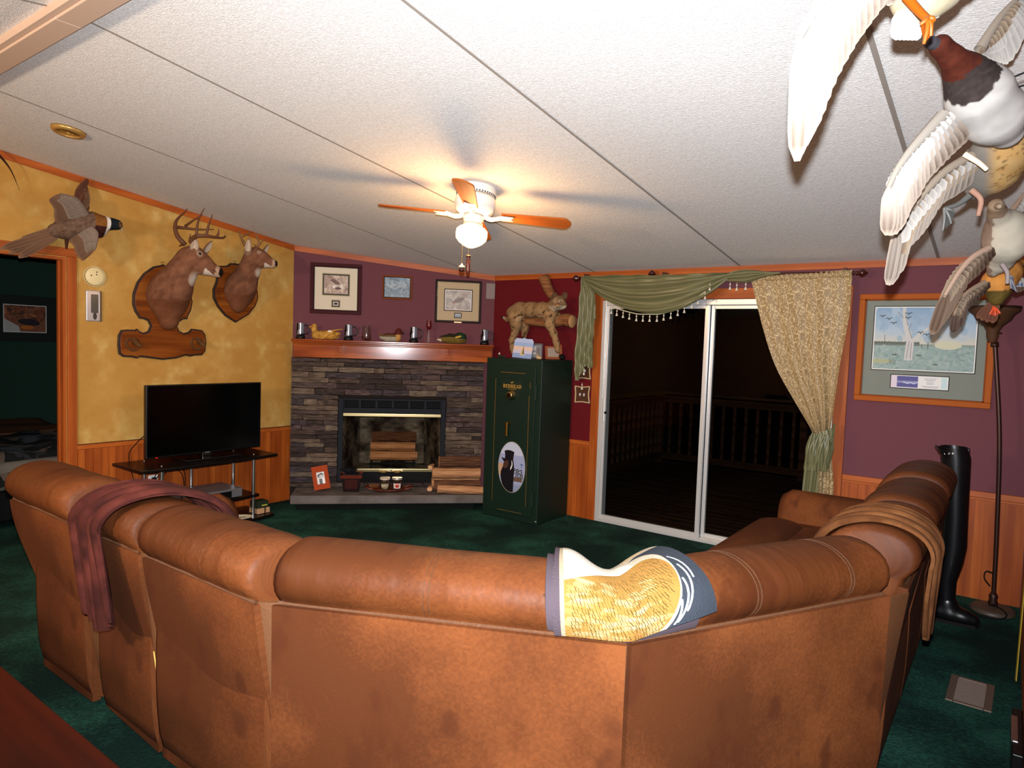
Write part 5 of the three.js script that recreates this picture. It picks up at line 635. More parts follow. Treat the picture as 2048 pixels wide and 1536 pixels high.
  fig('dark_bird_figurine', 'little dark bird figurine with white head at the safe edge', 1.66, 0.36, [[[-0.03, 0.01, 0, 0.009], [0.03, 0.01, 0, 0.01]], [[-0.026, 0.02, 0, 0.007], [-0.028, 0.036, 0, 0.008]]], p => p.y > 0.028 ? new THREE.Color(0xcfc6b6) : hex(0x1c1c18, 0x3a3a30, n3(p, 120)));
  fig('black_trinket', 'round black trinket beside the wooden picture stand', 2.15, 0.15, [[[0, 0.026, 0, 0.025], [0.012, 0.022, 0, 0.021]]], () => new THREE.Color(0x0c0a0a));
}
// ---------------------------------------------------------------- pictures
function framed(name, label, o) { // parent placed so that local x runs right, z out of the wall; w h outer size
  const t = thing(name, label, 'picture', o.pos, o.turn), W = o.w / 2, H = o.h / 2, f = o.fw;
  const rail = (n, a, b, c, d) => mesh(n, bx(a, b, c, d, 0.001, o.d || 0.022, 0.005), o.mat, t);
  rail('frame_rail', -W, W, H - f, H); rail('frame_rail', -W, W, -H, -H + f); rail('frame_stile', -W, -W + f, -H + f, H - f); rail('frame_stile', W - f, W, -H + f, H - f);
  if (o.lip) { const g = o.fw, r2 = (a, b, c, d) => mesh('frame_lip', bx(a, b, c, d, 0.002, (o.d || 0.022) - 0.006), o.lip, t); r2(-W + g, W - g, H - g - 0.008, H - g); r2(-W + g, W - g, -H + g, -H + g + 0.008); r2(-W + g, -W + g + 0.008, -H + g, H - g); r2(W - g - 0.008, W - g, -H + g, H - g); }
  mesh('mat_board', bx(-W + f * 0.9, W - f * 0.9, -H + f * 0.9, H - f * 0.9, 0.002, 0.006), o.board, t);
  for (const p of o.prints) { if (p.edge) mesh('inner_border', bx(p.x0 - p.e, p.x1 + p.e, p.y0 - p.e, p.y1 + p.e, 0.006, 0.0075), p.edge, t); mesh('print', new THREE.PlaneGeometry(p.x1 - p.x0, p.y1 - p.y0).translate((p.x0 + p.x1) / 2, (p.y0 + p.y1) / 2, 0.0085), std(0xffffff, 0.8, { map: p.map }), t); if (p.rim) mesh('outer_border', bx(p.x0 - p.r, p.x1 + p.r, p.y0 - p.r, p.y1 + p.r, 0.006, 0.0068), p.rim, t); }
  if (o.glass !== false) mesh('glazing', new THREE.PlaneGeometry(o.w - 2 * f, o.h - 2 * f).translate(0, 0, 0.0125), phys(0xffffff, 0.02, { transmission: 1, thickness: 0, ior: 1.45, specularIntensity: 0.6 }), t);
  return t;
}
const speck = (g, w, h, n, cols, r, k) => { let s = k; const q = () => (s = (s * 16807) % 2147483647) / 2147483647; for (let i = 0; i < n; i++) { g.fillStyle = cols[Math.floor(q() * cols.length)]; g.globalAlpha = 0.3 + q() * 0.4; g.beginPath(); g.ellipse(q() * w, q() * h, r * (0.4 + q()), r * (0.2 + q() * 0.5), q() * 3, 0, 7); g.fill(); } g.globalAlpha = 1; };
{
  const cream = std(0xd6cbb4, 0.9);
  framed('framed_duck_print', 'burgundy framed duck print with cream mat over the mantel left end', { pos: DG(0.375, 1.943, 0.001), turn: TH, w: 0.455, h: 0.458, fw: 0.03, mat: std(0x3c1014, 0.6), lip: std(0x220a0c, 0.6), board: cream,
    prints: [{ x0: -0.105, x1: 0.105, y0: -0.045, y1: 0.12, e: 0.014, edge: std(0x4c4a40, 0.8), r: 0.022, rim: std(0xc4b494, 0.9), map: canvasTex(256, 200, (g, w, h) => { g.fillStyle = '#c9b9a8'; g.fillRect(0, 0, w, h); speck(g, w, h, 160, ['#a68e80', '#d8ccbe', '#8c746c', '#b8a498'], 26, 5); g.fillStyle = '#7a6460'; g.beginPath(); g.ellipse(120, 70, 50, 22, 0.5, 0, 7); g.fill(); g.fillStyle = '#e6ddd2'; g.beginPath(); g.ellipse(110, 124, 26, 18, 0.2, 0, 7); g.fill(); g.beginPath(); g.ellipse(186, 116, 14, 24, 0.2, 0, 7); g.fill(); g.fillStyle = '#6a5a58'; g.beginPath(); g.ellipse(148, 140, 34, 14, 0, 0, 7); g.fill(); }) },
      { x0: -0.025, x1: 0.025, y0: -0.155, y1: -0.115, e: 0.01, edge: std(0x3a3630, 0.8), r: 0.018, rim: std(0xc4b494, 0.9), map: canvasTex(64, 52, (g, w, h) => { g.fillStyle = '#b8b0a4'; g.fillRect(0, 0, w, h); g.fillStyle = '#3c3834'; g.beginPath(); g.ellipse(32, 26, 20, 12, 0, 0, 7); g.fill(); }) }] });
  framed('small_framed_print', 'small wood framed misty blue print over the mantel middle', { pos: DG(0.925, 1.981, 0.001), turn: TH, w: 0.275, h: 0.222, fw: 0.014, mat: std(0x7a3c1a, 0.6), lip: std(0x2c180c, 0.6), board: cream, d: 0.018,
    prints: [{ x0: -0.115, x1: 0.115, y0: -0.088, y1: 0.088, e: 0, map: canvasTex(256, 200, (g, w, h) => { const l = g.createLinearGradient(0, 0, 0, h); l.addColorStop(0, '#88a0b8'); l.addColorStop(0.35, '#a8b4bc'); l.addColorStop(0.6, '#7f8f9c'); l.addColorStop(1, '#93a3b0'); g.fillStyle = l; g.fillRect(0, 0, w, h); speck(g, w, h * 0.8, 90, ['#6c7c8a', '#8898a4', '#b4c0c6'], 22, 9); speck(g, w, h, 40, ['#5c6c78', '#c4ccd0'], 12, 31); }) }] });
  const f3 = framed('framed_wildlife_print', 'dark framed wildlife print with tan mat over the mantel right end', { pos: DG(1.494, 1.876, 0.001), turn: TH, w: 0.435, h: 0.4, fw: 0.014, mat: std(0x241a18, 0.6), lip: std(0x463a2c, 0.6), board: std(0xb8a584, 0.9), d: 0.018,
    prints: [{ x0: -0.126, x1: 0.126, y0: -0.082, y1: 0.108, e: 0.008, edge: std(0x2a2624, 0.8), map: canvasTex(256, 200, (g, w, h) => { g.fillStyle = '#c2beb8'; g.fillRect(0, 0, w, h); speck(g, w, h, 140, ['#a8a49e', '#d0ccc6', '#b09c94', '#9c9a98'], 26, 17); g.fillStyle = '#8e8884'; g.beginPath(); g.ellipse(130, 100, 60, 20, -0.4, 0, 7); g.fill(); g.fillStyle = '#a88880'; g.beginPath(); g.ellipse(84, 124, 18, 12, 0, 0, 7); g.fill(); g.strokeStyle = '#e6e2dc'; g.lineWidth = 14; g.strokeRect(0, 0, w, h); }) },
      { x0: -0.028, x1: 0.028, y0: -0.148, y1: -0.112, e: 0.007, edge: std(0x2a2624, 0.8), map: canvasTex(64, 44, (g, w, h) => { g.fillStyle = '#aeb6bc'; g.fillRect(0, 0, w, h); g.fillStyle = '#8c969e'; g.fillRect(6, 24, 50, 14); }) }] });
  mesh('name_plate', bx(-0.035, 0.035, -0.199, -0.189, 0.018, 0.0195), std(0xc8a878, 0.4, { metalness: 0.5 }), f3);
  const sp = onDiag('wall_speaker_plate', 'flat grey cover plate on the purple wall beside the corner', 'cover plate', 1.797, 1.987, 0.001); mesh('plate', bx(-0.043, 0.043, -0.075, 0.075, 0, 0.012, 0.004), std(0x847674, 0.7), sp); mesh('grille', bx(-0.036, 0.036, -0.068, 0.068, 0.012, 0.0135), std(0x8a7c78, 0.8, { bumpMap: bNoise, bumpScale: 0.002 }), sp);
  const marsh = canvasTex(1024, 740, (g, w, h) => {
    const l = g.createLinearGradient(0, 0, 0, 420); l.addColorStop(0, '#86a2bc'); l.addColorStop(0.6, '#a8bccb'); l.addColorStop(1, '#c9c6b8'); g.fillStyle = l; g.fillRect(0, 0, w, h);
    speck(g, w, 380, 90, ['#98afc3', '#a9bccb', '#8ea8be'], 60, 3);
    g.fillStyle = '#6f7a72'; g.fillRect(0, 410, 480, 42); g.fillStyle = '#8b9890'; g.fillRect(480, 430, 544, 24); g.fillStyle = '#93a7a4'; g.fillRect(0, 452, w, h - 452); speck(g, w, 60, 1, ['#93a7a4'], 1, 2);
    g.save(); g.translate(0, 460); speck(g, w, 280, 420, ['#86a09c', '#a3b5b1', '#8fa49c', '#a8b6ac', '#7d9490'], 26, 21); g.restore();
    g.fillStyle = '#c8c8ae'; g.beginPath(); g.ellipse(760, 440, 130, 46, 0, 0, 7); g.fill(); g.fillStyle = '#a9ad8c'; g.beginPath(); g.ellipse(80, 640, 130, 26, 0, 0, 7); g.fill();
    g.fillStyle = '#565e58'; for (let i = 0; i < 40; i++) g.fillRect(i * 12, 400 + (i * 37) % 14, 7, 24); g.fillRect(118, 330, 5, 110); g.fillRect(560, 410, 8, 80); g.fillRect(500, 430, 6, 50);
    g.fillStyle = '#c6c4c0'; g.beginPath(); g.moveTo(330, 620); g.lineTo(345, 400); g.lineTo(300, 200); g.lineTo(285, 0); g.lineTo(320, 0); g.lineTo(340, 190); g.lineTo(400, 370); g.lineTo(470, 300); g.lineTo(590, 210); g.lineTo(600, 222); g.lineTo(490, 330); g.lineTo(424, 410); g.lineTo(415, 620); g.fill();
    g.strokeStyle = '#8d8b88'; g.lineWidth = 7; for (const p of [[355, 600, 375, 400], [395, 600, 398, 420], [316, 60, 350, 220], [400, 370, 360, 250], [300, 130, 240, 60], [360, 270, 385, 190], [590, 210, 620, 100], [560, 232, 640, 160]]) { g.beginPath(); g.moveTo(p[0], p[1]); g.lineTo(p[2], p[3]); g.stroke(); }
    g.strokeStyle = '#3c4a4c'; g.lineWidth = 8; for (const [x, y] of [[80, 110], [150, 140], [200, 190], [350, 80], [346, 130], [480, 300], [540, 320]]) { g.beginPath(); g.moveTo(x - 30, y - 4); g.quadraticCurveTo(x, y - 14, x + 4, y + 8); g.quadraticCurveTo(x + 12, y - 10, x + 36, y - 12); g.stroke(); }
    g.fillStyle = '#50605c'; for (const [x, y] of [[230, 560], [480, 560], [650, 660]]) { g.beginPath(); g.ellipse(x, y, 26, 7, 0, 0, 7); g.fill(); } g.fillStyle = '#6c7c6a'; for (let i = 0; i < 12; i++) g.fillRect(180 + i * 6, 600 + (i * 13) % 30, 3, 60); g.strokeStyle = '#e9e6e0'; g.lineWidth = 20; g.strokeRect(0, 0, w, h);
  });
  const cert = canvasTex(512, 140, (g, w, h) => { g.fillStyle = '#e4e2de'; g.fillRect(0, 0, w, h); g.fillStyle = '#d8ccd4'; g.fillRect(0, 0, 56, h); g.fillStyle = '#5f5f92'; g.fillRect(56, 8, 190, 122); g.fillStyle = '#8f92b6'; g.fillRect(56, 60, 190, 24); g.fillStyle = '#c8cce0'; for (let i = 0; i < 7; i++) { g.beginPath(); g.ellipse(120 + i * 18, 76 + (i % 3) * 6, 14, 5, 0, 0, 7); g.fill(); } g.fillStyle = '#c4dada'; g.fillRect(450, 8, 50, 122); g.fillStyle = '#8d8f98'; for (const [x, y, l] of [[300, 24, 110], [310, 38, 90], [320, 52, 66], [322, 70, 64], [324, 82, 60], [280, 108, 150], [300, 120, 120]]) g.fillRect(x, y, l, 4); });
  framed('large_framed_marsh_print', 'large oak framed marsh landscape with dead tree and grey mat', { pos: [4.805, 1.553, 0.001], turn: 0, w: 0.765, h: 0.715, fw: 0.036, mat: std(0xa25218, 0.6), lip: std(0x7c3c10, 0.6), board: std(0x7d837a, 0.9), d: 0.026,
    prints: [{ x0: -0.287, x1: 0.287, y0: -0.143, y1: 0.273, e: 0.005, edge: std(0x1e2424, 0.8), map: marsh }, { x0: -0.167, x1: 0.155, y0: -0.258, y1: -0.175, e: 0.005, edge: std(0x1e2424, 0.8), map: cert }] });
}
// ---------------------------------------------------------------- small wall fittings
{
  const sd = thing('smoke_detector', 'round cream smoke detector on the yellow wall', 'smoke detector', [0.001, 1.872, 2.984]); mesh('base', cyl(0.072, 0.072, 0.012, 40).rotateZ(-Math.PI / 2), std(0xd8c28a, 0.6), sd); mesh('cover', lathe([[0, 0.034], [0.04, 0.033], [0.062, 0.026], [0.068, 0.012], [0, 0.012]], 40).rotateZ(-Math.PI / 2), std(0xe2cd96, 0.55), sd); for (const [y, z] of [[0.03, -0.006], [0.012, -0.004], [0.004, 0.03]]) mesh('vent_hole', cyl(0.0045, 0.0045, 0.001, 10).rotateZ(-Math.PI / 2).translate(0.033, y, z), M.black, sd);
  const th = thing('wall_thermometer', 'upright silver framed thermometer on the yellow wall', 'thermometer', [0.001, 1.664, 2.99]); mesh('frame', bx(0, 0.014, -0.108, 0.108, -0.05, 0.05, 0.006), std(0xb2b0b8, 0.3, { metalness: 0.4 }), th); mesh('dark_edge', bx(0, 0.016, -0.108, 0.108, -0.052, -0.036, 0.004), std(0x5a4c40, 0.35, { metalness: 0.5 }), th); mesh('display', bx(0.014, 0.0155, -0.05, 0.082, -0.03, 0.02), std(0x4c4a44, 0.2), th); mesh('gauge', cyl(0.018, 0.018, 0.002, 24).scale(1.4, 1, 0.7).rotateZ(-Math.PI / 2).translate(0.014, -0.072, -0.006), std(0x3c3a36, 0.2), th); mesh('scale_strip', bx(0.014, 0.0158, -0.05, 0.082, -0.036, -0.031), std(0xe8e6e2, 0.4), th);
  const sw = (label, y, twin) => { const t = thing('switch_plate', label, 'switch plate', [2.285, y, 0.001]); mesh('plate', bx(-0.068, 0.068, -0.068, 0.068, 0, 0.006, 0.002), std(0x4a2814, 0.35), t); const br = std(0xb89c74, 0.5); for (const [a, b] of [[[-0.07, -0.07], [-0.074, 0.07]], [[-0.074, 0.07], [0.07, 0.074]], [[0.07, 0.074], [0.074, -0.068]], [[0.074, -0.068], [-0.07, -0.07]]]) { const m = [(a[0] + b[0]) / 2 * 0.9, (a[1] + b[1]) / 2 * 0.9]; mesh('twig_border', tube([[a[0], a[1], 0.008], [m[0], m[1], 0.011], [b[0], b[1], 0.008]], 0.007, 16, 6), br, t); } for (const x of [-0.02, 0.02]) mesh('toggle', bx(x - 0.005, x + 0.005, -0.012, 0.012, 0.006, 0.018, 0.002), M.white, t); };
  sw('twig bordered switch plate with two white toggles beside the door casing', 1.077); sw('twig bordered switch plate half hidden under the green curtain tail', 1.285);
}
// ---------------------------------------------------------------- drapery over the sliding door
{
  const curve = n => new THREE.CatmullRomCurve3(PT[n].map(A3), false, 'catmullrom', 0.5);
  const satin = new THREE.MeshPhysicalMaterial({ color: 0x6e6c4a, roughness: 0.38, sheen: 0.3, sheenColor: new THREE.Color(0x9c9870), sheenRoughness: 0.4, side: THREE.DoubleSide });
  const tLace = dataTex(512, 512, (u, v) => { const a = fbm(u, v, 26, 26, 3, 401), b = fbm(u, v, 44, 44, 2, 407), k = smooth(0.5, 0.56, a) * 0.6 + smooth(0.52, 0.6, b) * 0.6; return mix3([146, 119, 78], [214, 186, 138], clamp(k)); }, 0.2, 0.2), bLace = dataTex(512, 512, (u, v) => { const q = 255 * clamp(smooth(0.5, 0.56, fbm(u, v, 26, 26, 3, 401)) * 0.6 + smooth(0.52, 0.6, fbm(u, v, 44, 44, 2, 407)) * 0.6); return [q, q, q]; }, 0.2, 0.2, false);
  const lace = new THREE.MeshPhysicalMaterial({ color: 0xffffff, roughness: 0.5, map: tLace, bumpMap: bLace, bumpScale: 0.004, sheen: 0.3, side: THREE.DoubleSide });
  const wood = phys(0x3c120a, 0.25, { clearcoat: 0.6 });
  const rod = thing('curtain_rod', 'dark wooden curtain rod with carved finials above the glass door', 'curtain rod', [0, 0, 0]);
  mesh('pole', tube([[2.27, 2.074, 0.085], [3.3, 2.063, 0.085], [4.39, 2.047, 0.085]], 0.014, 30, 12), wood, rod);
  for (const [x, y, k] of [[2.262, 2.075, -1], [4.40, 2.046, 1]]) mesh('finial', lathe([[0, 0], [0.014, 0], [0.016, 0.008], [0.012, 0.014], [0.026, 0.028], [0.03, 0.042], [0.022, 0.056], [0.01, 0.062], [0.012, 0.068], [0, 0.074]], 20).rotateZ(-k * Math.PI / 2).translate(x, y, 0.085), wood, rod);
  for (const x of [2.31, 3.02, 4.33]) mesh('bracket', bx(x - 0.012, x + 0.012, 2.04 + (4.4 - x) * 0.012, 2.085 + (4.4 - x) * 0.012, 0.001, 0.082, 0.004), wood, rod);
  mesh('bracket_scroll', lathe([[0, 0], [0.03, 0.0], [0.026, 0.02], [0.012, 0.034], [0, 0.04]], 18).translate(2.92, 2.082, 0.075), wood, rod);
  // swag
  const swag = thing('curtain_swag', 'sage green satin swag with tassel fringe draped under the rod', 'curtain'); const st = curve('swtop'), sb = curve('swbot');
  mesh('drape', sheet((u, v) => { const a = st.getPoint(u), b = sb.getPoint(u), p = a.lerp(b, v), e = Math.sin(Math.PI * u), f = Math.sin(v * 17 + Math.sin(u * Math.PI) * 3.2 + u * 2.4) * (0.5 + 0.5 * v) + 0.35 * Math.sin(v * 39 + u * 8) + 0.9 * Math.exp(-v * 5) * (0.5 + 0.5 * Math.sin(u * 38)); p.z += 0.016 * Math.exp(-v * 9) + 0.03 * e * Math.sin(v * Math.PI * 0.8) + 0.026 * Math.max(f, -1 + 0.9 * Math.exp(-v * 8)) * (0.35 + 0.65 * e) * (1 - smooth(0.97, 1, v)); p.y += 0.006 * f * e; return p; }, 72, 64, 0.003), satin, swag);
  const tt = curve('twtop'), tb = curve('twbot'); mesh('twist', sheet((u, v) => { const a = tt.getPoint(u), b = tb.getPoint(u), p = a.lerp(b, v); p.z += 0.025 * Math.sin(v * Math.PI) + 0.008 * Math.sin(v * 20 + u * 7); return p; }, 36, 24, 0.003), satin, swag);
  mesh('fringe', tube(PT.tassel.slice(0, 15).map(p => [p[0], p[1] - 0.004, p[2] - 0.006]), 0.004, 60, 6), std(0xc8c2a0, 0.8), swag);
  const tg = merge([tube([[0, 0, 0], [0, -0.016, 0]], 0.002, 4, 5), new THREE.SphereGeometry(0.007, 8, 6).translate(0, -0.018, 0), new THREE.ConeGeometry(0.011, 0.034, 8, 1).translate(0, -0.04, 0)]), tm = std(0xd8d0bc, 0.85);
  for (const p of PT.tassel) { const m = mesh('tassel', tg, tm, swag); m.position.set(p[0], p[1] - 0.006, p[2]); }
  // tail on the left
  const tail = thing('curtain_tail', 'sage green satin tail hanging beside the door casing', 'curtain'); const tl = curve('tlL'), tr = curve('tlR');
  mesh('drape', sheet((u, v) => { const p = tl.getPoint(v).lerp(tr.getPoint(v), u); const cut = smooth(0.35, 0.75, u) * 0.0; p.y -= v > 0.85 ? (v - 0.85) / 0.15 * (0.03 * Math.sin(u * 9) + cut) : 0; p.z += 0.016 * Math.sin(u * 26 + Math.sin(v * 3) * 1.2) * (0.4 + 0.6 * v) + 0.006 * Math.sin(v * 30 + u * 12); return p; }, 44, 60, 0.003), satin, tail);
  mesh('side_fold', sheet((u, v) => V(2.40 + 0.035 * u + 0.012 * v, 1.93 - 0.2 * v, 0.115 + 0.012 * Math.sin(u * 7 + v * 3)), 10, 14, 0.003), satin, tail);
  const t1 = mesh('tassel', tg, tm, tail); t1.position.set(2.33, 1.185, 0.095); const t2 = mesh('tassel', tg, tm, tail); t2.position.set(2.352, 1.31, 0.11);
  // gold lace panel
  const gold = thing('gold_lace_curtain', 'gold lace curtain panel gathered to one side of the glass door', 'curtain'); const gl = curve('gdL'), gr = curve('gdR');
  mesh('upper_panel', sheet((u, v) => { const p = gl.getPoint(v).lerp(gr.getPoint(v), u), k = 0.25 + 0.75 * v; p.z += 0.016 * Math.sin(u * 19 + v * 2) * k + 0.01 * Math.sin(u * 43 + 2) * k + 0.02 * v * Math.sin(u * Math.PI); p.y -= 0.01 * Math.sin(u * Math.PI) * (1 - v); return p; }, 70, 60, 0.002, 0.66, 1.1), lace, gold);
  mesh('heading', sheet((u, v) => V(lerp(3.75, 4.378, u), lerp(2.035, 2.05, u) + 0.018 - 0.05 * v, 0.085 + 0.02 * Math.sin(v * Math.PI) + 0.003 * Math.sin(u * 120)), 80, 6, 0.002, 0.66, 0.05), lace, gold);
  mesh('lower_panel', sheet((u, v) => V(lerp(4.2, 4.3, u) + (u - 0.5) * 0.06 * smooth(0, 0.4, v) + 0.022 * v, lerp(0.95, 0.02, v), 0.07 + 0.022 * Math.sin(u * 22) * (0.4 + v * 0.4)), 30, 40, 0.002, 0.16, 0.95), lace, gold);
  const tie = thing('curtain_tieback', 'sage green satin scarf knotted around the gold curtain', 'tieback');
  mesh('knot', sheet((u, v) => { const a = u * Math.PI * 2, r = 0.062 + 0.022 * Math.sin(v * Math.PI) + 0.008 * Math.sin(a * 9 + v * 5); return V(4.248 - 0.014 * v + Math.cos(a) * r, 0.965 - 0.26 * v + 0.03 * Math.cos(a) * (1 - v), 0.1 + Math.sin(a) * r * 0.75); }, 54, 26, 0.003), satin, tie);
  mesh('tail', sheet((u, v) => V(4.165 + 0.095 * u - 0.012 * v, 0.74 - 0.6 * v + 0.02 * u, 0.145 + 0.014 * Math.sin(u * 14 + v * 3)), 24, 30, 0.003), satin, tie);
  for (let i = 0; i < 9; i++) { const x = 4.19 + i * 0.015; mesh('pleat', taper([[x + 0.012, 0.955, 0.145 + 0.012 * (i % 2)], [x - 0.006 + 0.02 * Math.sin(i * 2), 0.84, 0.172], [x - 0.022 + 0.012 * Math.sin(i), 0.70, 0.15]], 0.006, 0.011, 14, 6), satin, tie); }
  mesh('loose_end', sheet((u, v) => V(4.322 + 0.02 * u - 0.03 * v * v, 1.03 - 0.2 * v, 0.1 + 0.03 * u + 0.01 * Math.sin(v * 9)), 8, 18, 0.003), satin, tie);
}

// ---------------------------------------------------------------- mounted animals
const q4 = (a, r) => [a[0], a[1], a[2], r];
const furM = std(0xffffff, 0.9, { vertexColors: true, bumpMap: bNoise, bumpScale: 0.002 });
function earGeo(base, tip, side, normal, width) { // cupped leaf
  const d = tip.clone().sub(base); return sheet((u, v) => { const w = width * Math.pow(Math.sin(Math.PI * clamp(0.16 + 0.84 * v)), 0.75) * (1 - 0.25 * v), a = u - 0.5; return base.clone().addScaledVector(d, v).addScaledVector(side, a * w).addScaledVector(normal, (a * a * 4 - 0.6) * w * 0.42); }, 10, 14, 0.006);
}
function deer(name, label, k, plq, o) {
  const t = thing(name, label, 'deer mount'), d = PT[k], sc = o.s;
  const out = PT[plq].map(p => [p[2], p[1]]); if (THREE.ShapeUtils.isClockWise(out.map(p => new THREE.Vector2(p[0], p[1])))) out.reverse();
  const cz = out.reduce((s, p) => s + p[0], 0) / out.length, cy = out.reduce((s, p) => s + p[1], 0) / out.length;
  const put = (pts, dep, x, bev) => { const g = extrude(pts, dep, bev); g.rotateY(-Math.PI / 2); g.translate(x + dep, 0, 0); return muv(g); };
  mesh('plaque_edge', put(out, 0.014, 0.003, 0.002), std(0x23100a, 0.5), t); 
  const inset = out.map((p, i) => { const a = out[(i + out.length - 1) % out.length], b = out[(i + 1) % out.length], tx = b[0] - a[0], ty = b[1] - a[1], l = Math.hypot(tx, ty); return [p[0] - ty / l * 0.013, p[1] + tx / l * 0.013]; });
  mesh('plaque_face', put(inset, 0.008, 0.017, 0.002), phys(0xffffff, 0.4, { map: tMantel, color: lin(0.5, 0.5, 0.4), specularIntensity: 0.3 }), t);
  const C = i => A3(d[i]), head = C(4), nose = C(6), fwd = nose.clone().sub(head).normalize(), side = V(1, 0, 0).sub(fwd.clone().multiplyScalar(fwd.x)).normalize(), up = fwd.clone().cross(side).normalize(); if (up.y < 0) up.negate();
  const jaw = C(8), throat = C(2).lerp(jaw, 0.85).addScaledVector(fwd, 0.02);
  const chains = [[q4(d[9], 0.075 * sc), q4(d[0], 0.155 * sc), q4(d[1], 0.135 * sc), q4(d[2], 0.098 * sc), q4(d[3], 0.08 * sc), q4(d[4], 0.072 * sc)], [q4(d[4], 0.07 * sc), q4(C(4).lerp(C(5), 0.6).toArray(), 0.054 * sc), q4(d[5], 0.045 * sc), q4(d[6], 0.033 * sc)], [q4(C(4).addScaledVector(up, -0.035 * sc).toArray(), 0.05 * sc), q4(C(5).addScaledVector(up, -0.03 * sc).toArray(), 0.03 * sc), q4(C(6).addScaledVector(up, -0.02 * sc).toArray(), 0.02 * sc)]];
  const eye = head.clone().addScaledVector(side, 0.068 * sc).addScaledVector(fwd, 0.018).addScaledVector(up, 0.016 * sc);
  const col = p => {
    const n = n3(p, 40) + 0.5 * n3(p, 140, 9); let c = hex(0x5e3a28, 0x84583f, n * 1.1 - 0.3); const along = p.clone().sub(head).dot(fwd), low = p.clone().sub(head).dot(up);
    if (p.distanceTo(jaw.clone().addScaledVector(up, -0.02)) < 0.075 * sc && low < -0.055 * sc) c = hex(0x84583f, 0xcdbfae, 1.3 - p.distanceTo(jaw.clone().addScaledVector(up, -0.045 * sc)) / (0.06 * sc));
    if (p.y < d[0][1] - 0.02) c.lerp(new THREE.Color(0x6b3d22), 0.6);
    const e = p.distanceTo(eye); if (e < 0.027 * sc) c.lerp(new THREE.Color(0xa08872), 0.7);
    const nd = p.distanceTo(nose.clone().addScaledVector(fwd, 0.02)); if (nd < 0.062 * sc) c = new THREE.Color(0xa88a70); if (nd < 0.042 * sc && low > -0.03 * sc - (along - nose.clone().sub(head).length()) * 0.0) c = new THREE.Color(0x17100e); if (nd < 0.13 * sc && nd > 0.05 * sc && low < -0.05 * sc) c = new THREE.Color(0xc4b4a2);
    return c;
  };
  mesh('head_and_neck', blob(chains, 0.0075, 0.05, col, (p, v) => Math.max(v, 0.026 - p[0])), furM, t);
  const em = phys(0x0a0604, 0.08, { clearcoat: 1 });
  for (const s of [1, -1]) { const c = head.clone().addScaledVector(side, s * 0.069 * sc).addScaledVector(fwd, 0.022).addScaledVector(up, 0.016 * sc), m = mesh('eye', new THREE.SphereGeometry(0.0155 * sc, 16, 12), em, t); m.position.copy(c); }
  mesh('mouth_line', tube([nose.clone().addScaledVector(up, -0.024 * sc).addScaledVector(fwd, 0.03 * sc), nose.clone().addScaledVector(side, 0.036 * sc).addScaledVector(up, -0.026 * sc).addScaledVector(fwd, -0.01), nose.clone().addScaledVector(side, 0.044 * sc).addScaledVector(up, -0.026 * sc).addScaledVector(fwd, -0.05 * sc)], 0.003, 12, 5), std(0x120b0a, 0.6), t);
  const e = PT[k + 'ear']; const earM = std(0x86654e, 0.9), earIn = std(0xb8a48e, 0.95);
  for (const i of [0, 2]) { const b = A3(e[i]), tp = A3(e[i + 1]), ax = tp.clone().sub(b).normalize(), face = V(0.75, -0.1, i ? -0.5 : 0.45).addScaledVector(ax, -ax.dot(V(0.75, -0.1, i ? -0.5 : 0.45))).normalize(), sd = ax.clone().cross(face).normalize(); const ear = mesh('ear', earGeo(b.clone().addScaledVector(ax, -0.02), tp, sd, face, 0.062 * sc), earM, t); mesh('ear_lining', earGeo(b.clone().lerp(tp, 0.1).addScaledVector(face, 0.007), b.clone().lerp(tp, 0.9).addScaledVector(face, 0.007), sd, face, 0.046 * sc), earIn, ear); }
  const am = std(0x5f371c, 0.55), am2 = k === 'd1' ? am : std(0x7c5228, 0.55);
  for (const side_ of ['A', 'B']) { const gs = [], key = k + 'a' + side_; const R = o.ant; const main = PT[key]; gs.push(taper(main, R, side_ === 'B' || k === 'd2' ? R * 0.35 : R * 0.8, 24, 8)); for (const j of [1, 2, 3, 4]) if (PT[key + j]) gs.push(taper(PT[key + j], R * (k === 'd1' && side_ === 'A' && j < 3 ? 0.78 : 0.62), R * 0.16, 18, 7)); mesh('antler', merge(gs), am2, t); }
  const hp = PT.hooks[k === 'd1' ? 2 : 3]; mesh('hanger', new THREE.TorusGeometry(0.011, 0.0025, 6, 16).rotateY(Math.PI / 2).translate(hp[0] - 0.02, hp[1] + 0.004, hp[2]), M.oldBrass, t);
  return t;
}
const dr = deer('deer_head_mount', 'large antlered deer head on a shaped plaque with two hooks', 'd1', 'plq1', { s: 1, ant: 0.0175 });
for (const i of [0, 1]) { const h = PT.hooks[i], m = mesh('hoof_hook', merge([tube([[0.026, h[1] + 0.05, h[2] - 0.02], [0.03, h[1] + 0.038, h[2] + 0.035], [0.034, h[1], h[2] + 0.046], [0.034, h[1] - 0.036, h[2] + 0.012], [0.04, h[1] - 0.03, h[2] - 0.03]], 0.0085, 26, 7), taper([[0.03, h[1] + 0.03, h[2] - 0.015], [0.07, h[1] + 0.005, h[2] - 0.02], [0.09, h[1] - 0.01, h[2] - 0.035]], 0.026, 0.012, 10, 8)]), std(0x5a3c22, 0.6), dr); }
deer('deer_head_mount', 'smaller forked-antler deer head on a shield plaque', 'd2', 'plq2', { s: 0.8, ant: 0.0125 });

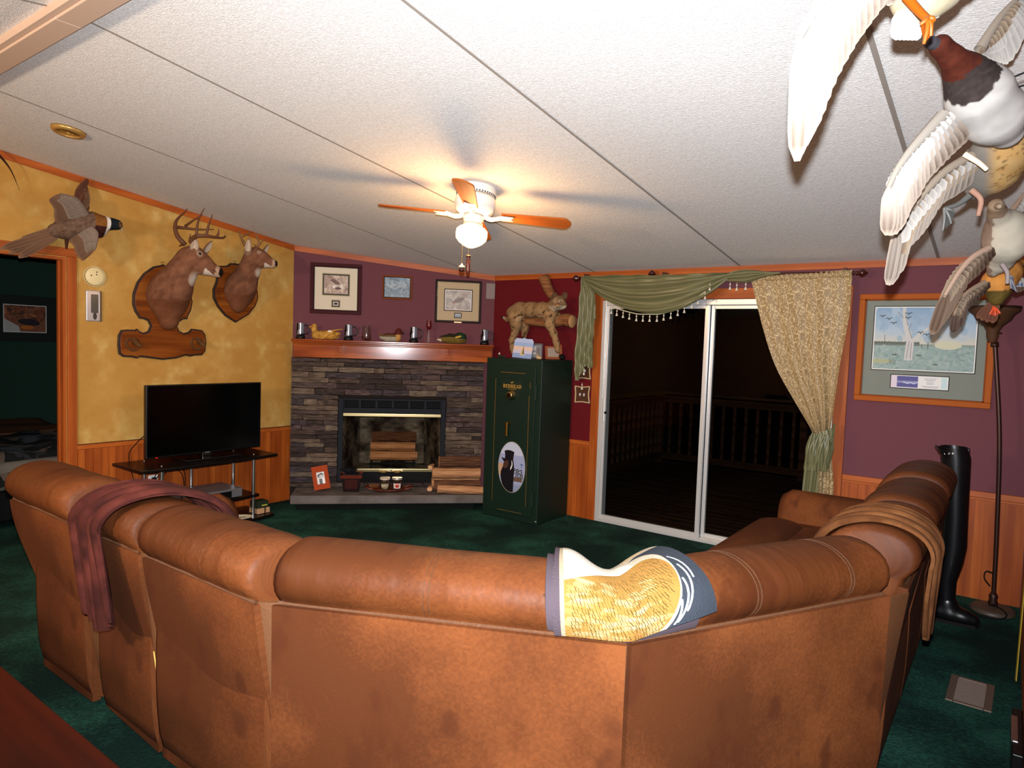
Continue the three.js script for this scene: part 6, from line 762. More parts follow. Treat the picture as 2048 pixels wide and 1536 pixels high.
// ---- birds: feathers are single blades set between a leading edge and a trailing edge
function featherGeo(c0, c1, edge, tipc) {
  const nv = 8, nu = 4, pos = [], col = [], idx = []; const A = new THREE.Color(c0), B = new THREE.Color(c1), E = new THREE.Color(edge), T = new THREE.Color(tipc ?? edge);
  for (let j = 0; j <= nv; j++) for (let i = 0; i <= nu; i++) { const v = j / nv, u = i / nu - 0.5, w = Math.max(0.12, smooth(-0.15, 0.3, v)) * (v > 0.72 ? Math.sqrt(clamp(1 - ((v - 0.72) / 0.29) ** 2)) : 1); pos.push(u * w, v, -0.35 * u * u * w + 0.03 * Math.sin(v * 3)); const c = A.clone().lerp(B, smooth(0.2, 0.9, v)); if (Math.abs(u) > 0.4) c.lerp(E, 0.75); if (v > 0.94) c.lerp(T, 0.8); if (i === 2) c.lerp(E, 0.35); col.push(c.r, c.g, c.b); }
  for (let j = 0; j < nv; j++) for (let i = 0; i < nu; i++) { const a = j * (nu + 1) + i; idx.push(a, a + 1, a + nu + 1, a + 1, a + nu + 2, a + nu + 1); }
  const g = new THREE.BufferGeometry(); g.setAttribute('position', new THREE.Float32BufferAttribute(pos, 3)); g.setAttribute('color', new THREE.Float32BufferAttribute(col, 3)); g.setIndex(idx); g.computeVertexNormals(); return g;
}
const featherM = std(0xffffff, 0.7, { vertexColors: true, side: THREE.DoubleSide });
function wing(parent, lead, trail, o) {
  const w = new THREE.Group(); w.name = 'wing'; parent.add(w); const L = new THREE.CatmullRomCurve3(lead.map(A3), false, 'centripetal'), T = new THREE.CatmullRomCurve3(trail.map(A3), false, 'centripetal');
  const mid = L.getPoint(0.5), N = (o.N || camera.position.clone().sub(mid)).clone().normalize(), n = o.n || 17;
  const blade = (root, tip, width, geo, lift) => { const d = tip.clone().sub(root), len = d.length(), y = d.clone().normalize(), x = y.clone().cross(N).normalize(), z = x.clone().cross(y); const m = mesh('feather', geo, featherM, w); m.matrixAutoUpdate = true; const M4 = new THREE.Matrix4().makeBasis(x, y, z); m.quaternion.setFromRotationMatrix(M4); m.position.copy(root).addScaledVector(N, lift); m.scale.set(width, len, Math.min(width, len)); };
  const row = (cnt, f0, f1, geo, wmul, lift, t0 = 0, t1 = 1) => { for (let i = 0; i < cnt; i++) { const t = lerp(t0, t1, (i + 0.5) / cnt), r = L.getPoint(t), e = T.getPoint(t), tip = r.clone().lerp(e, f1), root = r.clone().lerp(e, f0), sp = T.getPoint(clamp(t + 0.5 / cnt)).distanceTo(T.getPoint(clamp(t - 0.5 / cnt))) * (t1 - t0); const sp2 = L.getPoint(clamp(t + 0.5 / cnt)).distanceTo(L.getPoint(clamp(t - 0.5 / cnt))); blade(root, tip, Math.max(0.014, Math.min(0.05, lerp(sp2, sp, f1) * wmul)) * (o.wk || 1), geo, lift + (i % 3) * 0.0012); } };
  row(n, 0.0, 1, o.prim, 2.1, 0, 0.02, 0.995); row(Math.round(n * 0.9), 0, 0.6, o.cov, 2.1, 0.005, 0.0, o.covEnd || 0.86); row(Math.round(n * 0.8), 0, 0.36, o.cov2 || o.cov, 2.0, 0.009, 0, o.covEnd || 0.86);
  mesh('leading_edge', taper([0, 0.25, 0.5, 0.75, 1].map(t => L.getPoint(t).addScaledVector(N, 0.004)), o.arm || 0.015, 0.006, 18, 7), std(o.armC || 0x8c857a, 0.85), w); return w;
}
function foot(parent, pts, c) { const P = pts.map(A3), ctr = P.reduce((s, p) => s.add(p), V(0, 0, 0)).multiplyScalar(1 / P.length), f = [0, 1, 2].map(i => P[Math.min(P.length - 1, i + 1)]); const m = std(c, 0.5), g = []; for (let i = 1; i < P.length; i++) g.push(taper([P[0], P[0].clone().lerp(P[i], 0.5).addScaledVector(camDir, -0.004), P[i]], 0.0055, 0.003, 8, 6)); const pos = []; for (let i = 1; i < P.length - 1; i++) for (const v of [P[0], P[i], P[i + 1], P[0], P[i + 1], P[i]]) pos.push(v.x, v.y, v.z); const k = new THREE.BufferGeometry(); k.setAttribute('position', new THREE.Float32BufferAttribute(pos, 3)); k.computeVertexNormals(); g.push(k); mesh('webbed_foot', merge(g), m, parent); }
const F_ = { white: featherGeo(0x9c978f, 0xa8a29a, 0xb8b2aa), pale: featherGeo(0x8c8278, 0x51443a, 0x8d7e70), grey: featherGeo(0x5c544c, 0x4a4038, 0x8a7e72), greyW: featherGeo(0x77726c, 0x827c76, 0x9c968e), brown: featherGeo(0x453429, 0x3a2a1e, 0x6e5a4a), brownD: featherGeo(0x382a20, 0x2c1e16, 0x54433a, 0x1e1410), blue: featherGeo(0x1c2f5c, 0x1e2c50, 0xb8b8b8), phe: featherGeo(0x6a4c38, 0x553a2a, 0x7e6048), pheG: featherGeo(0x7a6a5c, 0x6b594c, 0x8d7c6c), phR: featherGeo(0x5a3626, 0x4a2a1e, 0x6b4632), tan: featherGeo(0x5f5346, 0x554538, 0x86745f) };
const birdM = std(0xffffff, 0.85, { vertexColors: true, bumpMap: bNoise, bumpScale: 0.001 });
function spine(k, radii) { return BIRD[k].spine.map((p, i) => q4(p, radii[i])); }
{ // the string of ducks flying along the side wall
  const G = 'mounted ducks flying down the side wall';
  let b = BIRD.b1, t = thing('flying_duck_mount', 'flying duck mount with blazing white wing and orange feet, topmost of the five', 'duck mount', [0, 0, 0], 0, G);
  mesh('body', blob([b.spine.map((p, i) => q4(p, [0.05, 0.06, 0.035][i]))], 0.006, 0.03, p => hex(0x9a8c66, 0xa8a08c, n3(p, 90))), birdM, t);
  wing(t, b.lead, b.trail, { n: 18, prim: F_.pale, cov: F_.white, cov2: F_.white, arm: 0.02, armC: 0xa09a92 }); wing(t, b.lead2, b.trail2, { n: 10, prim: F_.pale, cov: F_.white });
  const fan = (root, a, c, n, geo) => { for (let i = 0; i < n; i++) { const tip = A3(a).lerp(A3(c), n > 1 ? i / (n - 1) : 0.5), r = A3(root), d = tip.clone().sub(r), y = d.clone().normalize(), N = camera.position.clone().sub(r).normalize(), x = y.clone().cross(N).normalize(), m = mesh('tail_feather', geo, featherM, t); m.quaternion.setFromRotationMatrix(new THREE.Matrix4().makeBasis(x, y, x.clone().cross(y))); m.position.copy(r).addScaledVector(N, i * 0.001); m.scale.set(0.026, d.length(), 0.026); } };
  fan(b.tail[0], b.tail[1], b.tail[2], 6, F_.white); fan(b.tail2[0], b.tail2[1], b.tail2[2], 4, F_.white);
  mesh('leg', taper(b.leg, 0.009, 0.007, 10, 8), std(0x9a4c08, 0.6), t); foot(t, b.foot, 0x9a4c08);

  b = BIRD.b2; t = thing('flying_duck_mount', 'flying duck mount with rust red head, black breast and white belly', 'duck mount', [0, 0, 0], 0, G);
  const s2 = spine('b2', [0.01, 0.025, 0.022, 0.041, 0.068, 0.066, 0.042]); 
  mesh('body', blob([s2.slice(1)], 0.006, 0.03, p => { let best = 0, bd = 9; b.spine.forEach((q, i) => { const d = p.distanceTo(A3(q)); if (d < bd) { bd = d; best = i; } }); const a = A3(b.spine[3]), ax = A3(b.spine[5]).sub(a).normalize(), k = p.clone().sub(a).dot(ax) + (n3(p, 60) - 0.5) * 0.025; return k < -0.022 ? hex(0x32120a, 0x4c1f12, n3(p, 120)) : k < 0.034 ? hex(0x1e1615, 0x38302c, n3(p, 160)) : hex(0x8e8a84, 0xa4a09a, n3(p, 60)); }), birdM, t);
  mesh('bill', blob([[q4(b.spine[1], 0.016), q4(A3(b.spine[1]).lerp(A3(b.spine[0]), 0.8).toArray(), 0.012), q4(A3(b.spine[0]).addScaledVector(camDir, -0.004).toArray(), 0.009)]], 0.004, 0.01, () => new THREE.Color(0x3e3c40)), M.vcSoft, t);
  wing(t, b.lead, b.trail, { n: 18, prim: F_.pale, cov: F_.greyW, cov2: F_.white, arm: 0.016 }); wing(t, b.lead2, b.trail2, { n: 14, prim: F_.greyW, cov: F_.greyW, cov2: F_.tan, armC: 0x786e62 });

  b = BIRD.b3; t = thing('flying_duck_mount', 'flying duck mount with rust head facing out and spotted tan breast', 'duck mount', [0, 0, 0], 0, G);
  const H3 = A3(b.spine[1]);
  mesh('body', blob([[q4(b.spine[1], 0.031), q4(b.spine[2], 0.028), q4(b.spine[3], 0.032), q4(b.spine[4], 0.072), q4(b.spine[5], 0.066), q4(b.spine[6], 0.035)]], 0.006, 0.03, p => { const h = p.distanceTo(H3); if (h < 0.052) return p.y < H3.y - 0.02 ? hex(0x3a1410, 0x4c1c14, n3(p, 90)) : hex(0x4c2014, 0x602e1c, n3(p, 120)); if (p.y > A3(b.spine[4]).y + 0.045) return new THREE.Color(0x7c4628); const k = n3(p, 230) > 0.66 ? 0.75 : 0; const g = smooth(0.0, -0.045, p.x - A3(b.spine[4]).x); return hex(0x86622f, 0x947a52, n3(p, 40)).lerp(new THREE.Color(0x625d56), g).lerp(new THREE.Color(0x4c3420), k * (1 - g)); }), birdM, t);
  mesh('bill', blob([[q4(H3.clone().lerp(A3(b.spine[0]), 0.6).toArray(), 0.014), q4(A3(b.spine[0]).addScaledVector(camDir, -0.03).toArray(), 0.01)]], 0.004, 0.01, () => new THREE.Color(0x6a5c58)), M.vcSoft, t);
  wing(t, b.lead, b.trail, { n: 18, prim: F_.grey, cov: F_.tan, cov2: F_.greyW, arm: 0.014, armC: 0x7c7062 }); wing(t, b.lead2, b.trail2, { n: 8, prim: F_.grey, cov: F_.greyW });
  mesh('leg', taper(b.leg, 0.009, 0.006, 10, 8), std(0x8d6a58, 0.6), t); mesh('leg', taper(b.leg2, 0.008, 0.006, 10, 8), std(0xd2b8a0, 0.6), t); foot(t, b.foot, 0x565652);

  b = BIRD.b4; t = thing('flying_duck_mount', 'flying duck mount with small grey head and round white breast', 'duck mount', [0, 0, 0], 0, G);
  const H4 = A3(b.spine[1]), B4 = A3(b.spine[3]);
  mesh('body', blob([[q4(b.spine[1], 0.026), q4(b.spine[2], 0.026), q4(b.spine[3], 0.066), q4(b.spine[4], 0.07), q4(b.spine[5], 0.04), q4(b.spine[6], 0.02)]], 0.0065, 0.03, p => p.distanceTo(H4) < 0.05 && p.y > B4.y + 0.02 ? hex(0x6a5644, 0x84705a, n3(p, 110)) : (p.x < B4.x - 0.04 + (n3(p, 60) - 0.5) * 0.02 ? hex(0x6a564a, 0x84705f, n3(p, 90)) : hex(0x989080, 0xa8a08e, n3(p, 50)))), birdM, t);
  mesh('bill', blob([[q4(H4.toArray(), 0.012), q4(A3(b.spine[0]).addScaledVector(camDir, -0.02).toArray(), 0.009)]], 0.004, 0.01, () => new THREE.Color(0x8a7a66)), M.vcSoft, t);
  wing(t, b.lead, b.trail, { n: 16, prim: F_.brown, cov: F_.brown, cov2: F_.tan, arm: 0.013, armC: 0x9c8270 }); wing(t, b.lead2, b.trail2, { n: 8, prim: F_.brown, cov: F_.greyW, armC: 0x7c6656 });
  mesh('leg', taper(b.leg, 0.009, 0.006, 10, 8), std(0x8a7c78, 0.6), t); foot(t, b.foot, 0x6c6c74);

  b = BIRD.b5; t = thing('flying_duck_mount', 'flying duck mount with orange tan belly and blue wing patch, lowest of the five', 'duck mount', [0, 0, 0], 0, G);
  mesh('body', blob([[q4(b.spine[0], 0.03), q4(b.spine[1], 0.05), q4(b.spine[2], 0.055), q4(b.spine[3], 0.032), q4(b.spine[4], 0.024)]], 0.006, 0.03, p => p.y < b.spine[3][1] + 0.01 ? hex(0x3c3014, 0x5c4a1e, n3(p, 100)) : hex(0x9c622a, 0xb88040, n3(p, 70))), birdM, t);
  wing(t, b.lead, b.trail, { n: 14, prim: F_.brownD, cov: F_.brown, cov2: F_.tan, arm: 0.012, armC: 0x84705e }); wing(t, b.lead2, b.trail2, { n: 8, prim: F_.brown, cov: F_.blue, cov2: F_.greyW, covEnd: 1 });
  for (let i = 0; i < 4; i++) { const r = A3(b.spine[4]), tip = r.clone().add(V(-0.06 + i * 0.018, -0.075 - i * 0.004, 0.03)), y = tip.clone().sub(r).normalize(), N = camera.position.clone().sub(r).normalize(), x = y.clone().cross(N).normalize(), m = mesh('tail_feather', F_.phR, featherM, t); m.quaternion.setFromRotationMatrix(new THREE.Matrix4().makeBasis(x, y, x.clone().cross(y))); m.position.copy(r); m.scale.set(0.03, 0.1, 0.03); }
  foot(t, [b.spine[5], A3(b.spine[5]).add(V(-0.012, -0.03, 0.01)).toArray(), A3(b.spine[5]).add(V(0.008, -0.036, 0.01)).toArray(), A3(b.spine[5]).add(V(0.024, -0.026, 0.01)).toArray()], 0xb8421a);
}
// dark mounting wires run from each duck's back to the side wall; loose feet get their shanks
scene.children.filter(o => o.name.startsWith('flying_duck_mount')).forEach((t, i) => {
  const s = BIRD['b' + (i + 1)].spine, c = A3(s[Math.min(s.length - 1, [1, 4, 4, 4, 1][i])]);
  for (const k of [-1, 1]) mesh('mounting_wire', tube([c.clone().add(V(0.02, 0.01 * k, 0)), c.clone().lerp(V(5.42, c.y, c.z), 0.45).add(V(0, 0.02 + 0.012 * k, 0.012 * k)), c.clone().lerp(V(5.42, c.y, c.z), 0.75).add(V(0, -0.012 + 0.012 * k, 0.01 * k)), V(5.419, c.y + 0.02 * k, c.z)], 0.0022, 24, 6), M.black, t);
  if (i === 2) mesh('leg', taper([s[6], A3(s[6]).lerp(A3(BIRD.b3.foot[0]), 0.55).add(V(0, -0.012, 0)), BIRD.b3.foot[0]], 0.012, 0.005, 10, 7), std(0x565652, 0.6), t);
});
{ // pheasants on the yellow wall
  const P = PT.ph, t = thing('pheasant_mount', 'ringneck pheasant mount in flight over the bedroom doorway', 'pheasant mount'), X = V(1, 0, 0);
  mesh('body', blob([[q4(P[0], 0.045), q4(P[1], 0.068), q4(P[2], 0.078), q4(P[3], 0.072), q4(P[4], 0.056), q4(P[5], 0.036), q4(P[6], 0.031), q4(P[7], 0.032)], [q4(P[9], 0.05)]], 0.0055, 0.03, p => {
    const z = p.z; if (z < P[5][2] - 0.012) { const f = p.distanceTo(A3(P[7]).add(V(0.02, 0.0, -0.012))); return f < 0.022 ? new THREE.Color(0x6c4a34) : hex(0x0c1214, 0x1a2226, n3(p, 90)); } if (z < P[5][2] + 0.012) return new THREE.Color(0xd6cec4);
    if (z < P[3][2] + 0.01) return p.y < P[3][1] - 0.02 ? hex(0x2e1410, 0x44201a, n3(p, 100)) : hex(0x6a3e1a, 0x8a5a28, n3(p, 120)); return hex(0x4a3224, 0x7a6250, n3(p, 110)); }), birdM, t);
  mesh('beak', taper([A3(P[7]).add(V(0.004, -0.008, -0.022)), A3(P[8]).add(V(0, 0.014, 0.002)), P[8]], 0.011, 0.003, 8, 6), std(0x9a8468, 0.5), t); mesh('eye', new THREE.SphereGeometry(0.005, 8, 6).translate(P[7][0] + 0.03, P[7][1] + 0.008, P[7][2] - 0.008), M.gloss, t);
  const mk = (k, mids, o) => { const a = PT[k]; wing(t, [a[0], a[1], a[2]], [a[4], ...mids, a[3]], Object.assign({ n: 14, N: X, prim: F_.phe, cov: F_.pheG, cov2: F_.pheG, armC: 0x7a685a, arm: 0.013 }, o)); };
  mk('phwA', [[0.08, 2.44, 3.13], [0.07, 2.5, 3.09]], { prim: F_.phR, cov: F_.phR, cov2: F_.phe, armC: 0x5c4030, n: 12 }); mk('phwB', [[0.23, 2.22, 3.315], [0.25, 2.26, 3.322]], {}); mk('phwC', [[0.22, 2.05, 3.2], [0.24, 1.99, 3.19]], {});
  PT.phtail.length; for (let i = 0; i < 7; i++) { const a = A3(PT.phtail[0]), e = A3(PT.phtail[3]).add(V(-0.01 * (i % 2), (i - 3) * 0.013 + (i > 3 ? 0.02 : 0), -Math.abs(i - 2) * 0.05)), y = e.clone().sub(a), len = y.length(); y.normalize(); const x = y.clone().cross(X).normalize(), m = mesh('tail_feather', F_.phe, featherM, t); m.quaternion.setFromRotationMatrix(new THREE.Matrix4().makeBasis(x, y, x.clone().cross(y))); m.position.copy(a).add(V(i * 0.0015, (i - 3) * 0.008, 0)); m.scale.set(0.05, len, 0.03); }
  mesh('leg', taper(PT.phleg, 0.014, 0.007, 8, 7), std(0x4a2a20, 0.7), t);
  const t2 = thing('pheasant_tail', 'tip of a long dark tail feather of another mount on the yellow wall', 'bird mount'); const p2 = PT.ph2.map(A3); mesh('tail_feather', sheet((u, v) => { const c = new THREE.CatmullRomCurve3(p2), q = c.getPoint(v), tg = c.getTangent(v), s = tg.clone().cross(X).normalize(); return q.addScaledVector(s, (u - 0.5) * 0.022 * (1.05 - v)).add(V(-0.004 * (u - 0.5) ** 2, 0, 0)); }, 4, 20, 0.002), std(0x30180f, 0.8), t2);
}
{ // bobcat on its branch
  const br = thing('driftwood_branch', 'forked driftwood branch fixed to the burgundy wall under the bobcat', 'branch'); const wm = std(lin(0.5, 0.42, 0.34), 0.9, { map: tSplit });
  mesh('limb', muv(taper(PT.bcbr1, 0.05, 0.04, 16, 10)), wm, br); mesh('limb', muv(taper(PT.bcbr2, 0.035, 0.058, 20, 10)), wm, br); mesh('limb_end', new THREE.SphereGeometry(0.056, 14, 10).scale(0.35, 1, 1).translate(...PT.bcbr2[4]), std(0xa87e56, 0.9), br); mesh('wall_bracket', bx(1.9, 2.0, 1.66, 1.74, 0.001, 0.09, 0.004), wm, br);
  const t = thing('bobcat_mount', 'spotted bobcat mount standing along a driftwood branch above the safe', 'bobcat mount'), B = PT.bc, hd = A3(B[6]);
  const ch = [[q4(B[0], 0.066), q4(B[1], 0.068), q4(B[2], 0.062), q4(B[3], 0.066), q4(B[4], 0.064), q4(B[5], 0.05), q4(B[6], 0.06)], [q4(hd.clone().add(V(0.02, -0.018, 0.03)).toArray(), 0.036), q4(hd.clone().add(V(0.032, -0.026, 0.056)).toArray(), 0.022)], [q4(hd.clone().add(V(0.05, -0.03, -0.01)).toArray(), 0.026), q4(hd.clone().add(V(-0.05, -0.02, -0.0)).toArray(), 0.026)], PT.bcRL.map((p, i) => q4(p, [0.06, 0.048, 0.03, 0.024, 0.021, 0.024][i])), PT.bcRL2.map((p, i) => q4(p, [0.05, 0.034, 0.024][i])), PT.bcFL.map((p, i) => q4(p, [0.05, 0.036, 0.028, 0.023, 0.024][i])), PT.bcFL2.map((p, i) => q4(p, [0.045, 0.03, 0.024][i])), PT.bctail.map((p, i) => q4(p, [0.022, 0.016, 0.011][i]))];
  mesh('body', blob(ch, 0.006, 0.03, (p, n) => {
    const f = n3(p, 75, 4), sp = smooth(0.63, 0.7, f); let c = hex(0x7a5c3e, 0xa08058, n3(p, 30)); if (p.distanceTo(hd) < 0.085) { const rel = p.clone().sub(hd); if (rel.y < -0.03 && rel.z > 0.0) c = hex(0xa08868, 0xcabaa2, n3(p, 60)); else c = hex(0x6c5036, 0x9a7c58, n3(p, 110)); for (const ex of [0.004, 0.046]) if (Math.hypot(rel.x - ex, rel.y - 0.012) < 0.013 && rel.z > 0.02) c.lerp(new THREE.Color(0xb8a88c), 0.5); if (n3(p, 140, 7) > 0.62) c.lerp(new THREE.Color(0x3c2818), 0.5); return c; }
    if (p.y < 1.745 && p.y > 1.70 && p.x > 1.72 && p.x < 2.02) c.lerp(new THREE.Color(0xb89c74), 0.6); if (p.x < 1.53) return p.x < 1.495 ? new THREE.Color(0x241a14) : new THREE.Color(0xa8937a); return c.lerp(new THREE.Color(0x3a2616), sp * (p.y < 1.79 ? 0.85 : 0.5)); }), furM, t);
  for (const i of [0, 1]) { const e = mesh('eye', new THREE.SphereGeometry(0.0075, 10, 8), phys(0x6a5414, 0.1), t); e.position.copy(hd).add(V(i ? 0.046 : 0.004, 0.006, i ? 0.042 : 0.056)); const pu = mesh('pupil', new THREE.SphereGeometry(0.004, 8, 6), M.gloss, e); pu.position.set(0.003, 0, 0.0055); }
  mesh('nose', blob([[q4(hd.clone().add(V(0.044, -0.016, 0.07)).toArray(), 0.009)]], 0.003, 0.01, () => new THREE.Color(0x6a3a34)), M.vcSoft, t);
  const e = PT.bcear; for (const i of [0, 2]) { const b = hd.clone().add(V(i ? 0.042 : -0.034, 0.036, i ? -0.012 : 0.0)), tp = b.clone().add(V(i ? 0.018 : -0.016, 0.05, -0.004)), ax = tp.clone().sub(b).normalize(), fc = V(0.5, 0, 0.85), sd = ax.clone().cross(fc).normalize(); const er = mesh('ear', earGeo(b, tp, sd, fc, 0.046), std(0x5c4430, 0.9), t); mesh('ear_tuft', taper([tp, tp.clone().addScaledVector(ax, 0.014)], 0.003, 0.001, 4, 5), std(0x17110d, 0.9), er); }
}

// ---------------------------------------------------------------- ceiling fan with its lamp
{
  const ax = 2.67, az = 1.985, yc = CEIL(az), t = thing('ceiling_fan', 'white ceiling fan with oak blades and a lit glass globe', 'ceiling fan', [ax, 0, az]), w = std(0xe6e0d6, 0.35);
  mesh('mount_ring', lathe([[0, 2.415], [0.113, 2.415], [0.117, 2.40], [0.117, 2.362], [0.11, 2.356], [0, 2.356]], 48), w, t);
  for (let i = 0; i < 44; i++) { const a = i / 44 * Math.PI * 2; mesh('vent_slot', bx(-0.004, 0.004, 2.357, 2.366, 0.1155, 0.1185), std(0x55504a, 0.6), t).rotation.y = a; }
  mesh('motor_housing', lathe([[0, 2.356], [0.112, 2.356], [0.12, 2.335], [0.121, 2.30], [0.112, 2.268], [0.09, 2.25], [0.07, 2.243], [0, 2.243]], 48), w, t);
  mesh('switch_housing', lathe([[0, 2.243], [0.06, 2.243], [0.062, 2.225], [0.055, 2.2], [0.05, 2.188], [0, 2.188]], 32), w, t);
  mesh('shade_fitter', lathe([[0, 2.19], [0.056, 2.19], [0.058, 2.17], [0.05, 2.165], [0, 2.168]], 32), w, t);
  const blade = new THREE.Shape(); blade.moveTo(0, -0.042); blade.lineTo(0.36, -0.06); blade.quadraticCurveTo(0.385, -0.058, 0.39, -0.044); blade.quadraticCurveTo(0.41, -0.02, 0.41, 0); blade.quadraticCurveTo(0.41, 0.02, 0.39, 0.044); blade.quadraticCurveTo(0.385, 0.058, 0.36, 0.06); blade.lineTo(0, 0.042); blade.lineTo(0, -0.042);
  const bg = muv(new THREE.ExtrudeGeometry(blade, { depth: 0.006, bevelEnabled: true, bevelSize: 0.001, bevelThickness: 0.001, bevelSegments: 1 }).rotateX(-Math.PI / 2)), bm = std(lin(0.95, 1, 1), 0.6, { map: tOakH });
  const arm = merge([taper([[0.06, 0.0, 0], [0.1, -0.014, 0], [0.14, -0.008, 0], [0.17, 0, 0]], 0.015, 0.012, 14, 8), extrude([[0.14, -0.015], [0.17, -0.036], [0.235, -0.03], [0.215, 0], [0.235, 0.03], [0.17, 0.036], [0.14, 0.015]], 0.006, 0.001).rotateX(-Math.PI / 2).translate(0, -0.006, 0)]);
  const dir = -57 * Math.PI / 180;
  for (let i = 0; i < 4; i++) { const g = new THREE.Group(); g.name = 'blade_assembly'; t.add(g); g.position.y = 2.243; g.rotation.order = 'YXZ'; g.rotation.y = dir + i * Math.PI / 2; mesh('blade_iron', arm, w, g); const b = mesh('blade', bg, bm, g); b.position.set(0.165, 0.002, 0); b.rotation.x = -0.2; }
  const glassM = std(0xfff2dc, 0.5, { emissive: 0xffd9a0, emissiveIntensity: 2.6 });
  mesh('glass_globe', lathe([[0.045, 2.184], [0.05, 2.174], [0.078, 2.166], [0.092, 2.152], [0.094, 2.125], [0.09, 2.1], [0.07, 2.078], [0.045, 2.062], [0.02, 2.05], [0, 2.046]], 40), glassM, t);
  const hang = (m, x, z) => { m.geometry.translate(-x, -2.07, -z); m.position.set(x, 2.07, z); m.rotation.x = Math.atan(0.13669); };      // the chains hang plumb
  const chain = (x, z, y0, y1, n) => { const g = new THREE.SphereGeometry(0.0022, 6, 4), gs = []; for (let y = y0; y > y1; y -= 0.006) gs.push(g.clone().translate(x, y, z)); hang(mesh('pull_chain', merge(gs), M.brass, t), x, z); };
  chain(-0.045, 0.02, 2.07, 1.955); chain(0.012, 0.03, 2.07, 1.995);
  hang(mesh('pull_knob', merge([lathe([[0, 1.955], [0.005, 1.953], [0.007, 1.945], [0.018, 1.938], [0.02, 1.93], [0, 1.928]], 16).translate(-0.045, 0, 0.02)]), std(0xe2d6b8, 0.3, { metalness: 0.4 }), t), -0.045, 0.02); hang(mesh('pull_knob', lathe([[0, 1.928], [0.016, 1.926], [0.017, 1.915], [0.012, 1.907], [0, 1.906]], 16).translate(-0.045, 0, 0.02), std(0x3c1710, 0.4), t), -0.045, 0.02);
  hang(mesh('pull_fob', lathe([[0, 1.998], [0.013, 1.996], [0.013, 1.986], [0.006, 1.978], [0.011, 1.966], [0.013, 1.95], [0.012, 1.91], [0.008, 1.892], [0, 1.89]], 16).translate(0.012, 0, 0.03), std(0x5a2414, 0.35), t), 0.012, 0.03); hang(mesh('pull_cap', lathe([[0, 1.999], [0.0135, 1.998], [0.0135, 1.987], [0, 1.987]], 16).translate(0.012, 0, 0.03), M.brass, t), 0.012, 0.03);
  const lamp = new THREE.PointLight(0xffc584, 2.3, 0, 2); lamp.position.set(0, 2.11, 0); lamp.castShadow = true; lamp.shadow.radius = 4; t.add(lamp);
  for (const m of t.children) m.position.y -= yc; t.position.y = yc; t.rotation.x = -Math.atan(0.13669);
  // the lamp over the kitchen end, behind the photographer: it fills the sofa backs and the near ceiling
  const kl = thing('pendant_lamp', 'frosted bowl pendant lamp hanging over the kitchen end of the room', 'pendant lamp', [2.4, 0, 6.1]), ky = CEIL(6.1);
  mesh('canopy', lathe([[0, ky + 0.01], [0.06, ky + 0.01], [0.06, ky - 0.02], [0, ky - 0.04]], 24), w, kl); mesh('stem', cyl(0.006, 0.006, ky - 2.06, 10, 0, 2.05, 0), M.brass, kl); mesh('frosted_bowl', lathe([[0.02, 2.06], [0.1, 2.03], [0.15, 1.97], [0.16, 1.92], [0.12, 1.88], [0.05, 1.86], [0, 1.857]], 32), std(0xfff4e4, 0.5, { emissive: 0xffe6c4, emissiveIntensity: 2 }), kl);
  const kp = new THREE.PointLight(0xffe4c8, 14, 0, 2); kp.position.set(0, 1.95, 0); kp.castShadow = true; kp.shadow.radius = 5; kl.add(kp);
  const cn = thing('recessed_light', 'round brass rimmed recessed light in the ceiling', 'ceiling light', [0.925, CEIL(3.49), 3.49]); cn.rotation.x = -Math.atan(0.13669);
  mesh('trim_ring', lathe([[0.062, -0.02], [0.075, -0.022], [0.085, -0.012], [0.088, 0.0], [0.06, 0.0], [0.062, -0.02]], 40), std(0xd2a860, 0.35, { metalness: 0.6 }), cn); mesh('lens', lathe([[0, -0.008], [0.062, -0.008], [0.062, -0.004], [0, -0.004]], 36), phys(0xa07c34, 0.25, { metalness: 0.5 }), cn); mesh('lamp_bar', bx(-0.004, 0.004, -0.012, -0.008, -0.055, 0.055), M.oldBrass, cn);
}
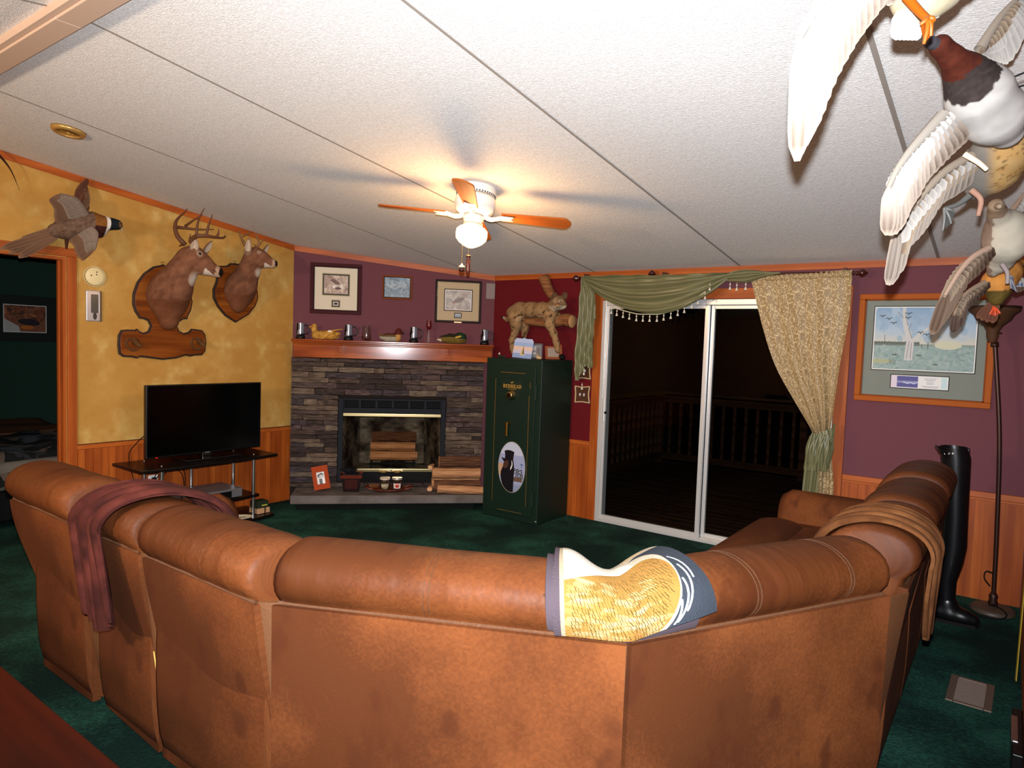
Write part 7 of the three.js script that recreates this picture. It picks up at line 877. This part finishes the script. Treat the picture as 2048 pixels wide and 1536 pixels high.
// ---------------------------------------------------------------- torchiere, rubber boot, floor things
{
  const t = thing('torchiere_lamp', 'slim bronze torchiere floor lamp with a bowl shade by the purple wall', 'floor lamp', [5.275, 0, 0.215]), br = std(0x3a2018, 0.4, { metalness: 0.5 });
  mesh('base', lathe([[0, 0.001], [0.112, 0.001], [0.116, 0.01], [0.112, 0.024], [0.1, 0.034], [0.03, 0.042], [0, 0.044]], 40), std(0x4a3c30, 0.5), t); mesh('pole_foot', lathe([[0, 0.042], [0.022, 0.042], [0.026, 0.06], [0.02, 0.08], [0.024, 0.1], [0.014, 0.12], [0, 0.12]], 20), br, t);
  mesh('pole', tube([[0, 0.1, 0], [-0.008, 0.5, 0], [-0.03, 1.05, 0], [-0.085, 1.6, 0]], 0.0125, 40, 12), br, t); mesh('collar', lathe([[0, 0], [0.02, 0], [0.022, 0.01], [0.018, 0.03], [0, 0.03]], 20).translate(-0.086, 1.575, 0), br, t);
  mesh('shade', lathe([[0.02, 1.59], [0.03, 1.62], [0.034, 1.66], [0.05, 1.69], [0.085, 1.72], [0.1, 1.75], [0.128, 1.775], [0.13, 1.79], [0.124, 1.79], [0.095, 1.76], [0.08, 1.73], [0.045, 1.7], [0.028, 1.67], [0, 1.66]], 40).translate(-0.1, 0.01, 0), std(0x4e3422, 0.6), t); mesh('shade_rim', lathe([[0.132, 1.787], [0.133, 1.802], [0.122, 1.803], [0.1, 1.79]], 40).translate(-0.1, 0.01, 0), std(0x2c1a14, 0.4), t);
  mesh('switch_stem', tube([[-0.08, 1.66, 0.02], [-0.055, 1.655, 0.035]], 0.004, 6, 6), br, t); mesh('cord_loop', tube([[-0.02, 0.16, 0.02], [-0.05, 0.2, 0.02], [-0.045, 0.24, 0.01], [-0.01, 0.235, 0.0]], 0.004, 16, 6), M.black, t);
  mesh('cord', tube([[0.0, 0.06, 0.04], [0.06, 0.045, 0.09], [0.06, 0.02, 0.13], [-0.02, 0.0045, 0.15], [-0.13, 0.0045, 0.10], [-0.2, 0.0045, -0.02], [-0.26, 0.0045, -0.12]], 0.0042, 40, 6), M.black, t);
  const b = thing('rubber_hip_boot', 'tall black rubber hip boot standing behind the sofa', 'boot', [5.085, 0, 0.56]), rub = phys(0x0b0b0d, 0.32, { clearcoat: 0.2 });
  const ring = (x, y, rx, rz) => { const l = []; for (let i = 0; i < 28; i++) { const a = i / 28 * Math.PI * 2; l.push(V(x + Math.cos(a) * rx, y, Math.sin(a) * rz)); } return l; };
  mesh('shaft', loft([[-0.02, 0.08, 0.055, 0.045], [-0.028, 0.15, 0.046, 0.044], [-0.03, 0.24, 0.05, 0.05], [-0.018, 0.34, 0.062, 0.06], [-0.008, 0.44, 0.064, 0.064], [-0.01, 0.6, 0.062, 0.066], [-0.02, 0.8, 0.068, 0.075], [-0.03, 0.94, 0.075, 0.08], [-0.04, 1.0, 0.068, 0.082]].map(a => ring(...a)), false), rub, b);
  mesh('foot', blob([[[-0.05, 0.055, 0, 0.05], [0.0, 0.05, 0, 0.048], [0.06, 0.042, 0, 0.04], [0.105, 0.036, 0, 0.034]], [[-0.02, 0.11, 0, 0.048]]], 0.007, 0.03, () => new THREE.Color(0x0c0b0c), (p, d) => Math.max(d, 0.016 - p[1])), phys(0xffffff, 0.32, { vertexColors: true }), b);
  mesh('sole', extrude([[-0.1, -0.045], [-0.04, -0.05], [0.06, -0.048], [0.12, -0.04], [0.142, 0], [0.12, 0.04], [0.06, 0.048], [-0.04, 0.05], [-0.1, 0.045], [-0.112, 0]], 0.016, 0.001).rotateX(-Math.PI / 2).translate(0, 0.001, 0), std(0x17120f, 0.7), b);
  mesh('top_flap', sheet((u, v) => { const a = lerp(1.8, 4.6, u); return V(-0.04 + Math.cos(a) * (0.072 + 0.02 * v), 0.97 + 0.03 * v - 0.05 * Math.abs(u - 0.5) , Math.sin(a) * (0.084 + 0.01 * v)); }, 20, 6, 0.004), rub, b); for (let i = 0; i < 3; i++) mesh('eyelet', new THREE.TorusGeometry(0.004, 0.0015, 6, 12).translate(-0.075 + i * 0.018, 0.965 + i * 0.003, 0.083), M.chrome, b); mesh('belt_tab', bx(0.018, 0.036, 0.93, 1.0, -0.02, 0.02, 0.006), rub, b);
  const v = thing('floor_register', 'beige metal floor register set in the green carpet', 'floor vent', [5.222, 0, 1.49], -0.02); const vm = std(0x6b5a4c, 0.45, { metalness: 0.3 }), vs = std(0x9c8e82, 0.35, { metalness: 0.5 });
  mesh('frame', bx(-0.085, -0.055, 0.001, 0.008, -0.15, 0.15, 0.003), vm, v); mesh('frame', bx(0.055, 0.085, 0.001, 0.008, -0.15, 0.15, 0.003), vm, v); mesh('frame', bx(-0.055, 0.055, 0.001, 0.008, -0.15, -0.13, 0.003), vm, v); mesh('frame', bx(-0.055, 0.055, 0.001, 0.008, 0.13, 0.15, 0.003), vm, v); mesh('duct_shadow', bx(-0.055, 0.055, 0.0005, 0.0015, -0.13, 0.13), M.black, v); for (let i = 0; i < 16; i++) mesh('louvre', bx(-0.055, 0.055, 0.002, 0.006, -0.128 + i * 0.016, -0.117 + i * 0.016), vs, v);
  const ys = thing('yellow_yardstick', 'thin yellow stick leaning against the dark wainscot', 'stick', [5.39, 0, 1.2]); mesh('stick', slab([-0.004, 0.001, -0.01], [0.0, 0.001, 0.01], [0.014, 0.7, -0.26], [0.01, 0.7, -0.28], [-0.003, 0, 0]), std(0xb8962c, 0.6), ys);
  const bc = thing('black_case', 'low black case on the carpet against the wainscot', 'case', [5.385, 0, 1.98]); mesh('case', bx(-0.018, 0.018, 0.001, 0.11, -0.2, 0.2, 0.006), phys(0x0a0a0c, 0.35), bc); mesh('clasp', bx(-0.02, 0.0, 0.105, 0.112, -0.12, 0.1), M.chrome, bc);
  const tb = thing('dining_table', 'reddish brown polished wooden dining table near the sofa', 'table', [3.0, 0, 5.25]); const tm = phys(lin(0.42, 0.28, 0.2), 0.4, { map: tDark, specularIntensity: 0.2 });
  for (let i = 0; i < 5; i++) mesh('top_plank', bx(-1.12, 1.12, 0.715, 0.74, -0.645 + i * 0.25, -0.397 + i * 0.25, 0.004), tm, tb); mesh('apron', bx(-0.98, 0.98, 0.63, 0.714, -0.5, -0.47), tm, tb); mesh('apron', bx(-0.98, 0.98, 0.63, 0.714, 0.42, 0.45), tm, tb); for (const x of [-0.96, 0.96]) for (const z of [-0.48, 0.44]) mesh('leg', merge([bx(x - 0.045, x + 0.045, 0.52, 0.714, z - 0.045, z + 0.045, 0.004), lathe([[0, 0.001], [0.022, 0.001], [0.028, 0.06], [0.024, 0.1], [0.038, 0.3], [0.03, 0.46], [0.042, 0.5], [0.042, 0.52], [0, 0.52]], 20).translate(x, 0, z)]), tm, tb);
}
{ // bedroom: bed with camouflage cover, picture
  const tCamo = dataTex(256, 256, (u, v) => { const a = fbm(u, v, 5, 5, 4, 501), b = fbm(u, v, 9, 7, 3, 507); return a > 0.58 ? [92, 78, 66] : b > 0.6 ? [70, 76, 80] : b > 0.5 ? [44, 44, 46] : [24, 26, 26]; }, 0.9, 0.9);
  const b = thing('bed', 'bed with dark camouflage cover seen through the doorway', 'bed', [-1.65, 0, 3.1]);
  mesh('bed_base', bx(-1.0, 1.0, 0.05, 0.28, -0.75, 0.75, 0.02), M.black, b); mesh('mattress', bx(-1.02, 1.02, 0.28, 0.5, -0.78, 0.78, 0.05), std(0x6a6258, 0.9), b); mesh('camo_cover', sheet((u, v) => { const x = lerp(-0.15, 1.07, u), e = smooth(0.88, 1, u), s = Math.max(smooth(0.1, 0, v), smooth(0.9, 1, v)); return V(Math.min(x, 1.05), 0.545 + 0.014 * Math.sin(u * 15 + v * 9) + 0.012 * Math.sin(v * 23) - 0.24 * e - 0.2 * s, lerp(-0.82, 0.82, v)); }, 40, 40, 0.012, 1.2, 1.6), std(0xffffff, 0.95, { map: tCamo }), b);
  mesh('brown_blanket', sheet((u, v) => { const s = Math.max(smooth(0.1, 0, v), smooth(0.9, 1, v)); return V(lerp(-1.05, -0.14, u), 0.56 + 0.012 * Math.sin(u * 9 + v * 6) - 0.2 * s, lerp(-0.82, 0.82, v)); }, 20, 30, 0.015), std(0x5c3a24, 0.95), b); for (const x of [-0.95, 0.95]) for (const z of [-0.7, 0.7]) mesh('leg', cyl(0.03, 0.03, 0.05, 12, x, 0.001, z), M.black, b);
  const map = canvasTex(256, 180, (g, w, h) => { g.fillStyle = '#7a4a34'; g.fillRect(0, 0, w, h); speck(g, w, h * 0.55, 120, ['#8a4a2c', '#5c3424', '#a8684a', '#3c2620'], 20, 77); g.fillStyle = '#a8a49c'; g.beginPath(); g.moveTo(0, 90); g.lineTo(90, 140); g.lineTo(100, 180); g.lineTo(0, 180); g.fill(); g.fillStyle = '#2c2226'; g.beginPath(); g.ellipse(150, 112, 66, 22, 0.1, 0, 7); g.fill(); g.fillStyle = '#b0602a'; g.beginPath(); g.ellipse(140, 146, 40, 14, 0, 0, 7); g.fill(); g.strokeStyle = '#cfcac2'; g.lineWidth = 10; g.strokeRect(0, 0, w, h); });
  const f = thing('bedroom_picture', 'black framed picture with a russet scene on the dark bedroom wall', 'picture', [-3.018, 1.585, 2.42], Math.PI / 2); mesh('frame', bx(-0.29, 0.29, -0.235, 0.235, 0, 0.02, 0.004), std(0x1c1e1c, 0.6), f); mesh('print', new THREE.PlaneGeometry(0.385, 0.285).translate(0, 0, 0.0215), std(0xffffff, 0.6, { map }), f);
}

scene.traverse(o => { if (o.isMesh) { o.castShadow = true; o.receiveShadow = true; } });
renderer.render(scene, camera);
